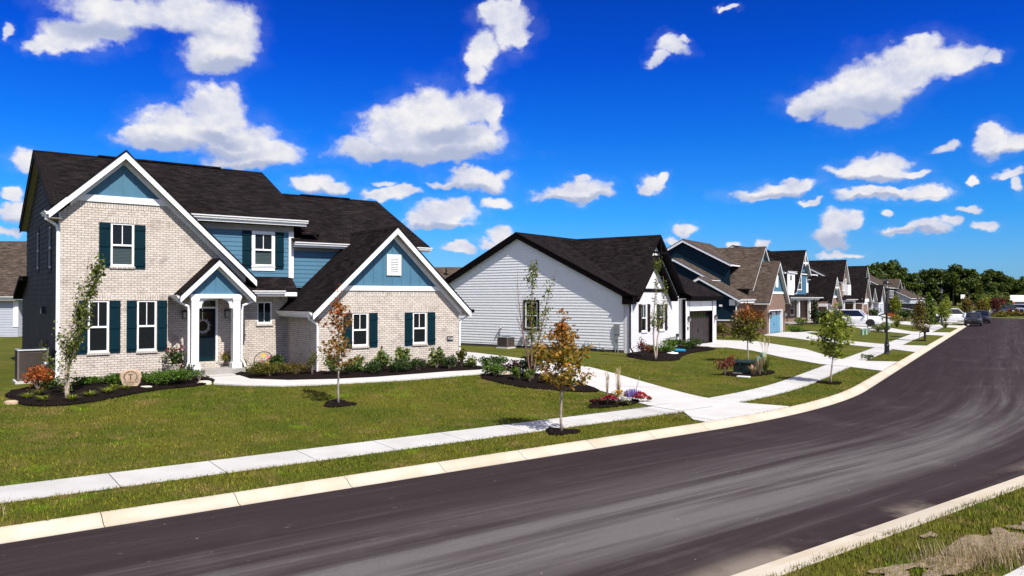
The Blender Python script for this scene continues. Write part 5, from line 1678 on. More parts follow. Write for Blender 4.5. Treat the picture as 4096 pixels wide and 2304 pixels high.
far_house('gabled_house', 'dark roofed house with grey upper gable and white garage door behind the white SUV', 54.6, 121, 34, .25, dict(
    body=(-9, 6.5, 14, 3.4), ridge=(8.0, 9.3, .53), y0=2.6, roof='charcoal shingle', front='brown brick', side='slate siding',
    gables=[(3.6, 3.4, 3.4, 6.7, 1.15, -.35, 7, 'brown brick', 0), (-4.2, 2.6, 2.9, 9.3, 1.28, 1.4, 8, 'brown brick', 3.2)],
    garages=[(1.4, 5.2, .25, 2.45, -.02 + .12, 'white garage paint')], windows=[(-5.4, -4.4, 4.5, 6.6, 1.85), (-3.4, -2.4, 4.3, 6.4, 1.85), (-6.5, -5, 1, 2.6, 2.6)],
    porches=[(-8.8, .1, .9, 3.25, 0)], boxes=[('bay_window', 'white trim', -4.4, -2.0, 1.2, 1.9, 3.9, 5.5), ('frieze_board', 'white trim', .6, 6.6, -.02, .09, 2.85, 3.35)]))
far_house('twin_gable_house', 'dark roofed house with two small grey front gables behind the street lamp', 67.6, 143, 34, .25, dict(
    body=(-9, 7, 14, 3.4), ridge=(8.0, 8.6, .53), y0=2.4, roof='charcoal shingle', front='brown brick', side='slate siding',
    gables=[(3.6, 3.3, 3.3, 5.9, .95, -.35, 7, 'pale grey siding', 0), (-4.8, 2.4, 2.4, 5.4, .95, -.2, 7, 'pale grey siding', 2.9), (-3.6, 2.6, 2.8, 9.3, 1.1, 1.2, 8, 'pale grey siding', 3.2)],
    garages=[(1.3, 5.6, .25, 2.3, .1, 'white garage paint')], porches=[(-8.8, .1, .9, 2.9, 0)], windows=[(-4.6, -2.6, 4.3, 6.1, 1.65)],
    boxes=[('upper_bay', 'black metal', .2, 4.4, 2.2, 5.0, 7.6, 8.3), ('upper_bay_side', 'black metal', 3.3, 4.4, 2.2, 5.0, 5.6, 7.59), ('upper_wall', 'white trim', .2, 3.3, 2.4, 5.0, 5.2, 7.59)]))
far_house('olive_house', 'two storey olive house under brown shingles with white porch beyond the lamp post', 86.0, 178, 34, .3, dict(
    body=(-2, 20, 13, 5.7), ridge=(6.5, 9.3, .52), y0=0.5, roof='brown shingle', front='charcoal siding', side='green grey siding',
    gables=[(17.5, 3.2, 3.2, 8.2, .7, -.6, 7, 'charcoal siding', 2.8)], windows=[(8.2, 10.6, 3.4, 5.3, .5), (12, 14, 3.4, 5.3, .5)], porches=[(8, 24, -1.2, 2.8, 0)]))
far_house('brown_roof_house', 'low house under a broad brown shingle roof behind the black trailer', 92.0, 181, 34, .3, dict(
    body=(9, 34, 12, 3.2), ridge=(5.5, 6.3, .50), y0=0.2, roof='brown shingle', front='pale grey siding', side='pale grey siding',
    garages=[(26, 31, .3, 2.6, .2, 'white garage paint')]))
far_house('slate_house', 'tall slate grey house with white edged gables left of the wood', 115.0, 236, 34, .3, dict(
    body=(-1, 30, 14, 5.0), ridge=(7, 8.4, .5), y0=0, roof='charcoal shingle', front='slate siding', side='slate siding',
    gables=[(16, 4, 4, 7.2, .7, -1.5, 8, 'slate siding', 0), (25, 3.5, 3.5, 7.8, .95, -1.0, 8, 'slate siding', 0)], windows=[(18.5, 20, 1, 3.5, 0)], porches=[(14, 30, -3.5, 2.9, 0)]))
far_house('pointed_house', 'small dark house with two narrow pointed gables before the wood', 132.5, 262, 34, .3, dict(
    body=(2, 24, 12, 3.4), ridge=(7, 5.6, .35), y0=1, roof='charcoal shingle', front='pale grey siding', side='slate siding',
    gables=[(10, 3, 3, 5.9, .9, -1, 7, 'pale grey siding', 0), (17, 3, 3, 5.9, .9, -1, 7, 'pale grey siding', 0)]))
far_house('grey_bungalow', 'low grey bungalow with pale gable end nearest the wood', 152.0, 282, 20, .3, dict(
    body=(-6, 10, 16, 2.9), ridge=(8, 4.6, .2), y0=0, roof='charcoal shingle', front='pale grey siding', side='pale grey siding',
    gables=[(8, 5, 7, 4.5, .28, -1.5, 9, 'green grey siding', 0)], garages=[(9, 12, .3, 2.3, -1.1, 'white garage paint')]))

def left_neighbour():
    h = House('grey_house', 'pale grey sided house under brown shingles at the left edge of the photo', -55, 57, 89.5, .55)
    F = h.front(0)
    h.wall(F, [(0, .62), (18.6, .62), (18.6, 3.3), (0, 3.3)], [], 'pale grey siding', 'siding', .19, lip=.02)
    h.wall(F, [(0, .4), (18.6, .4), (18.6, .63), (0, .63)], [], 'foundation', name='foundation')
    m = h.mb(F); m.box(18.25, 18.62, .0, .05, 1.35, 3.3); h.put(m, 'corner_board', 'white trim')
    h.gable('x', 8.2, 8.6, 8.6, 8.25, .545, -.3, 21.5, 'brown shingle', rake1=True, wall0=0, wall1=18.6, board=.2)
    h.gutter(-.3, 19.2, -.42, 3.6)
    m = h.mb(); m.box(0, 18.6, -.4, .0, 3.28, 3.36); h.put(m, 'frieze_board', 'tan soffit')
    h.wall(h.right(18.6), [(0, .4), (16, .4), (16, 3.5), (8.2, 7.9), (0, 3.5)], [], 'pale grey siding', name='side_wall')
    h.wall(h.left(0), [(0, .4), (16, .4), (16, 3.5), (8.2, 7.9), (0, 3.5)], [], 'pale grey siding', name='side_wall')
left_neighbour()

def distant_roof():
    h = House('hip_roof_house', 'distant house showing only a tan hip roof with a vent pipe between the near houses', -16.5, 98, 84, .4)
    h.wall(h.front(0), [(0, 0), (16, 0), (16, 4.4), (0, 4.4)], [], 'pale grey siding')
    h.wall(h.right(16), [(0, 0), (10, 0), (10, 4.4), (0, 4.4)], [], 'pale grey siding', name='side_wall')
    m = h.mb()
    a = [(-.5, -.5, 4.4), (16.5, -.5, 4.4), (16.5, 10.5, 4.4), (-.5, 10.5, 4.4)]
    r0, r1 = (5, 5, 7.6), (10.5, 5, 7.6)
    m.face([a[0], a[1], r1, r0]); m.face([a[1], a[2], r1]); m.face([a[2], a[3], r0, r1]); m.face([a[3], a[0], r0])
    r = h.put(m, 'roof', 'grey brown shingle')
    m = h.mb(); m.tube([(8.2, 3.2, 6.4), (8.2, 3.2, 7.35)], .09); m.box(7.9, 8.5, 3.1, 3.3, 6.5, 6.7); h.put(m, 'vent_pipe', 'dark brown trim', r)
    m = h.mb(); m.box(-.5, 16.5, -.53, -.5, 4.15, 4.4); h.put(m, 'fascia', 'white trim')
distant_roof()

def pale_building():
    h = House('industrial_building', 'long white metal building with pale doors beside the wood', 186, 296, 88, .1, 'building')
    F = h.front(0)
    m = h.mb(F); m.box(0, 46, -.2, 1.2, 2.0, 4.5); h.put(m, 'roof_fascia', 'white trim')
    h.wall(F, [(0, 0), (46, 0), (46, 2.1), (0, 2.1)], [], 'pale grey siding', 'batten', batten=.6)
    m = h.mb(F); m.box(4.6, 17, .0, .1, 0, 1.9); m.box(24, 34, .0, .1, 0, 1.9); h.put(m, 'loading_door', 'pale grey panel')
    m = h.mb(F); m.box(2.6, 4.5, .0, .15, 0, 2.0); m.box(18, 23, .0, .12, 0, 2.0); h.put(m, 'wall_panel', 'galvanised metal')
    for x in (9.5, 21.5, 33):
        m = h.mb(F); m.box(x, x + 1.8, 1.2, 1.26, 3.6, 4.2); h.put(m, 'vent', 'galvanised metal')
    m = h.mb(F); m.box(1.4, 1.8, 1.2, 1.26, 2.4, 3.8); h.put(m, 'narrow_sign', 'black metal')
    h.wall(h.left(0), [(0, 0), (20, 0), (20, 4.4), (0, 4.4)], [], 'pale grey panel', name='side_wall')
    m = h.mb(); m.box(0, 46, .2, 20, 4.0, 4.4); h.put(m, 'roof', 'pale grey panel')
pale_building()

# ------------------------------------------------------------------ vegetation
SHAPES = {
    'maple': [(0, 1.0), (.17, .52), (.35, .86), (.55, .42), (.75, .66), (1.0, .18)],
    'oval': [(0, 1.0), (.28, .62), (.62, .55), (1.0, .75)],
    'kite': [(0, 1.0), (.5, .42), (1.0, .8)],
}

def shape_pts(kind):
    pr = SHAPES[kind]
    pts = [(r * math.cos(a * math.pi), r * math.sin(a * math.pi)) for a, r in pr]
    pts += [(r * math.cos(a * math.pi), -r * math.sin(a * math.pi)) for a, r in reversed(pr[1:-1])]
    return np.array(pts)

def rand_rot(rng, n, flat=0.0):
    """random orthonormal pairs; flat biases leaf normals upward"""
    nrm = rng.normal(size=(n, 3))
    nrm[:, 2] = np.abs(nrm[:, 2]) + flat
    nrm /= np.linalg.norm(nrm, axis=1)[:, None]
    t = rng.normal(size=(n, 3))
    t -= (t * nrm).sum(1)[:, None] * nrm
    t /= np.linalg.norm(t, axis=1)[:, None]
    return t, np.cross(nrm, t), nrm

def leaves(name, centers, size, kind, mat, parent=None, seed=0, flat=0.3, droop=0.25):
    rng = np.random.default_rng(seed)
    n = len(centers)
    sp = shape_pts(kind)
    k = len(sp)
    t, b, nr = rand_rot(rng, n, flat)
    t[:, 2] -= droop
    s = size * rng.uniform(0.6, 1.25, n)
    v = centers[:, None, :] + s[:, None, None] * (sp[None, :, 0, None] * t[:, None, :] + sp[None, :, 1, None] * b[:, None, :] + (np.abs(sp[None, :, 1, None]) * .35) * nr[:, None, :])
    f = np.arange(n * k).reshape(n, k)
    return np_mesh(name, v.reshape(-1, 3), f, mat, parent)

def prof(t, pts):
    return float(np.interp(t, [p[0] for p in pts], [p[1] for p in pts]))

def tree(name, label, x, y, H, th, crown, leafm, barkm, leaf=0.1, n=1500, limbs=22, tr=0.035, lean=(0, 0), seed=1, kind='maple', group=None, spread=0.11, cat='tree', gap=0.0, zoff=0.0):
    """young street tree: tapered trunk, rising limbs, leaves gathered along the limbs. crown: [(height fraction, radius)]"""
    rng = np.random.default_rng(seed)
    z0 = gz(x, y) + zoff
    root = empty(name, (x, y, z0))
    tag(root, label, cat, group)
    m = MB()
    path = [(lean[0] * t + .02 * math.sin(5 * t + seed), lean[1] * t + .02 * math.cos(4 * t + seed), H * .96 * t) for t in [i / 9 for i in range(10)]]
    m.tube([(0, 0, -.06)] + path[1:], [tr * 1.25] + [tr * (1.05 - .95 * i / 9) for i in range(1, 10)], 7)
    def tp(z):
        t = z / (H * .96)
        return np.array([lean[0] * t, lean[1] * t, z])
    cl = []
    for i in range(limbs):
        f = (i + .5) / limbs
        zs = th * .97 + (H * .86 - th) * f
        a = i * 2.4 + rng.uniform(-.4, .4)
        rr = prof(min(1, (zs - th) / (H - th) + .1), crown) * rng.uniform(.72, 1.12)
        if gap and rng.random() < gap: rr *= .45
        rise = rr * rng.uniform(.55, 1.0)
        p0 = tp(zs)
        p2 = p0 + np.array([math.cos(a) * rr, math.sin(a) * rr, rise])
        p1 = (p0 + p2) / 2 + np.array([math.cos(a) * rr * .12, math.sin(a) * rr * .12, -rise * .08])
        r0 = tr * .42 * (1 - .6 * f)
        m.tube([tuple(p0), tuple(p1), tuple(p2)], [r0, r0 * .65, r0 * .25], 5)
        nt = max(2, int(rr / .16))
        for j in range(nt):
            t = (j + .7) / nt
            q = p0 * (1 - t) + p2 * t if t > .5 else p0 * (1 - t) + p2 * t
            cl.append((q, rr))
            b = a + rng.choice([-1, 1]) * rng.uniform(.5, 1.2)
            ln = rr * .42 * (1.1 - t * .6)
            e = q + np.array([math.cos(b) * ln, math.sin(b) * ln, ln * .5])
            m.tube([tuple(q), tuple(e)], [r0 * .35, r0 * .15], 4, cap=False)
            cl.append((e, rr)); cl.append(((q + e) / 2, rr))
    for k in range(5):
        cl.append((tp(H * (.84 + .04 * k)), .2))
    m.build('trunk', barkm, root, smooth=True)
    idx = rng.integers(0, len(cl), n)
    c = np.array([cl[i][0] for i in idx]) + rng.normal(size=(n, 3)) * spread * np.array([1, 1, .9])
    c = c[c[:, 2] > th * .82]
    leaves('crown', c, leaf, kind, leafm, root, seed + 5)
    return root

SG = 'young street trees along the pavement'
tree('maple_tree', 'slim maple with sparse red and rust leaves on the lawn before the brick house', -5.03, 22.53, 3.42, .98, [(0, .42), (.12, .62), (.3, .60), (.55, .46), (.8, .24), (1, .06)], 'sparse maple leaf', 'young bark', .068, 820, 24, .032, (-.02, .0), 11, spread=.055, gap=.15)
tree('maple_tree', 'golden orange maple on the grass strip by the kerb, its crown before the driveway', 1.23, 19.33, 3.02, 1.02, [(0, .60), (.15, .72), (.4, .56), (.6, .36), (.8, .22), (1, .05)], 'gold maple leaf', 'young bark', .068, 1650, 26, .034, (.04, .0), 23, spread=.075, gap=.1)
tree('maple_tree', 'leaning yellow green maple on the grass strip right of the second driveway', 12.47, 30.38, 3.02, .95, [(0, .46), (.2, .72), (.45, .66), (.7, .42), (1, .12)], 'yellow green leaf', 'young bark', .082, 1500, 24, .035, (.28, .10), 37, spread=.09, gap=.1)
tree('maple_tree', 'half green half russet maple behind the green utility box', 12.06, 39.6, 2.98, 1.02, [(0, .45), (.15, .72), (.5, .66), (.75, .42), (1, .12)], 'turning maple leaf', 'young bark', .085, 1900, 26, .035, (-.05, .0), 41, spread=.10)
tree('maple_tree', 'brown olive feathery tree on the grass strip beside the mailbox', 31.68, 60.22, 3.35, .75, [(0, .38), (.2, .52), (.6, .45), (1, .1)], 'brown olive leaf', 'young bark', .08, 1500, 24, .03, (-.05, 0), 43, spread=.12, kind='oval')
tree('maple_tree', 'dense dark green young tree just behind the mailbox', 45.0, 83.6, 3.9, .35, [(0, .5), (.3, .72), (.7, .5), (1, .1)], 'green leaf', 'young bark', .12, 1900, 24, .04, (0, 0), 47, spread=.13, kind='oval')
tree('maple_tree', 'bright green young maple above a mound of tall grass', 45.18, 81.14, 3.05, .9, [(0, .3), (.25, .5), (.6, .42), (1, .1)], 'yellow green leaf', 'young bark', .10, 1000, 20, .03, (0, 0), 53, spread=.11)
tree('maple_tree', 'bright green young maple before the white pickup truck', 54.0, 96.5, 3.35, .95, [(0, .5), (.3, .75), (.6, .6), (1, .15)], 'yellow green leaf', 'young bark', .12, 1300, 22, .03, (0, 0), 59, spread=.13)
tree('maple_tree', 'yellow green tree in an orange leaf bed left of the black trailer', 60.2, 121.6, 3.7, .8, [(0, .4), (.25, .72), (.6, .6), (1, .15)], 'yellow green leaf', 'young bark', .14, 1300, 22, .035, (0, 0), 61, spread=.14)
tree('maple_tree', 'thin brown tree by the white pickup near the far street corner', 71.5, 122.0, 3.5, .7, [(0, .4), (.25, .8), (.6, .7), (1, .2)], 'brown olive leaf', 'young bark', .14, 900, 20, .03, (0, 0), 67, spread=.18, kind='oval')
tree('maple_tree', 'straw brown tree right of the thin brown one', 77.5, 128.0, 3.3, .5, [(0, .5), (.3, 1.0), (.6, .8), (1, .2)], 'brown olive leaf', 'young bark', .15, 900, 20, .03, (0, 0), 71, spread=.2, kind='oval')
tree('maple_tree', 'small green tree past the parked dark cars', 96.0, 157.0, 4.2, .7, [(0, .6), (.3, 1.2), (.6, 1.0), (1, .3)], 'yellow green leaf', 'young bark', .2, 900, 20, .04, (0, 0), 73, spread=.22)
tree('maple_tree', 'last small green tree before the wood beside the white building', 108.0, 172.0, 4.4, .7, [(0, .7), (.3, 1.4), (.6, 1.1), (1, .3)], 'green leaf', 'young bark', .22, 900, 20, .04, (0, 0), 74, spread=.25)
tree('plum_tree', 'small dark maroon tree on the planted island', 95.66, 153.4, 3.6, 1.0, [(0, .7), (.3, 1.05), (.6, .8), (1, .3)], 'maroon leaf', 'bark', .18, 700, 18, .04, (0, 0), 79, spread=.2, kind='oval')
tree('plum_tree', 'thin flat topped reddish brown tree on the planted island', 101.9, 161.4, 3.4, 1.7, [(0, .5), (.4, 1.2), (.7, 1.2), (1, .9)], 'maroon leaf', 'bark', .15, 450, 16, .035, (0, 0), 83, spread=.22, kind='oval')

def clump_tree(name, label, x, y, stems, mats, seed, zoff=0.0):
    """multi-stemmed birch: stems = [(points, r0, leafy from..to fraction, leaves, side twigs)]"""
    rng = np.random.default_rng(seed)
    root = empty(name, (x, y, gz(x, y) + zoff)); tag(root, label, 'tree')
    cl = []
    for pts, r0, lf, nl, tw in stems:
        m = MB()
        pts = [np.array(p, float) for p in pts]
        fine = []
        for a, b in zip(pts[:-1], pts[1:]):
            for k in range(4): fine.append(a + (b - a) * k / 4 + rng.normal(size=3) * .008)
        fine.append(pts[-1])
        N = len(fine)
        m.tube([tuple(p) for p in fine], [r0 * (1 - .9 * i / (N - 1)) for i in range(N)], 6)
        for k in range(tw):
            t = rng.uniform(.22, .95)
            p = fine[int(t * (N - 1))]
            a = rng.uniform(0, 6.28)
            ln = (1 - t * .55) * rng.uniform(.3, .75)
            d = np.array([math.cos(a) * .6, math.sin(a) * .6, .9])
            q1 = p + d * ln * .5; q2 = p + d * ln + np.array([0, 0, ln * .25])
            m.tube([tuple(p), tuple(q1), tuple(q2)], [r0 * .22 * (1.2 - t), r0 * .15 * (1.2 - t), .002], 4, cap=False)
            e = q1 + np.array([math.cos(a + 1) * ln * .3, math.sin(a + 1) * ln * .3, ln * .35])
            m.tube([tuple(q1), tuple(e)], [.003, .0015], 3, cap=False)
            if lf and lf[0] <= t <= lf[1]:
                cl += [p, q1, q1, q2, e]
        if lf and nl:
            i0, i1 = int(lf[0] * (N - 1)), int(lf[1] * (N - 1))
            cl += fine[i0:i1]
            cl = cl
        m.build('trunk', mats[0], root, smooth=True)
        if lf and nl:
            c = np.array([cl[i] for i in rng.integers(0, len(cl), nl)]) + rng.normal(size=(nl, 3)) * np.array([.07, .07, .09])
            leaves('crown', c, .052, 'oval', mats[1], root, seed + nl)
            cl = []
    return root
f1 = np.array([.795, .606, 0])     # along the brick house front
def al(*pts):
    return [tuple(f1 * a + np.array([0, 0, z]) + np.array([.606, -.795, 0]) * b) for a, z, b in pts]
clump_tree('birch_clump', 'leafy birch with pale peeling stems at the left corner of the brick house', -12.72, 22.2,
           [(al((0, -.05, 0), (.02, .8, 0), (.22, 1.7, .05), (.45, 2.6, 0), (.72, 3.45, 0), (.80, 3.9, 0)), .045, (.06, 1.0), 1500, 34),
            (al((-.02, 0, .03), (-.05, .7, .05), (-.02, 1.6, .05), (.18, 2.5, .1), (.48, 3.7, .1), (.58, 4.55, .1)), .036, (.05, .4), 330, 44),
            (al((.0, 0, -.05), (-.1, .4, 0), (-.35, .85, .1), (-.62, 1.25, .15)), .02, (.3, 1.0), 110, 12)], ('birch bark', 'birch leaf'), 101)
clump_tree('birch_clump', 'tall thin birch with bare pink side stems in the bed beside the driveway', 0.68, 28.02,
           [(al((.05, -.05, 0), (.02, 1.2, 0), (.03, 2.4, 0), (.06, 3.6, 0), (.10, 4.35, 0)), .04, (.15, 1.0), 700, 22),
            (al((-.02, 0, 0), (-.16, .9, 0), (-.42, 1.9, 0), (-.58, 3.0, 0), (-.60, 4.1, 0)), .032, (.05, .12), 20, 60),
            (al((.08, 0, 0), (.3, 1.2, 0), (.62, 2.3, 0), (.85, 3.2, 0), (1.2, 3.9, 0)), .03, (.25, .8), 260, 40)], ('pink twig', 'birch leaf'), 103)
clump_tree('birch_clump', 'tall slender birch in front of the white house gable', 7.54, 40.85,
           [(al((0, -.05, 0), (-.12, 1.2, 0), (-.12, 2.3, 0), (.05, 3.6, 0), (.2, 4.7, 0), (.3, 5.2, 0)), .05, (.28, 1.0), 750, 20),
            (al((.06, 0, 0), (.2, 1.2, 0), (.55, 2.4, 0), (.75, 3.4, 0), (.62, 4.4, 0)), .045, (.35, 1.0), 480, 24)], ('birch bark', 'birch leaf'), 107)

def shrub(name, label, x, y, w, h, mat, n=500, leaf=.05, kind='oval', seed=0, lumps=7, cat='shrub', group=None, d=None, stems=True, flat=.3, zoff=0.0, open_=0.0):
    """bush as a leaf cloud over several lobes with a few stems; one mesh for leaves, stems as a part"""
    rng = np.random.default_rng(seed + 17)
    z0 = gz(x, y) + .03 + zoff
    d = d or w
    root = empty(name, (x, y, z0)); tag(root, label, cat, group)
    lob = []
    for i in range(lumps):
        a = rng.uniform(0, 6.28); r = math.sqrt(rng.random()) * .34
        s = rng.uniform(.24, .36)
        lob.append((np.array([math.cos(a) * r * w, math.sin(a) * r * d, h * rng.uniform(.32, .72)]), np.array([s * w, s * d, h * rng.uniform(.22, .33)])))
    idx = rng.integers(0, lumps, n)
    u = rng.normal(size=(n, 3)); u /= np.linalg.norm(u, axis=1)[:, None]
    rad = rng.random(n) ** (.33 if not open_ else .6)
    c = np.array([lob[i][0] for i in idx]) + u * rad[:, None] * np.array([lob[i][1] for i in idx])
    c[:, 2] = np.clip(c[:, 2], .02, None)
    leaves('foliage', c, leaf, kind, mat, root, seed + 3, flat)
    if stems:
        m = MB()
        for l, s in lob:
            m.tube([(0, 0, -.02), tuple(l * np.array([.5, .5, .6])), tuple(l)], [.012 * (1 + w), .008 * (1 + w), .004], 4, cap=False)
        m.build('stems', 'bark', root)
    return root

def blades(name, label, x, y, r, h, mat, n=90, seed=0, width=.012, arch=.6, cat='plant', group=None, zoff=0.0, plume=None, base=0.1):
    """clump of arching strap leaves"""
    rng = np.random.default_rng(seed + 29)
    root = empty(name, (x, y, gz(x, y) + .02 + zoff)); tag(root, label, cat, group)
    verts, faces = [], []
    for i in range(n):
        a = rng.uniform(0, 6.28); L = h * rng.uniform(.6, 1.15); sp = r * rng.uniform(.25, 1.1)
        b = np.array([math.cos(a), math.sin(a), 0]); s = np.array([-math.sin(a), math.cos(a), 0]) * width
        o0 = b * r * base * rng.random()
        pts = []
        for k in range(4):
            t = k / 3
            pts.append(o0 + b * sp * t ** 1.5 + np.array([0, 0, L * (t - arch * .62 * t ** 2.6)]))
        i0 = len(verts)
        for k, p in enumerate(pts):
            wk = [1, .95, .65, .08][k]
            verts += [p - s * wk, p + s * wk]
        for k in range(3):
            faces.append((i0 + 2 * k, i0 + 2 * k + 1, i0 + 2 * k + 3, i0 + 2 * k + 2))
    np_mesh('leaves', verts, faces, mat, root)
    if plume:
        m = MB()
        for i in range(plume[0]):
            a = rng.uniform(0, 6.28); R_ = r * rng.uniform(.1, .7); L = plume[1] * rng.uniform(.8, 1.1)
            e = (math.cos(a) * R_, math.sin(a) * R_, L)
            m.tube([(0, 0, 0), (e[0] * .4, e[1] * .4, L * .6), e], [.004, .004, .003], 3, cap=False)
            m.tube([(e[0] * .8, e[1] * .8, L * .86), e, (e[0] * 1.12, e[1] * 1.12, L * 1.06)], [.006, .014, .003], 5)
        m.build('plumes', 'dry stalk', root)
    return root

def blossoms(root, mat, pts, r, name='flowers', petals=7):
    m = MB()
    rr = random.Random(len(pts))
    for p in pts:
        s = r * rr.uniform(.7, 1.2)
        t = (rr.uniform(-.5, .5), rr.uniform(-.8, .1))
        for k in range(petals):
            a = 2 * math.pi * k / petals; b = a + math.pi / petals; c = a - math.pi / petals
            up = lambda rad, ang, z: (p[0] + rad * math.cos(ang), p[1] + rad * math.sin(ang) + z * t[1] * .0, p[2] + z + rad * (t[0] * math.cos(ang) + t[1] * math.sin(ang)))
            m.face([up(0, 0, s * .25), up(s * .7, c, s * .2), up(s, a, 0), up(s * .7, b, s * .2)])
    return m.build(name, mat, root)

# --- bed left of the entrance
def at(u, w): return hp(u, w)
shrub('japanese_maple', 'round orange red dwarf maple beside the air conditioner', *at(-.75, -1.55), .78, .80, 'orange leaf', 900, .05, 'maple', 1, cat='shrub')
shrub('evergreen_shrub', 'low dark evergreen at the foot of the left downspout', *at(-.32, -1.6), .75, .42, 'dark green leaf', 600, .045, 'kite', 2)
shrub('juniper', 'bright juniper under the left ground floor window', *at(.65, -1.3), .95, .34, 'juniper leaf', 900, .055, 'kite', 3, d=.7)
shrub('juniper', 'bright juniper left of the engraved stone', *at(1.45, -1.45), 1.0, .38, 'juniper leaf', 900, .055, 'kite', 4, d=.7)
shrub('juniper', 'bright juniper partly behind the engraved stone on its right', *at(2.2, -1.2), .7, .36, 'juniper leaf', 600, .055, 'kite', 5, d=.6)
shrub('juniper', 'widest low juniper, right of the engraved stone', *at(2.75, -2.55), 1.75, .52, 'juniper leaf', 2600, .05, 'kite', 6, d=1.3, lumps=12)
for i, (u, w, lab) in enumerate(((-1.2, -3.5, 'yellow green daylily at the far left end of the bed'), (-.85, -2.75, 'yellow green daylily before the orange dwarf maple'), (-.88, -4.15, 'yellow green daylily at the front left corner of the bed'),
                                 (-.22, -4.35, 'yellow green daylily at the foot of the birch'), (.3, -3.9, 'yellow green daylily alone right of the birch'), (.82, -3.55, 'yellow green daylily in front, left of the stone'),
                                 (1.1, -2.95, 'yellow green daylily behind another, left of the stone'), (1.36, -3.25, 'yellow green daylily right in front of the stone'))):
    r = blades('daylily', lab, *at(u, w), .30, .34, 'daylily leaf', 80, i, .011, .75, group='daylilies in the left bed')
    if i == 0: blossoms(r, 'yellow petal', [(.05, -.1, .3)], .05)
s = shrub('salvia', 'dark leafy stems beside the left porch column', *at(3.75, -1.2), .55, .62, 'dark green leaf', 330, .035, 'kite', 8, cat='plant', open_=1)
s = shrub('salvia', 'small dark upright plant left of the front step', *at(3.72, -2.5), .42, .48, 'dark green leaf', 240, .035, 'kite', 9, cat='plant', open_=1)

def stone(name, label, x, y, r, h, mat='stone tan', seed=0, cat='stone'):
    m = MB(); rr = random.Random(seed); n = 9
    ring0 = [(r * rr.uniform(.75, 1.1) * math.cos(2 * math.pi * k / n), r * .7 * rr.uniform(.75, 1.1) * math.sin(2 * math.pi * k / n)) for k in range(n)]
    for (z0, s0), (z1, s1) in (((-.03, 1), (h * .6, .92)), ((h * .6, .92), (h, .6))):
        for k in range(n):
            a, b = ring0[k], ring0[(k + 1) % n]
            m.face([(a[0] * s0, a[1] * s0, z0), (b[0] * s0, b[1] * s0, z0), (b[0] * s1, b[1] * s1, z1), (a[0] * s1, a[1] * s1, z1)])
    m.face([(a * .6, b * .6, h) for a, b in ring0])
    o = m.build(name, mat, None, merge=True)
    o.location = (x, y, gz(x, y) + .03)
    tag(o, label, cat)
    return o
stone('flat_stone', 'flat pale stone at the far left tip of the bed', *at(-1.6, -3.9), .2, .07, seed=3)
stone('flat_stone', 'flat pale stone beside the front step', *at(3.75, -3.0), .28, .08, 'terracotta light', seed=4)
stone('flat_stone', 'thin flat stone right of the engraved one', *at(2.0, -2.9), .22, .05, 'terracotta light', seed=5)

def engraved_stone():
    x, y = at(1.68, -2.35)
    r = empty('engraved_stone', (x, y, gz(x, y) + .02), R(90 - 52.7 - 18))
    tag(r, 'upright tan boulder engraved with a wreath, a large T and a name', 'stone')
    out = [(-.20, 0), (-.26, .12), (-.31, .30), (-.30, .42), (-.23, .49), (-.10, .535), (.06, .545), (.20, .50), (.28, .43), (.31, .30), (.27, .10), (.20, .0), (.0, -.03)]
    m = MB()
    n = len(out)
    f0 = [(a * .93, -.07, .25 + (c - .25) * .93) for a, c in out]
    f1_ = [(a, -.03, c) for a, c in out]; f2 = [(a, .10, c) for a, c in out]; f3 = [(a * .85, .15, .25 + (c - .25) * .85) for a, c in out]
    m.face(f0); m.face(list(reversed(f3)))
    for p, q in ((f0, f1_), (f1_, f2), (f2, f3)):
        for i in range(n):
            j = (i + 1) % n
            m.face([p[i], p[j], q[j], q[i]])
    b = m.build('boulder', 'stone tan', r, merge=True)
    e = R(90)
    text_part('letter', 'T', .25, 'engraving', r, (0, -.072, .30), (e, 0, 0), .003)
    text_part('name_line', 'TESCHENDORF', .062, 'engraving', r, (0, -.072, .145), (e, 0, 0), .002)
    text_part('date_line', 'EST.  2003', .05, 'engraving', r, (0, -.072, .085), (e, 0, 0), .002)
    m = MB()
    for k in range(30):
        a = math.radians(-40 + 260 * k / 29)
        for s in (-.35, .35):
            c = Vector((math.cos(a) * .185, -.073, .315 + math.sin(a) * .165))
            t = a + math.pi / 2 * (1 if k > 14 else -1) + s * 2
            d = Vector((math.cos(t), 0, math.sin(t))) * .032; nn = Vector((-d.z, 0, d.x)) * .28
            m.face([tuple(c), tuple(c + d * .5 + nn), tuple(c + d), tuple(c + d * .5 - nn)])
    m.build('engraved_wreath', 'engraving', r)
engraved_stone()

def urn_planter():
    x, y = at(3.42, -.42)
    r = empty('flower_pot', (x, y, gz(x, y) + .02)); tag(r, 'pale pot of pink geraniums left of the porch', 'flower pot')
    MB().lathe([(.0, 0), (.17, 0), (.19, .05), (.15, .1), (.2, .3), (.25, .42), (.27, .45), (.22, .45), (.2, .40), (0, .40)], n=18).build('pot', 'terracotta light', r, smooth=True)
    rng = np.random.default_rng(3)
    c = rng.normal(size=(520, 3)) * np.array([.16, .16, .15]) + np.array([0, 0, .70]); c[:, 2] = np.clip(c[:, 2], .35, 1.1)
    leaves('foliage', c, .05, 'oval', 'dark green leaf', r, 4)
    blossoms(r, 'pink petal', [(rr_[0] * .17, rr_[1] * .17, .93 + rr_[2] * .05) for rr_ in rng.normal(size=(26, 3))], .055)
urn_planter()
shrub('maroon_shrub', 'dark maroon plant between the pink geraniums and the porch', *at(3.62, -.1), .42, .85, 'maroon leaf', 300, .05, 'oval', 12, cat='plant')
r = shrub('chrysanthemum', 'yellow and rust chrysanthemums on the porch beside the right column', *at(5.25, -.1), .46, .50, 'olive leaf', 350, .035, 'oval', 13, cat='flowers', zoff=.29)
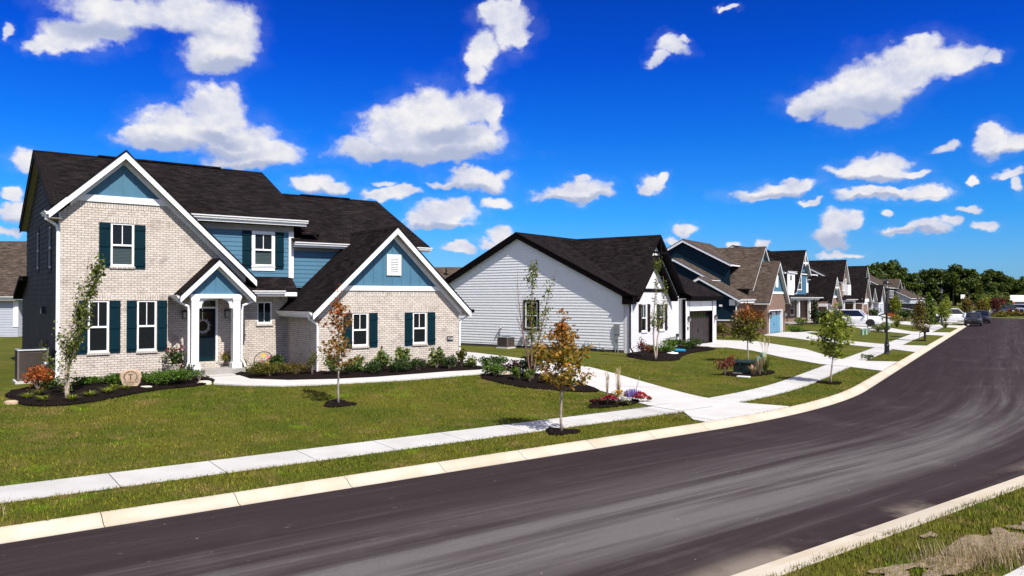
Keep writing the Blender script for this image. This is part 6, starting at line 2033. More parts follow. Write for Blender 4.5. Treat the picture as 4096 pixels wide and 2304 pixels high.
rng = np.random.default_rng(8)
blossoms(r, 'yellow petal', [(v[0] * .14 - .06, v[1] * .12, .30 + v[2] * .1) for v in rng.normal(size=(34, 3))], .035)
r = shrub('yellow_flowers', 'small patch of yellow flowers against the wall right of the porch', *at(5.95, -.05), .34, .42, 'yellow green leaf', 200, .035, 'oval', 14, cat='flowers')
blossoms(r, 'yellow petal', [(v[0] * .1, v[1] * .1, .34 + v[2] * .06) for v in rng.normal(size=(18, 3))], .035)
MB().tube([(*p, 0) for p in ()] or [(0, 0, 0), (.02, 0, .6)], .012).build('solar_light', 'black metal').location = (*at(9.9, -4.55), gz(*at(9.9, -4.55)) + .03)
tag(bpy.data.objects['solar_light'], 'short thin dark stake light among the shrubs before the garage wing', 'light')

def flower_arch():
    x, y = at(6.72, -.05)
    r = empty('flower_hoop', (x, y, gz(x, y)), R(90 - 52.7)); tag(r, 'black half hoop with painted flowers against the brick wall', 'garden ornament')
    m = MB()
    m.tube([(.36 * math.cos(a), 0, .32 + .36 * math.sin(a)) for a in [math.pi * (-.15 + 1.3 * k / 18) for k in range(19)]], .014, 6)
    for a in (35, 70, 110, 145): m.tube([(0, 0, .3), (.35 * math.cos(R(a)), 0, .32 + .35 * math.sin(R(a)))], .006, 4)
    m.build('hoop', 'black metal', r)
    def bloom(px, pz, s, mat):
        q = MB()
        for k in range(9):
            a = 2 * math.pi * k / 9
            q.face([(px, -.03, pz), (px + s * .7 * math.cos(a - .3), -.04, pz + s * .7 * math.sin(a - .3)), (px + s * math.cos(a), -.05, pz + s * math.sin(a)), (px + s * .7 * math.cos(a + .3), -.04, pz + s * .7 * math.sin(a + .3))])
        q.build('painted_flower', mat, r)
    for a in ((-.02, .55, .1, 'yellow petal'), (-.2, .48, .08, 'stone tan'), (.17, .46, .1, 'pink petal'), (-.08, .34, .07, 'pink petal'), (.12, .28, .08, 'yellow petal')): bloom(*a)
flower_arch()

# --- bed between the path and the garage wing
G2 = 'foundation shrubs along the garage wing'
shrub('olive_juniper', 'large olive green juniper right of the front step', *at(5.95, -2.75), 1.25, .62, 'olive leaf', 2000, .045, 'kite', 21, d=1.0, lumps=10)
shrub('green_shrub', 'dark leafy shrub in the corner by the small window', *at(7.0, -.9), .75, .62, 'dark green leaf', 600, .055, 'oval', 22)
shrub('bronze_shrub', 'low bronze olive shrub before the shaded garage side wall', *at(6.95, -2.7), 1.2, .5, 'brown olive leaf', 900, .04, 'kite', 23, d=.8, open_=1)
shrub('wispy_shrub', 'tall wispy olive shrub left of the garage downspout', *at(7.35, -3.1), .48, .95, 'olive leaf', 330, .045, 'kite', 24, open_=1)
shrub('green_shrub', 'loose green shrub right of the garage downspout', *at(7.95, -3.4), .68, .72, 'hydrangea leaf', 420, .06, 'oval', 25, open_=1)
for i, (u, w, ww, hh, mt, nn, lf, lab) in enumerate((
    (8.45, -3.75, .62, .50, 'dark green leaf', 700, .04, 'round dark boxwood under the left garage window'),
    (8.95, -3.5, .55, .80, 'hydrangea leaf', 330, .075, 'upright hydrangea right of the rust red maple trunk'),
    (9.35, -3.95, .72, .52, 'dark green leaf', 800, .04, 'round dark boxwood first right of the young maple'),
    (9.85, -3.6, .62, .86, 'hydrangea leaf', 380, .08, 'tall pale hydrangea between two boxwoods'),
    (10.25, -4.05, .72, .55, 'dark green leaf', 800, .04, 'round dark boxwood under the middle of the garage wall'),
    (10.75, -3.6, .68, .95, 'hydrangea leaf', 420, .085, 'tallest pale hydrangea before the garage wall'),
    (11.05, -4.15, .60, .56, 'dark green leaf', 700, .04, 'round dark boxwood left of the right garage window'),
    (12.0, -3.9, .60, .92, 'hydrangea leaf', 360, .08, 'pale hydrangea under the right garage window'),
    (12.35, -4.25, .64, .58, 'dark green leaf', 700, .04, 'round dark boxwood below the house number'),
    (12.95, -4.1, .55, .90, 'olive leaf', 250, .06, 'thin straggly shrub at the right corner of the garage wing'),
    (13.4, -4.3, .70, .50, 'hydrangea leaf', 520, .05, 'low spreading shrub just past the garage corner'),
    (13.9, -4.4, .46, .48, 'dark green leaf', 420, .04, 'small ball shaped shrub by the driveway edge'),
    (14.2, -4.75, .74, .56, 'juniper leaf', 700, .045, 'bushy green shrub beside the path end'))):
    shrub('boxwood' if 'boxwood' in lab else ('hydrangea' if 'hydrangea' in lab else 'green_shrub'), lab, *at(u, w), ww, hh, mt, nn, lf, 'oval', 40 + i, group=G2, open_=1 if mt in ('hydrangea leaf', 'olive leaf') else 0)
# --- bed beside the driveway round the second birch
shrub('boxwood', 'spreading green shrub at the left tip of the driveway bed', *at(13.0, -6.3), .85, .58, 'juniper leaf', 800, .045, 'oval', 61)
shrub('rose_bush', 'dark red leaved rose behind the pale stone slab', *at(14.1, -5.9), .95, .58, 'maroon leaf', 600, .05, 'oval', 62)
shrub('peony', 'small bright green leafy plant in front of the rose', *at(13.2, -7.25), .42, .60, 'green leaf', 260, .06, 'kite', 63, cat='plant', open_=1)
shrub('peony', 'small bright green leafy plant left of the birch stems', *at(13.55, -7.6), .40, .50, 'green leaf', 230, .06, 'kite', 64, cat='plant', open_=1)
shrub('viburnum', 'dark green bush behind the birch stems', *at(14.3, -6.8), .85, 1.0, 'dark green leaf', 800, .06, 'oval', 65)
shrub('barberry', 'yellow orange leafed shrub right of the birch stems', *at(14.1, -8.2), .8, .55, 'gold maple leaf', 420, .05, 'oval', 66)
shrub('green_shrub', 'low green plant at the right tip of the driveway bed', *at(14.45, -8.75), .6, .32, 'green leaf', 300, .05, 'kite', 67)
o = MB().box(-.35, .35, -.2, .2, 0, .09).build('stone_slab', 'terracotta light', bevel=.015); o.location = (-.30, 28.7, gz(-.30, 28.7) + .06); o.rotation_euler = (0.03, .02, .5); tag(o, 'pale flat stone slab in the mulch before the rose', 'stone')
o = MB().box(-.3, .3, -.16, .16, 0, .08).build('stone_slab', 'terracotta light', bevel=.015); o.location = (.33, 29.2, gz(.33, 29.2) + .06); o.rotation_euler = (0.02, .03, .3); tag(o, 'pale flat stone slab right of the rose', 'stone')

# --- flower bed at the pavement corner
def flowerbed(name, label, u, w, ww, hh, leafm, petal, npt, pr, seed, spike=False):
    x, y = at(u, w)
    r = shrub(name, label, x, y, ww, hh, leafm, 200, .03, 'kite', seed, cat='flowers', stems=False, lumps=4)
    rg = np.random.default_rng(seed)
    pts = []
    for i in range(npt):
        a = rg.uniform(0, 6.28); q = math.sqrt(rg.random()) * ww * .46
        pts.append((math.cos(a) * q, math.sin(a) * q, hh * (.95 - .5 * (q / (ww * .5)) ** 2) + rg.uniform(0, .04)))
    if spike:
        m = MB()
        for p in pts: m.tube([(p[0], p[1], p[2] * .6), (p[0], p[1], p[2] + .12)], [.012, .003], 4)
        m.build('flower_spikes', petal, r)
    else:
        blossoms(r, petal, pts, pr)
flowerbed('pink_flowers', 'hot pink flowers at the left of the corner flower bed', 13.2, -11.95, .62, .26, 'dark green leaf', 'hot pink petal', 90, .045, 71)
flowerbed('white_flowers', 'white flower mound at the front of the corner flower bed', 13.55, -12.15, .60, .22, 'olive leaf', 'white petal', 130, .045, 72)
flowerbed('yellow_flowers', 'yellow flowers in the middle of the corner flower bed', 14.0, -11.55, .55, .32, 'green leaf', 'yellow petal', 50, .05, 73)
flowerbed('purple_flowers', 'purple flower spikes at the back of the corner flower bed', 14.45, -11.75, .62, .26, 'dark green leaf', 'purple petal', 130, .04, 74, True)
flowerbed('red_flowers', 'bright red flowers at the pavement corner of the flower bed', 14.45, -12.05, .50, .28, 'green leaf', 'red petal', 60, .05, 75)
flowerbed('red_flowers', 'single low red flowers at the right tip of the flower bed', 14.72, -12.1, .26, .16, 'green leaf', 'red petal', 16, .05, 76)
shrub('dark_foliage_plant', 'dark low leaves at the left edge of the corner flower bed', *at(12.95, -11.7), .4, .22, 'maroon leaf', 160, .04, 'oval', 77, cat='plant')
blades('dry_stalks', 'tall dry brown stalks at the left back of the corner flower bed', *at(13.95, -11.1), .10, .85, 'dry grass leaf', 16, 5, .008, .1, plume=(8, .8))
blades('dry_stalks', 'tallest tuft of dry brown stalks behind the yellow flowers', *at(14.3, -11.25), .16, .9, 'dry grass leaf', 26, 6, .008, .1, plume=(12, .95))

# --- planting at the white house
shrub('barberry', 'pink red barberry bush at the corner of the white house', 7.2, 42.9, .95, 1.05, 'red leaf', 520, .055, 'oval', 81, open_=1)
for i, (x, y, w_, h_, lab) in enumerate(((8.15, 45.2, .9, .55, 'bright juniper left of the birch before the white house'), (9.7, 48.2, 1.3, .85, 'largest bright juniper under the right shuttered window'), (9.0, 44.9, .95, .55, 'low bright juniper in front of the larger one'),
                                    (10.75, 50.2, .9, .6, 'dark juniper left of the garage pier'), (11.5, 49.6, 1.4, .8, 'wide dark juniper before the brown garage door'), (11.0, 48.6, .9, .5, 'low juniper at the right end of the white house bed'))):
    shrub('juniper', lab, x, y, w_, h_, 'juniper leaf' if i < 3 else 'dark green leaf', 800, .065, 'kite', 90 + i, group='junipers at the white house')
o = MB().box(-.4, .4, -.14, .14, 0, .05).box(-.4, .4, -.16, -.13, .0, .11).box(-.4, .4, .13, .16, 0, .11).build('plastic_sled', 'sky blue plastic', bevel=.01); o.location = (9.95, 46.4, gz(9.95, 46.4) + .07); o.rotation_euler = (.05, .05, -.3); tag(o, 'bright blue plastic tray lying in the mulch at the white house', 'tray')
o = MB().lathe([(0, .02), (.3, 0), (.33, .03), (.30, .07), (.1, .08), (.07, .12), (0, .12)], n=18).build('white_dish', 'white trim', smooth=True); o.location = (9.15, 44.2, gz(9.15, 44.2) + .06); tag(o, 'white round lid lying in the mulch left of the blue tray', 'lid')
shrub('barberry', 'red brown bush left of the green utility box', 9.05, 33.0, .85, .88, 'red leaf', 520, .05, 'oval', 111)
blades('dry_grass', 'dry straw grass in front of the green utility box', 10.25, 32.95, .34, .55, 'dry grass leaf', 110, 8, .010, .5)
blades('ornamental_grass', 'tall feather grass with pale plumes right of the green utility box', 10.95, 33.6, .38, .95, 'tall grass leaf', 190, 9, .008, .35, plume=(14, 1.55))
blades('dry_grass', 'dry straw grass around the pale green posts', 10.6, 33.2, .30, .85, 'dry grass leaf', 90, 10, .009, .25)
shrub('lawn_shrub', 'low grey green plant by the pavement left of the street lamp', 19.1, 41.5, .95, .34, 'tall grass leaf', 300, .05, 'kite', 113, d=.5)
# --- houses further on
shrub('green_shrub', 'rounded olive bush against the navy side wall', 17.0, 62.4, 1.3, 1.3, 'olive leaf', 700, .09, 'oval', 121)
shrub('green_shrub', 'second olive bush by the navy house, nearer the drive', 18.1, 62.0, 1.3, 1.0, 'yellow green leaf', 600, .09, 'oval', 122)
shrub('green_shrub', 'bright green low hedge right of the light blue garage door', 27.0, 73.8, 1.7, .55, 'juniper leaf', 700, .09, 'kite', 123, d=1.0)
shrub('arborvitae', 'dark narrow evergreen before the porch house', 34.5, 88.5, 1.0, 3.3, 'conifer leaf', 900, .14, 'kite', 124, lumps=12, cat='tree')
shrub('green_shrub', 'dark round evergreen right of the narrow one', 36.4, 90.4, 1.7, 1.9, 'dark green leaf', 800, .12, 'oval', 125)
shrub('green_shrub', 'light green bush left of the narrow evergreen', 33.0, 88.3, 1.3, 1.1, 'hydrangea leaf', 500, .1, 'oval', 126)
shrub('green_shrub', 'wide green bush beside the light green posts', 35.6, 75.4, 2.0, .8, 'tall grass leaf', 600, .1, 'kite', 127)
blades('ornamental_grass', 'round mound of tall grass by the kerb below a young maple', 47.6, 85.3, .9, 1.0, 'tall grass leaf', 260, 14, .02, .6)
blades('ornamental_grass', 'tall grass clump before the white pickup drive', 42.9, 86.5, .8, 1.1, 'tall grass leaf', 200, 15, .02, .4)
blades('ornamental_grass', 'tall grass clump behind the pair of light green posts', 35.3, 73.2, .8, 1.0, 'tall grass leaf', 200, 16, .02, .4)
shrub('brown_shrub', 'low brown shrub on the lawn before the black trailer', 54.0, 106.9, 3.2, .6, 'brown olive leaf', 500, .12, 'oval', 131, d=1.5)
shrub('yellow_shrub', 'bright yellow low plant under the young tree by the trailer', 54.5, 110.0, 1.5, .8, 'yellow green leaf', 300, .12, 'oval', 132)
shrub('orange_shrub', 'pale orange leaves ringing the young tree left of the trailer', 59.3, 120.6, 2.3, .9, 'orange leaf', 300, .14, 'oval', 133)
shrub('island_shrub', 'low dark shrubs along the edge of the planted island', 92.5, 141.5, 9.0, 1.1, 'brown olive leaf', 900, .22, 'oval', 134, d=2.5, lumps=14)
shrub('island_shrub', 'small grassy shrub at the near tip of the island', 85.5, 136.5, 2.6, .9, 'olive leaf', 400, .18, 'oval', 135)
for x, y, lab in ((38.2, 95.5, 'dark bush beside the white garage of the porch house'), (44.0, 109.0, 'dark bush behind the white SUV'), (62.2, 134.0, 'dark bush between the far garages'), (57.5, 113.5, 'dark hedge behind the yellow green tree')):
    shrub('green_shrub', lab, x, y, 2.4, 1.6, 'dark green leaf', 500, .16, 'oval', int(x), group=None)

# ------------------------------------------------------------------ the wood at the end of the street
def wood_tree(seed, hgt, w, mat='wood leaf', n=3400):
    rng = np.random.default_rng(seed)
    root = empty('wood_tree', (0, 0, 0))
    m = MB(); m.tube([(0, 0, 0), (.1, 0, hgt * .4), (0, .1, hgt * .75)], [.35, .25, .08], 6); m.build('trunk', 'bark', root)
    lob = []
    for i in range(16):
        a = rng.uniform(0, 6.28); t = rng.uniform(.22, .92)
        r = w * .5 * math.sin(math.pi * min(.95, .18 + .8 * t)) * rng.uniform(.3, .85)
        lob.append(np.array([math.cos(a) * r, math.sin(a) * r, hgt * t, w * rng.uniform(.14, .25)]))
    L = np.array(lob)[rng.integers(0, 16, n)]
    u = rng.normal(size=(n, 3)); u /= np.linalg.norm(u, axis=1)[:, None]
    c = L[:, :3] + u * (rng.random(n) ** .4)[:, None] * L[:, 3:4] * np.array([1, 1, .85])
    c[:, 2] = np.clip(c[:, 2], .8, hgt)
    leaves('crown', c, .58, 'oval', mat, root, seed, .4)
    return root
protos = [wood_tree(200 + i, 12 + (i % 3), 9 + i % 2 * 2) for i in range(3)]
rr = random.Random(12)
spots = []
px = 2188
while px < 2640:
    for row, (Y, h0) in enumerate(((318, 0), (338, 1))):
        X = (px + rr.uniform(-6, 6) - 1288) / 1950 * Y
        top = np.interp(px, [2188, 2215, 2240, 2275, 2292, 2300, 2350, 2400, 2450, 2490, 2540, 2600], [672, 672, 671, 673, 700, 690, 690, 683, 690, 697, 703, 712])
        h = 3.5 + (749 - top - (0 if row else -7)) / 1950 * Y
        spots.append((X, Y + rr.uniform(-6, 6), h))
    px += 21
for i, (X, Y, h) in enumerate(spots):
    o = protos[i % 3] if i < 3 else copy_tree(protos[i % 3])
    o.location = (X, Y, 0)
    s = h / 12.6 * rr.uniform(.93, 1.05)
    o.scale = (s * rr.uniform(.9, 1.2),) * 2 + (s,)
    o.rotation_euler = (0, 0, rr.uniform(0, 6.28))
    tag(o, 'dark green broadleaf tree in the dense wood at the end of the street', 'tree', 'trees of the far wood')
o = wood_tree(301, 17.5, 11); o.location = (199, 322, 0); tag(o, 'tallest tree of the far wood, ragged crown above the white building', 'tree')
o = wood_tree(303, 15.6, 4.2, 'conifer leaf', 1300); o.location = (166, 317, 0); tag(o, 'dark pointed conifer rising above the far wood', 'tree')
for i, (X, Y, s, lab) in enumerate(((176, 285, .38, 'light green low tree before the wood, left of the white building'), (183.5, 288, .42, 'light green low tree touching the white building'), (169, 280, .33, 'small light green tree nearest the bungalow'))):
    o = copy_tree(protos[i % 3]); o.location = (X, Y, 0); o.scale = (s, s, s); tag(o, lab, 'tree'); o['group'] = 'low trees before the wood'
    for ch in o.children:
        if ch.name.startswith('crown'):
            ch.data = ch.data.copy(); ch.data.materials[0] = MATS['green leaf']

# ------------------------------------------------------------------ grass blades (one object, nobody could count them)
def inside(px, py, poly):
    c = np.zeros(len(px), bool)
    n = len(poly)
    j = n - 1
    for i in range(n):
        xi, yi = poly[i]; xj, yj = poly[j]
        c ^= ((yi > py) != (yj > py)) & (px < (xj - xi) * (py - yi) / (yj - yi + 1e-12) + xi)
        j = i
    return c

def scatter(s0, s1, d0, d1, n, rng):
    s = rng.uniform(s0, s1, n); d = rng.uniform(d0, d1, n)
    return [(P(a, b)[0], P(a, b)[1], b) for a, b in zip(s, d)]

def grass(name, pts, h, w, mat, label, seed):
    rng = np.random.default_rng(seed)
    A = np.array(pts)
    px, py = A[:, 0], A[:, 1]
    keep = np.ones(len(A), bool)
    for poly in MASKS:
        keep &= ~inside(px, py, poly)
    u = (px - O1[0]) * D1[0] + (py - O1[1]) * D1[1]; v = -(px - O1[0]) * D1[1] + (py - O1[1]) * D1[0]
    keep &= ~((u > -.1) & (u < 14) & (v > .2)) & ~((u > 7.7) & (u < 14) & (v > -2.6))
    A = A[keep]; n = len(A)
    z = gz_np(A[:, :2])
    a = rng.uniform(0, 6.28, n); hh = h * rng.uniform(.45, 1.25, n); ln = rng.uniform(.1, .75, n) * hh; ww = w * rng.uniform(.6, 1.2, n)
    b = np.stack([A[:, 0], A[:, 1], z - .01], 1)
    side = np.stack([-np.sin(a) * ww, np.cos(a) * ww, np.zeros(n)], 1)
    tip = b + np.stack([np.cos(a) * ln, np.sin(a) * ln, hh], 1)
    v = np.stack([b - side, b + side, tip], 1).reshape(-1, 3)
    o = np_mesh(name, v, np.arange(3 * n).reshape(n, 3), mat)
    tag(o, label, 'grass', kind='stuff')

rng = np.random.default_rng(77)
near = scatter(-22, 1, 3.12, 13.5, 105000, rng) + scatter(-24, 4, .42, 1.88, 30000, rng) + scatter(-1, 30, 3.12, 12, 50000, rng) + scatter(0, 32, .42, 1.88, 16000, rng)
# ragged tufts overhang the concrete edges
near += scatter(-24, 20, 1.80, 1.97, 4500, rng) + scatter(-24, 20, 3.03, 3.2, 4500, rng) + scatter(-24, 25, .36, .50, 3500, rng)
grass('lawn_grass', near, .055, .011, 'grass blade', 'short green and straw grass on the lawns and kerb strips', 5)
vg = scatter(-18, 6, -9.25, -7.55, 30000, rng)
grass('verge_grass', vg, .085, .008, 'grass blade', 'longer rough grass on the verge across the street', 6)
MASKS_KEEP, MASKS = MASKS, []
dry = [(-8.75 + rng.normal() * .45 * T1[0] * 1.0 + 0, 11.9 + rng.normal() * .28, 0) for _ in range(2600)] + [(6.3 + rng.normal() * .5, 10.05 + rng.normal() * .22, 0) for _ in range(1400)] + [(5.5 + rng.normal() * .3, 9.75 + rng.normal() * .15, 0) for _ in range(500)] + [(-8.6 + rng.normal() * .5, 12.0 + rng.normal() * .3, 0) for _ in range(0)]
grass('dry_weeds', dry, .14, .006, 'dry grass leaf', 'dry straw weeds in the bare patches of the verge', 7)
MASKS = MASKS_KEEP

# ------------------------------------------------------------------ street furniture and small things
def lamp_post(x, y, label):
    r = empty('street_lamp', (x, y, gz(x, y))); tag(r, label, 'street lamp', 'black street lamps')
    MB().lathe([(0, -.02), (.17, -.02), (.17, .05), (.15, .10), (.13, .40), (.145, .46), (.16, .50), (.13, .56), (.10, .72), (.075, .80), (.062, 1.2), (.055, 3.55), (.075, 3.58), (.075, 3.64), (.05, 3.68), (.05, 3.72), (.09, 3.86), (.12, 3.90), (.12, 3.93), (0, 3.93)], n=16).build('post', 'black metal', r, smooth=False)
    g = MB().lathe([(.105, 3.93), (.165, 4.18), (0, 4.18)], n=6); g.build('lamp_shade', 'lamp glass', r)
    m = MB()
    for k in range(6):
        a = 2 * math.pi * k / 6
        m.tube([(.112 * math.cos(a), .112 * math.sin(a), 3.93), (.172 * math.cos(a), .172 * math.sin(a), 4.19)], .012, 4)
    m.build('lantern_frame', 'black metal', r)
    MB().lathe([(0, 4.17), (.215, 4.17), (.215, 4.20), (.195, 4.26), (.15, 4.33), (.08, 4.38), (.035, 4.41), (.03, 4.44), (.045, 4.46), (.012, 4.52), (0, 4.60)], n=16).build('lantern_cap', 'black metal', r, smooth=True)
    return r
lamp_post(22.40, 46.36, 'tall black street lamp on the grass strip, nearest to the camera')
lamp_post(52.8, 95.3, 'distant black street lamp behind the young trees by the pickup')

def mailbox():
    x, y = 33.0, 62.0
    r = empty('mailbox', (x, y, gz(x, y)), R(90 - 32.8)); tag(r, 'black mailbox on a square post by the kerb', 'mailbox')
    MB().box(-.07, .07, -.07, .07, -.05, .62).box(-.10, .10, -.10, .10, .52, .58).build('post', 'black metal', r, bevel=.008)
    m = MB(); pr = [(-.16, .60), (.16, .60), (.16, .84)] + [(.16 * math.cos(a), .84 + .11 * math.sin(a)) for a in [math.pi * k / 8 for k in range(1, 8)]] + [(-.16, .84)]
    m.ext(pr, -.30, .28); m.build('box', 'black metal', r)
    m = MB(); m.box(-.15, .15, -.315, -.30, .62, .88); m.box(.165, .175, -.1, -.06, .8, 1.02); m.box(.165, .175, -.1, .04, .97, 1.03); m.build('box_door', 'black metal', r)
mailbox()

def transformer():
    x, y = 9.57, 33.60
    r = empty('utility_box', (x, y, gz(x, y)), R(90 - 127)); tag(r, 'dark green electrical transformer box with warning stickers on the lawn', 'utility box')
    MB().box(-.08, .86, -.08, .70, -.05, .07).build('pad', 'pavement concrete', r)
    m = MB(); m.box(0, .78, .0, .62, .07, .50); m.build('cabinet', 'transformer green', r, bevel=.015)
    m = MB(lambda a, t, z: (t, a, z)); m.ext([(-.03, .50), (-.03, .53), (.06, .60), (.58, .60), (.65, .53), (.65, .50)], -.02, .80); m.build('lid', 'transformer green', r)
    m = MB(); m.box(.785, .792, .12, .28, .25, .44); m.build('warning_sticker', 'sticker white', r)
    m = MB(); m.box(.792, .796, .12, .28, .39, .44); m.build('warning_sticker', 'sticker red', r)
    m = MB(); m.box(.785, .792, .02, .09, .35, .45); m.build('warning_sticker', 'sticker orange', r)
    m = MB(); m.box(.27, .32, -.006, -.001, .42, .45); m.build('number_plate', 'pedestal green', r)
    m = MB(); m.box(.36, .42, -.03, 0, .24, .30); m.build('handle', 'black metal', r)
transformer()
o = MB().box(-.26, .26, -.12, .12, -.01, .04).build('splash_block', 'white trim', bevel=.01); o.location = (9.62, 32.25, gz(9.62, 32.25) + .02); o.rotation_euler = (0, 0, R(-37)); tag(o, 'white flat slab on the grass in front of the green utility box', 'slab')

def pedestal(x, y, h, w, label, rz=0.3):
    r = empty('cable_pedestal', (x, y, gz(x, y)), rz); tag(r, label, 'utility post', 'pale green cable posts')
    MB().box(-w / 2, w / 2, -w / 2, w / 2, -.03, h * .82).build('post', 'pedestal green', r, bevel=.02)
    MB().ext([(-w * .62, h * .78), (w * .62, h * .78), (w * .62, h * .93), (w * .45, h), (-w * .45, h), (-w * .62, h * .93)], -w * .62, w * .62).build('cap', 'pedestal green', r)
pedestal(10.75, 33.9, .74, .15, 'short pale green post close against the utility box')
pedestal(11.15, 34.45, .88, .15, 'taller pale green post among the dry grass')
pedestal(31.13, 68.9, .5, .22, 'left one of a pair of pale green posts on the lawn before the SUV')
pedestal(31.75, 69.6, .55, .22, 'right one of a pair of pale green posts on the lawn before the SUV')
pedestal(41.1, 84.6, .62, .24, 'pale green post just right of the street lamp')
def marker():
    x, y = 34.31, 74.6
    r = empty('marker_post', (x, y, gz(x, y))); tag(r, 'grey utility post with a thin marker rod before the SUV', 'utility post')
    MB().box(-.12, .12, -.12, .12, -.02, .45).build('post', 'galvanised metal', r, bevel=.02)
    MB().tube([(-.1, 0, .4), (-.1, 0, 2.0)], .025).build('rod', 'brown garage paint', r)
marker()

def condenser(name, label, x, y, ang, w, d, h):
    r = empty(name, (x, y, gz(x, y) + .02), R(90 - ang)); tag(r, label, 'air conditioner', 'outdoor air conditioners')
    MB().box(-w / 2 - .06, w / 2 + .06, -d / 2 - .06, d / 2 + .06, -.06, .06).build('pad', 'pavement concrete', r, bevel=.01)
    MB().box(-w / 2 + .02, w / 2 - .02, -d / 2 + .02, d / 2 - .02, .06, h - .06).build('coil', 'condenser coil', r)
    m = MB()
    n = int((h - .22) / .035)
    for k in range(n):
        z = .14 + k * .035
        m.box(-w / 2 + .01, w / 2 - .01, -d / 2 + .002, -d / 2 + .02, z, z + .012); m.box(-w / 2 + .01, w / 2 - .01, d / 2 - .02, d / 2 - .002, z, z + .012)
        m.box(-w / 2 + .002, -w / 2 + .02, -d / 2 + .01, d / 2 - .01, z, z + .012); m.box(w / 2 - .02, w / 2 - .002, -d / 2 + .01, d / 2 - .01, z, z + .012)
    m.build('louvre', 'condenser metal', r)
    m = MB()
    for sx in (-1, 1):
        for sy in (-1, 1): m.box(min(sx * w / 2, sx * (w / 2 - .05)), max(sx * w / 2, sx * (w / 2 - .05)), min(sy * d / 2, sy * (d / 2 - .05)), max(sy * d / 2, sy * (d / 2 - .05)), .06, h - .05)
    m.box(-w / 2, w / 2, -d / 2, d / 2, .06, .13)
    m.build('casing', 'condenser metal', r)
    m = MB(); m.box(-w / 2 - .01, w / 2 + .01, -d / 2 - .01, d / 2 + .01, h - .05, h); m.build('top_panel', 'condenser top', r, bevel=.02)
    m = MB()
    for rad in [.08 + .05 * i for i in range(int((min(w, d) / 2 - .1) / .05))]: m.tube([(rad * math.cos(a), rad * math.sin(a), h + .012) for a in [2 * math.pi * k / 20 for k in range(21)]], .006, 4, cap=False)
    m.lathe([(0, h + .03), (.08, h + .02), (.08, h)], n=12)
    m.build('fan_guard', 'black metal', r)
condenser('condenser', 'brown grey air conditioner beside the left wall of the brick house', *H1h.world(-.62, 1.55), 52.7, .88, .88, 1.1)
condenser('condenser', 'small pale air conditioner against the side of the white house', *H2h.world(-.75, 8.45), 36, .8, .8, .72)
o = MB().lathe([(.0, 0), (.07, 0), (.07, .62), (.10, .64), (.10, .70), (.04, .76), (0, .76)], n=12).build('vent_pipe', 'galvanised metal', smooth=True); o.location = (*H1h.world(-.35, .35), gz(*H1h.world(-.35, .35))); tag(o, 'short capped metal pipe between the air conditioner and the house corner', 'pipe')
o = MB().lathe([(0, 0), (.28, 0), (.28, .02), (0, .03)], n=18).build('manhole_lid', 'black metal'); o.location = (*H1h.world(-1.75, 1.9), gz(*H1h.world(-1.75, 1.9)) + .03); tag(o, 'round dark lid in the grass left of the air conditioner', 'lid')
o = MB().box(-.5, .5, -.28, .28, 0, .03).box(-.46, .46, -.03, .03, .03, .05).build('valve_cover', 'black metal'); o.location = (32.7, 66.0, gz(32.7, 66.0) + .02); o.rotation_euler = (0, 0, .5); tag(o, 'dark flat cover in the lawn before the white SUV', 'cover')

# ------------------------------------------------------------------ vehicles
def loft(m, st):
    """st: list of (x, [(y,z)...]) half sections from bottom centre outwards to top centre; mirrored"""
    rings = []
    for x, half in st:
        rings.append([(x, y, z) for y, z in half] + [(x, -y, z) for y, z in reversed(half)])
    for a, b in zip(rings[:-1], rings[1:]):
        n = len(a)
        for i in range(n):
            j = (i + 1) % n
            m.face([a[i], a[j], b[j], b[i]])
    m.face(list(reversed(rings[0]))); m.face(rings[-1])
    return m

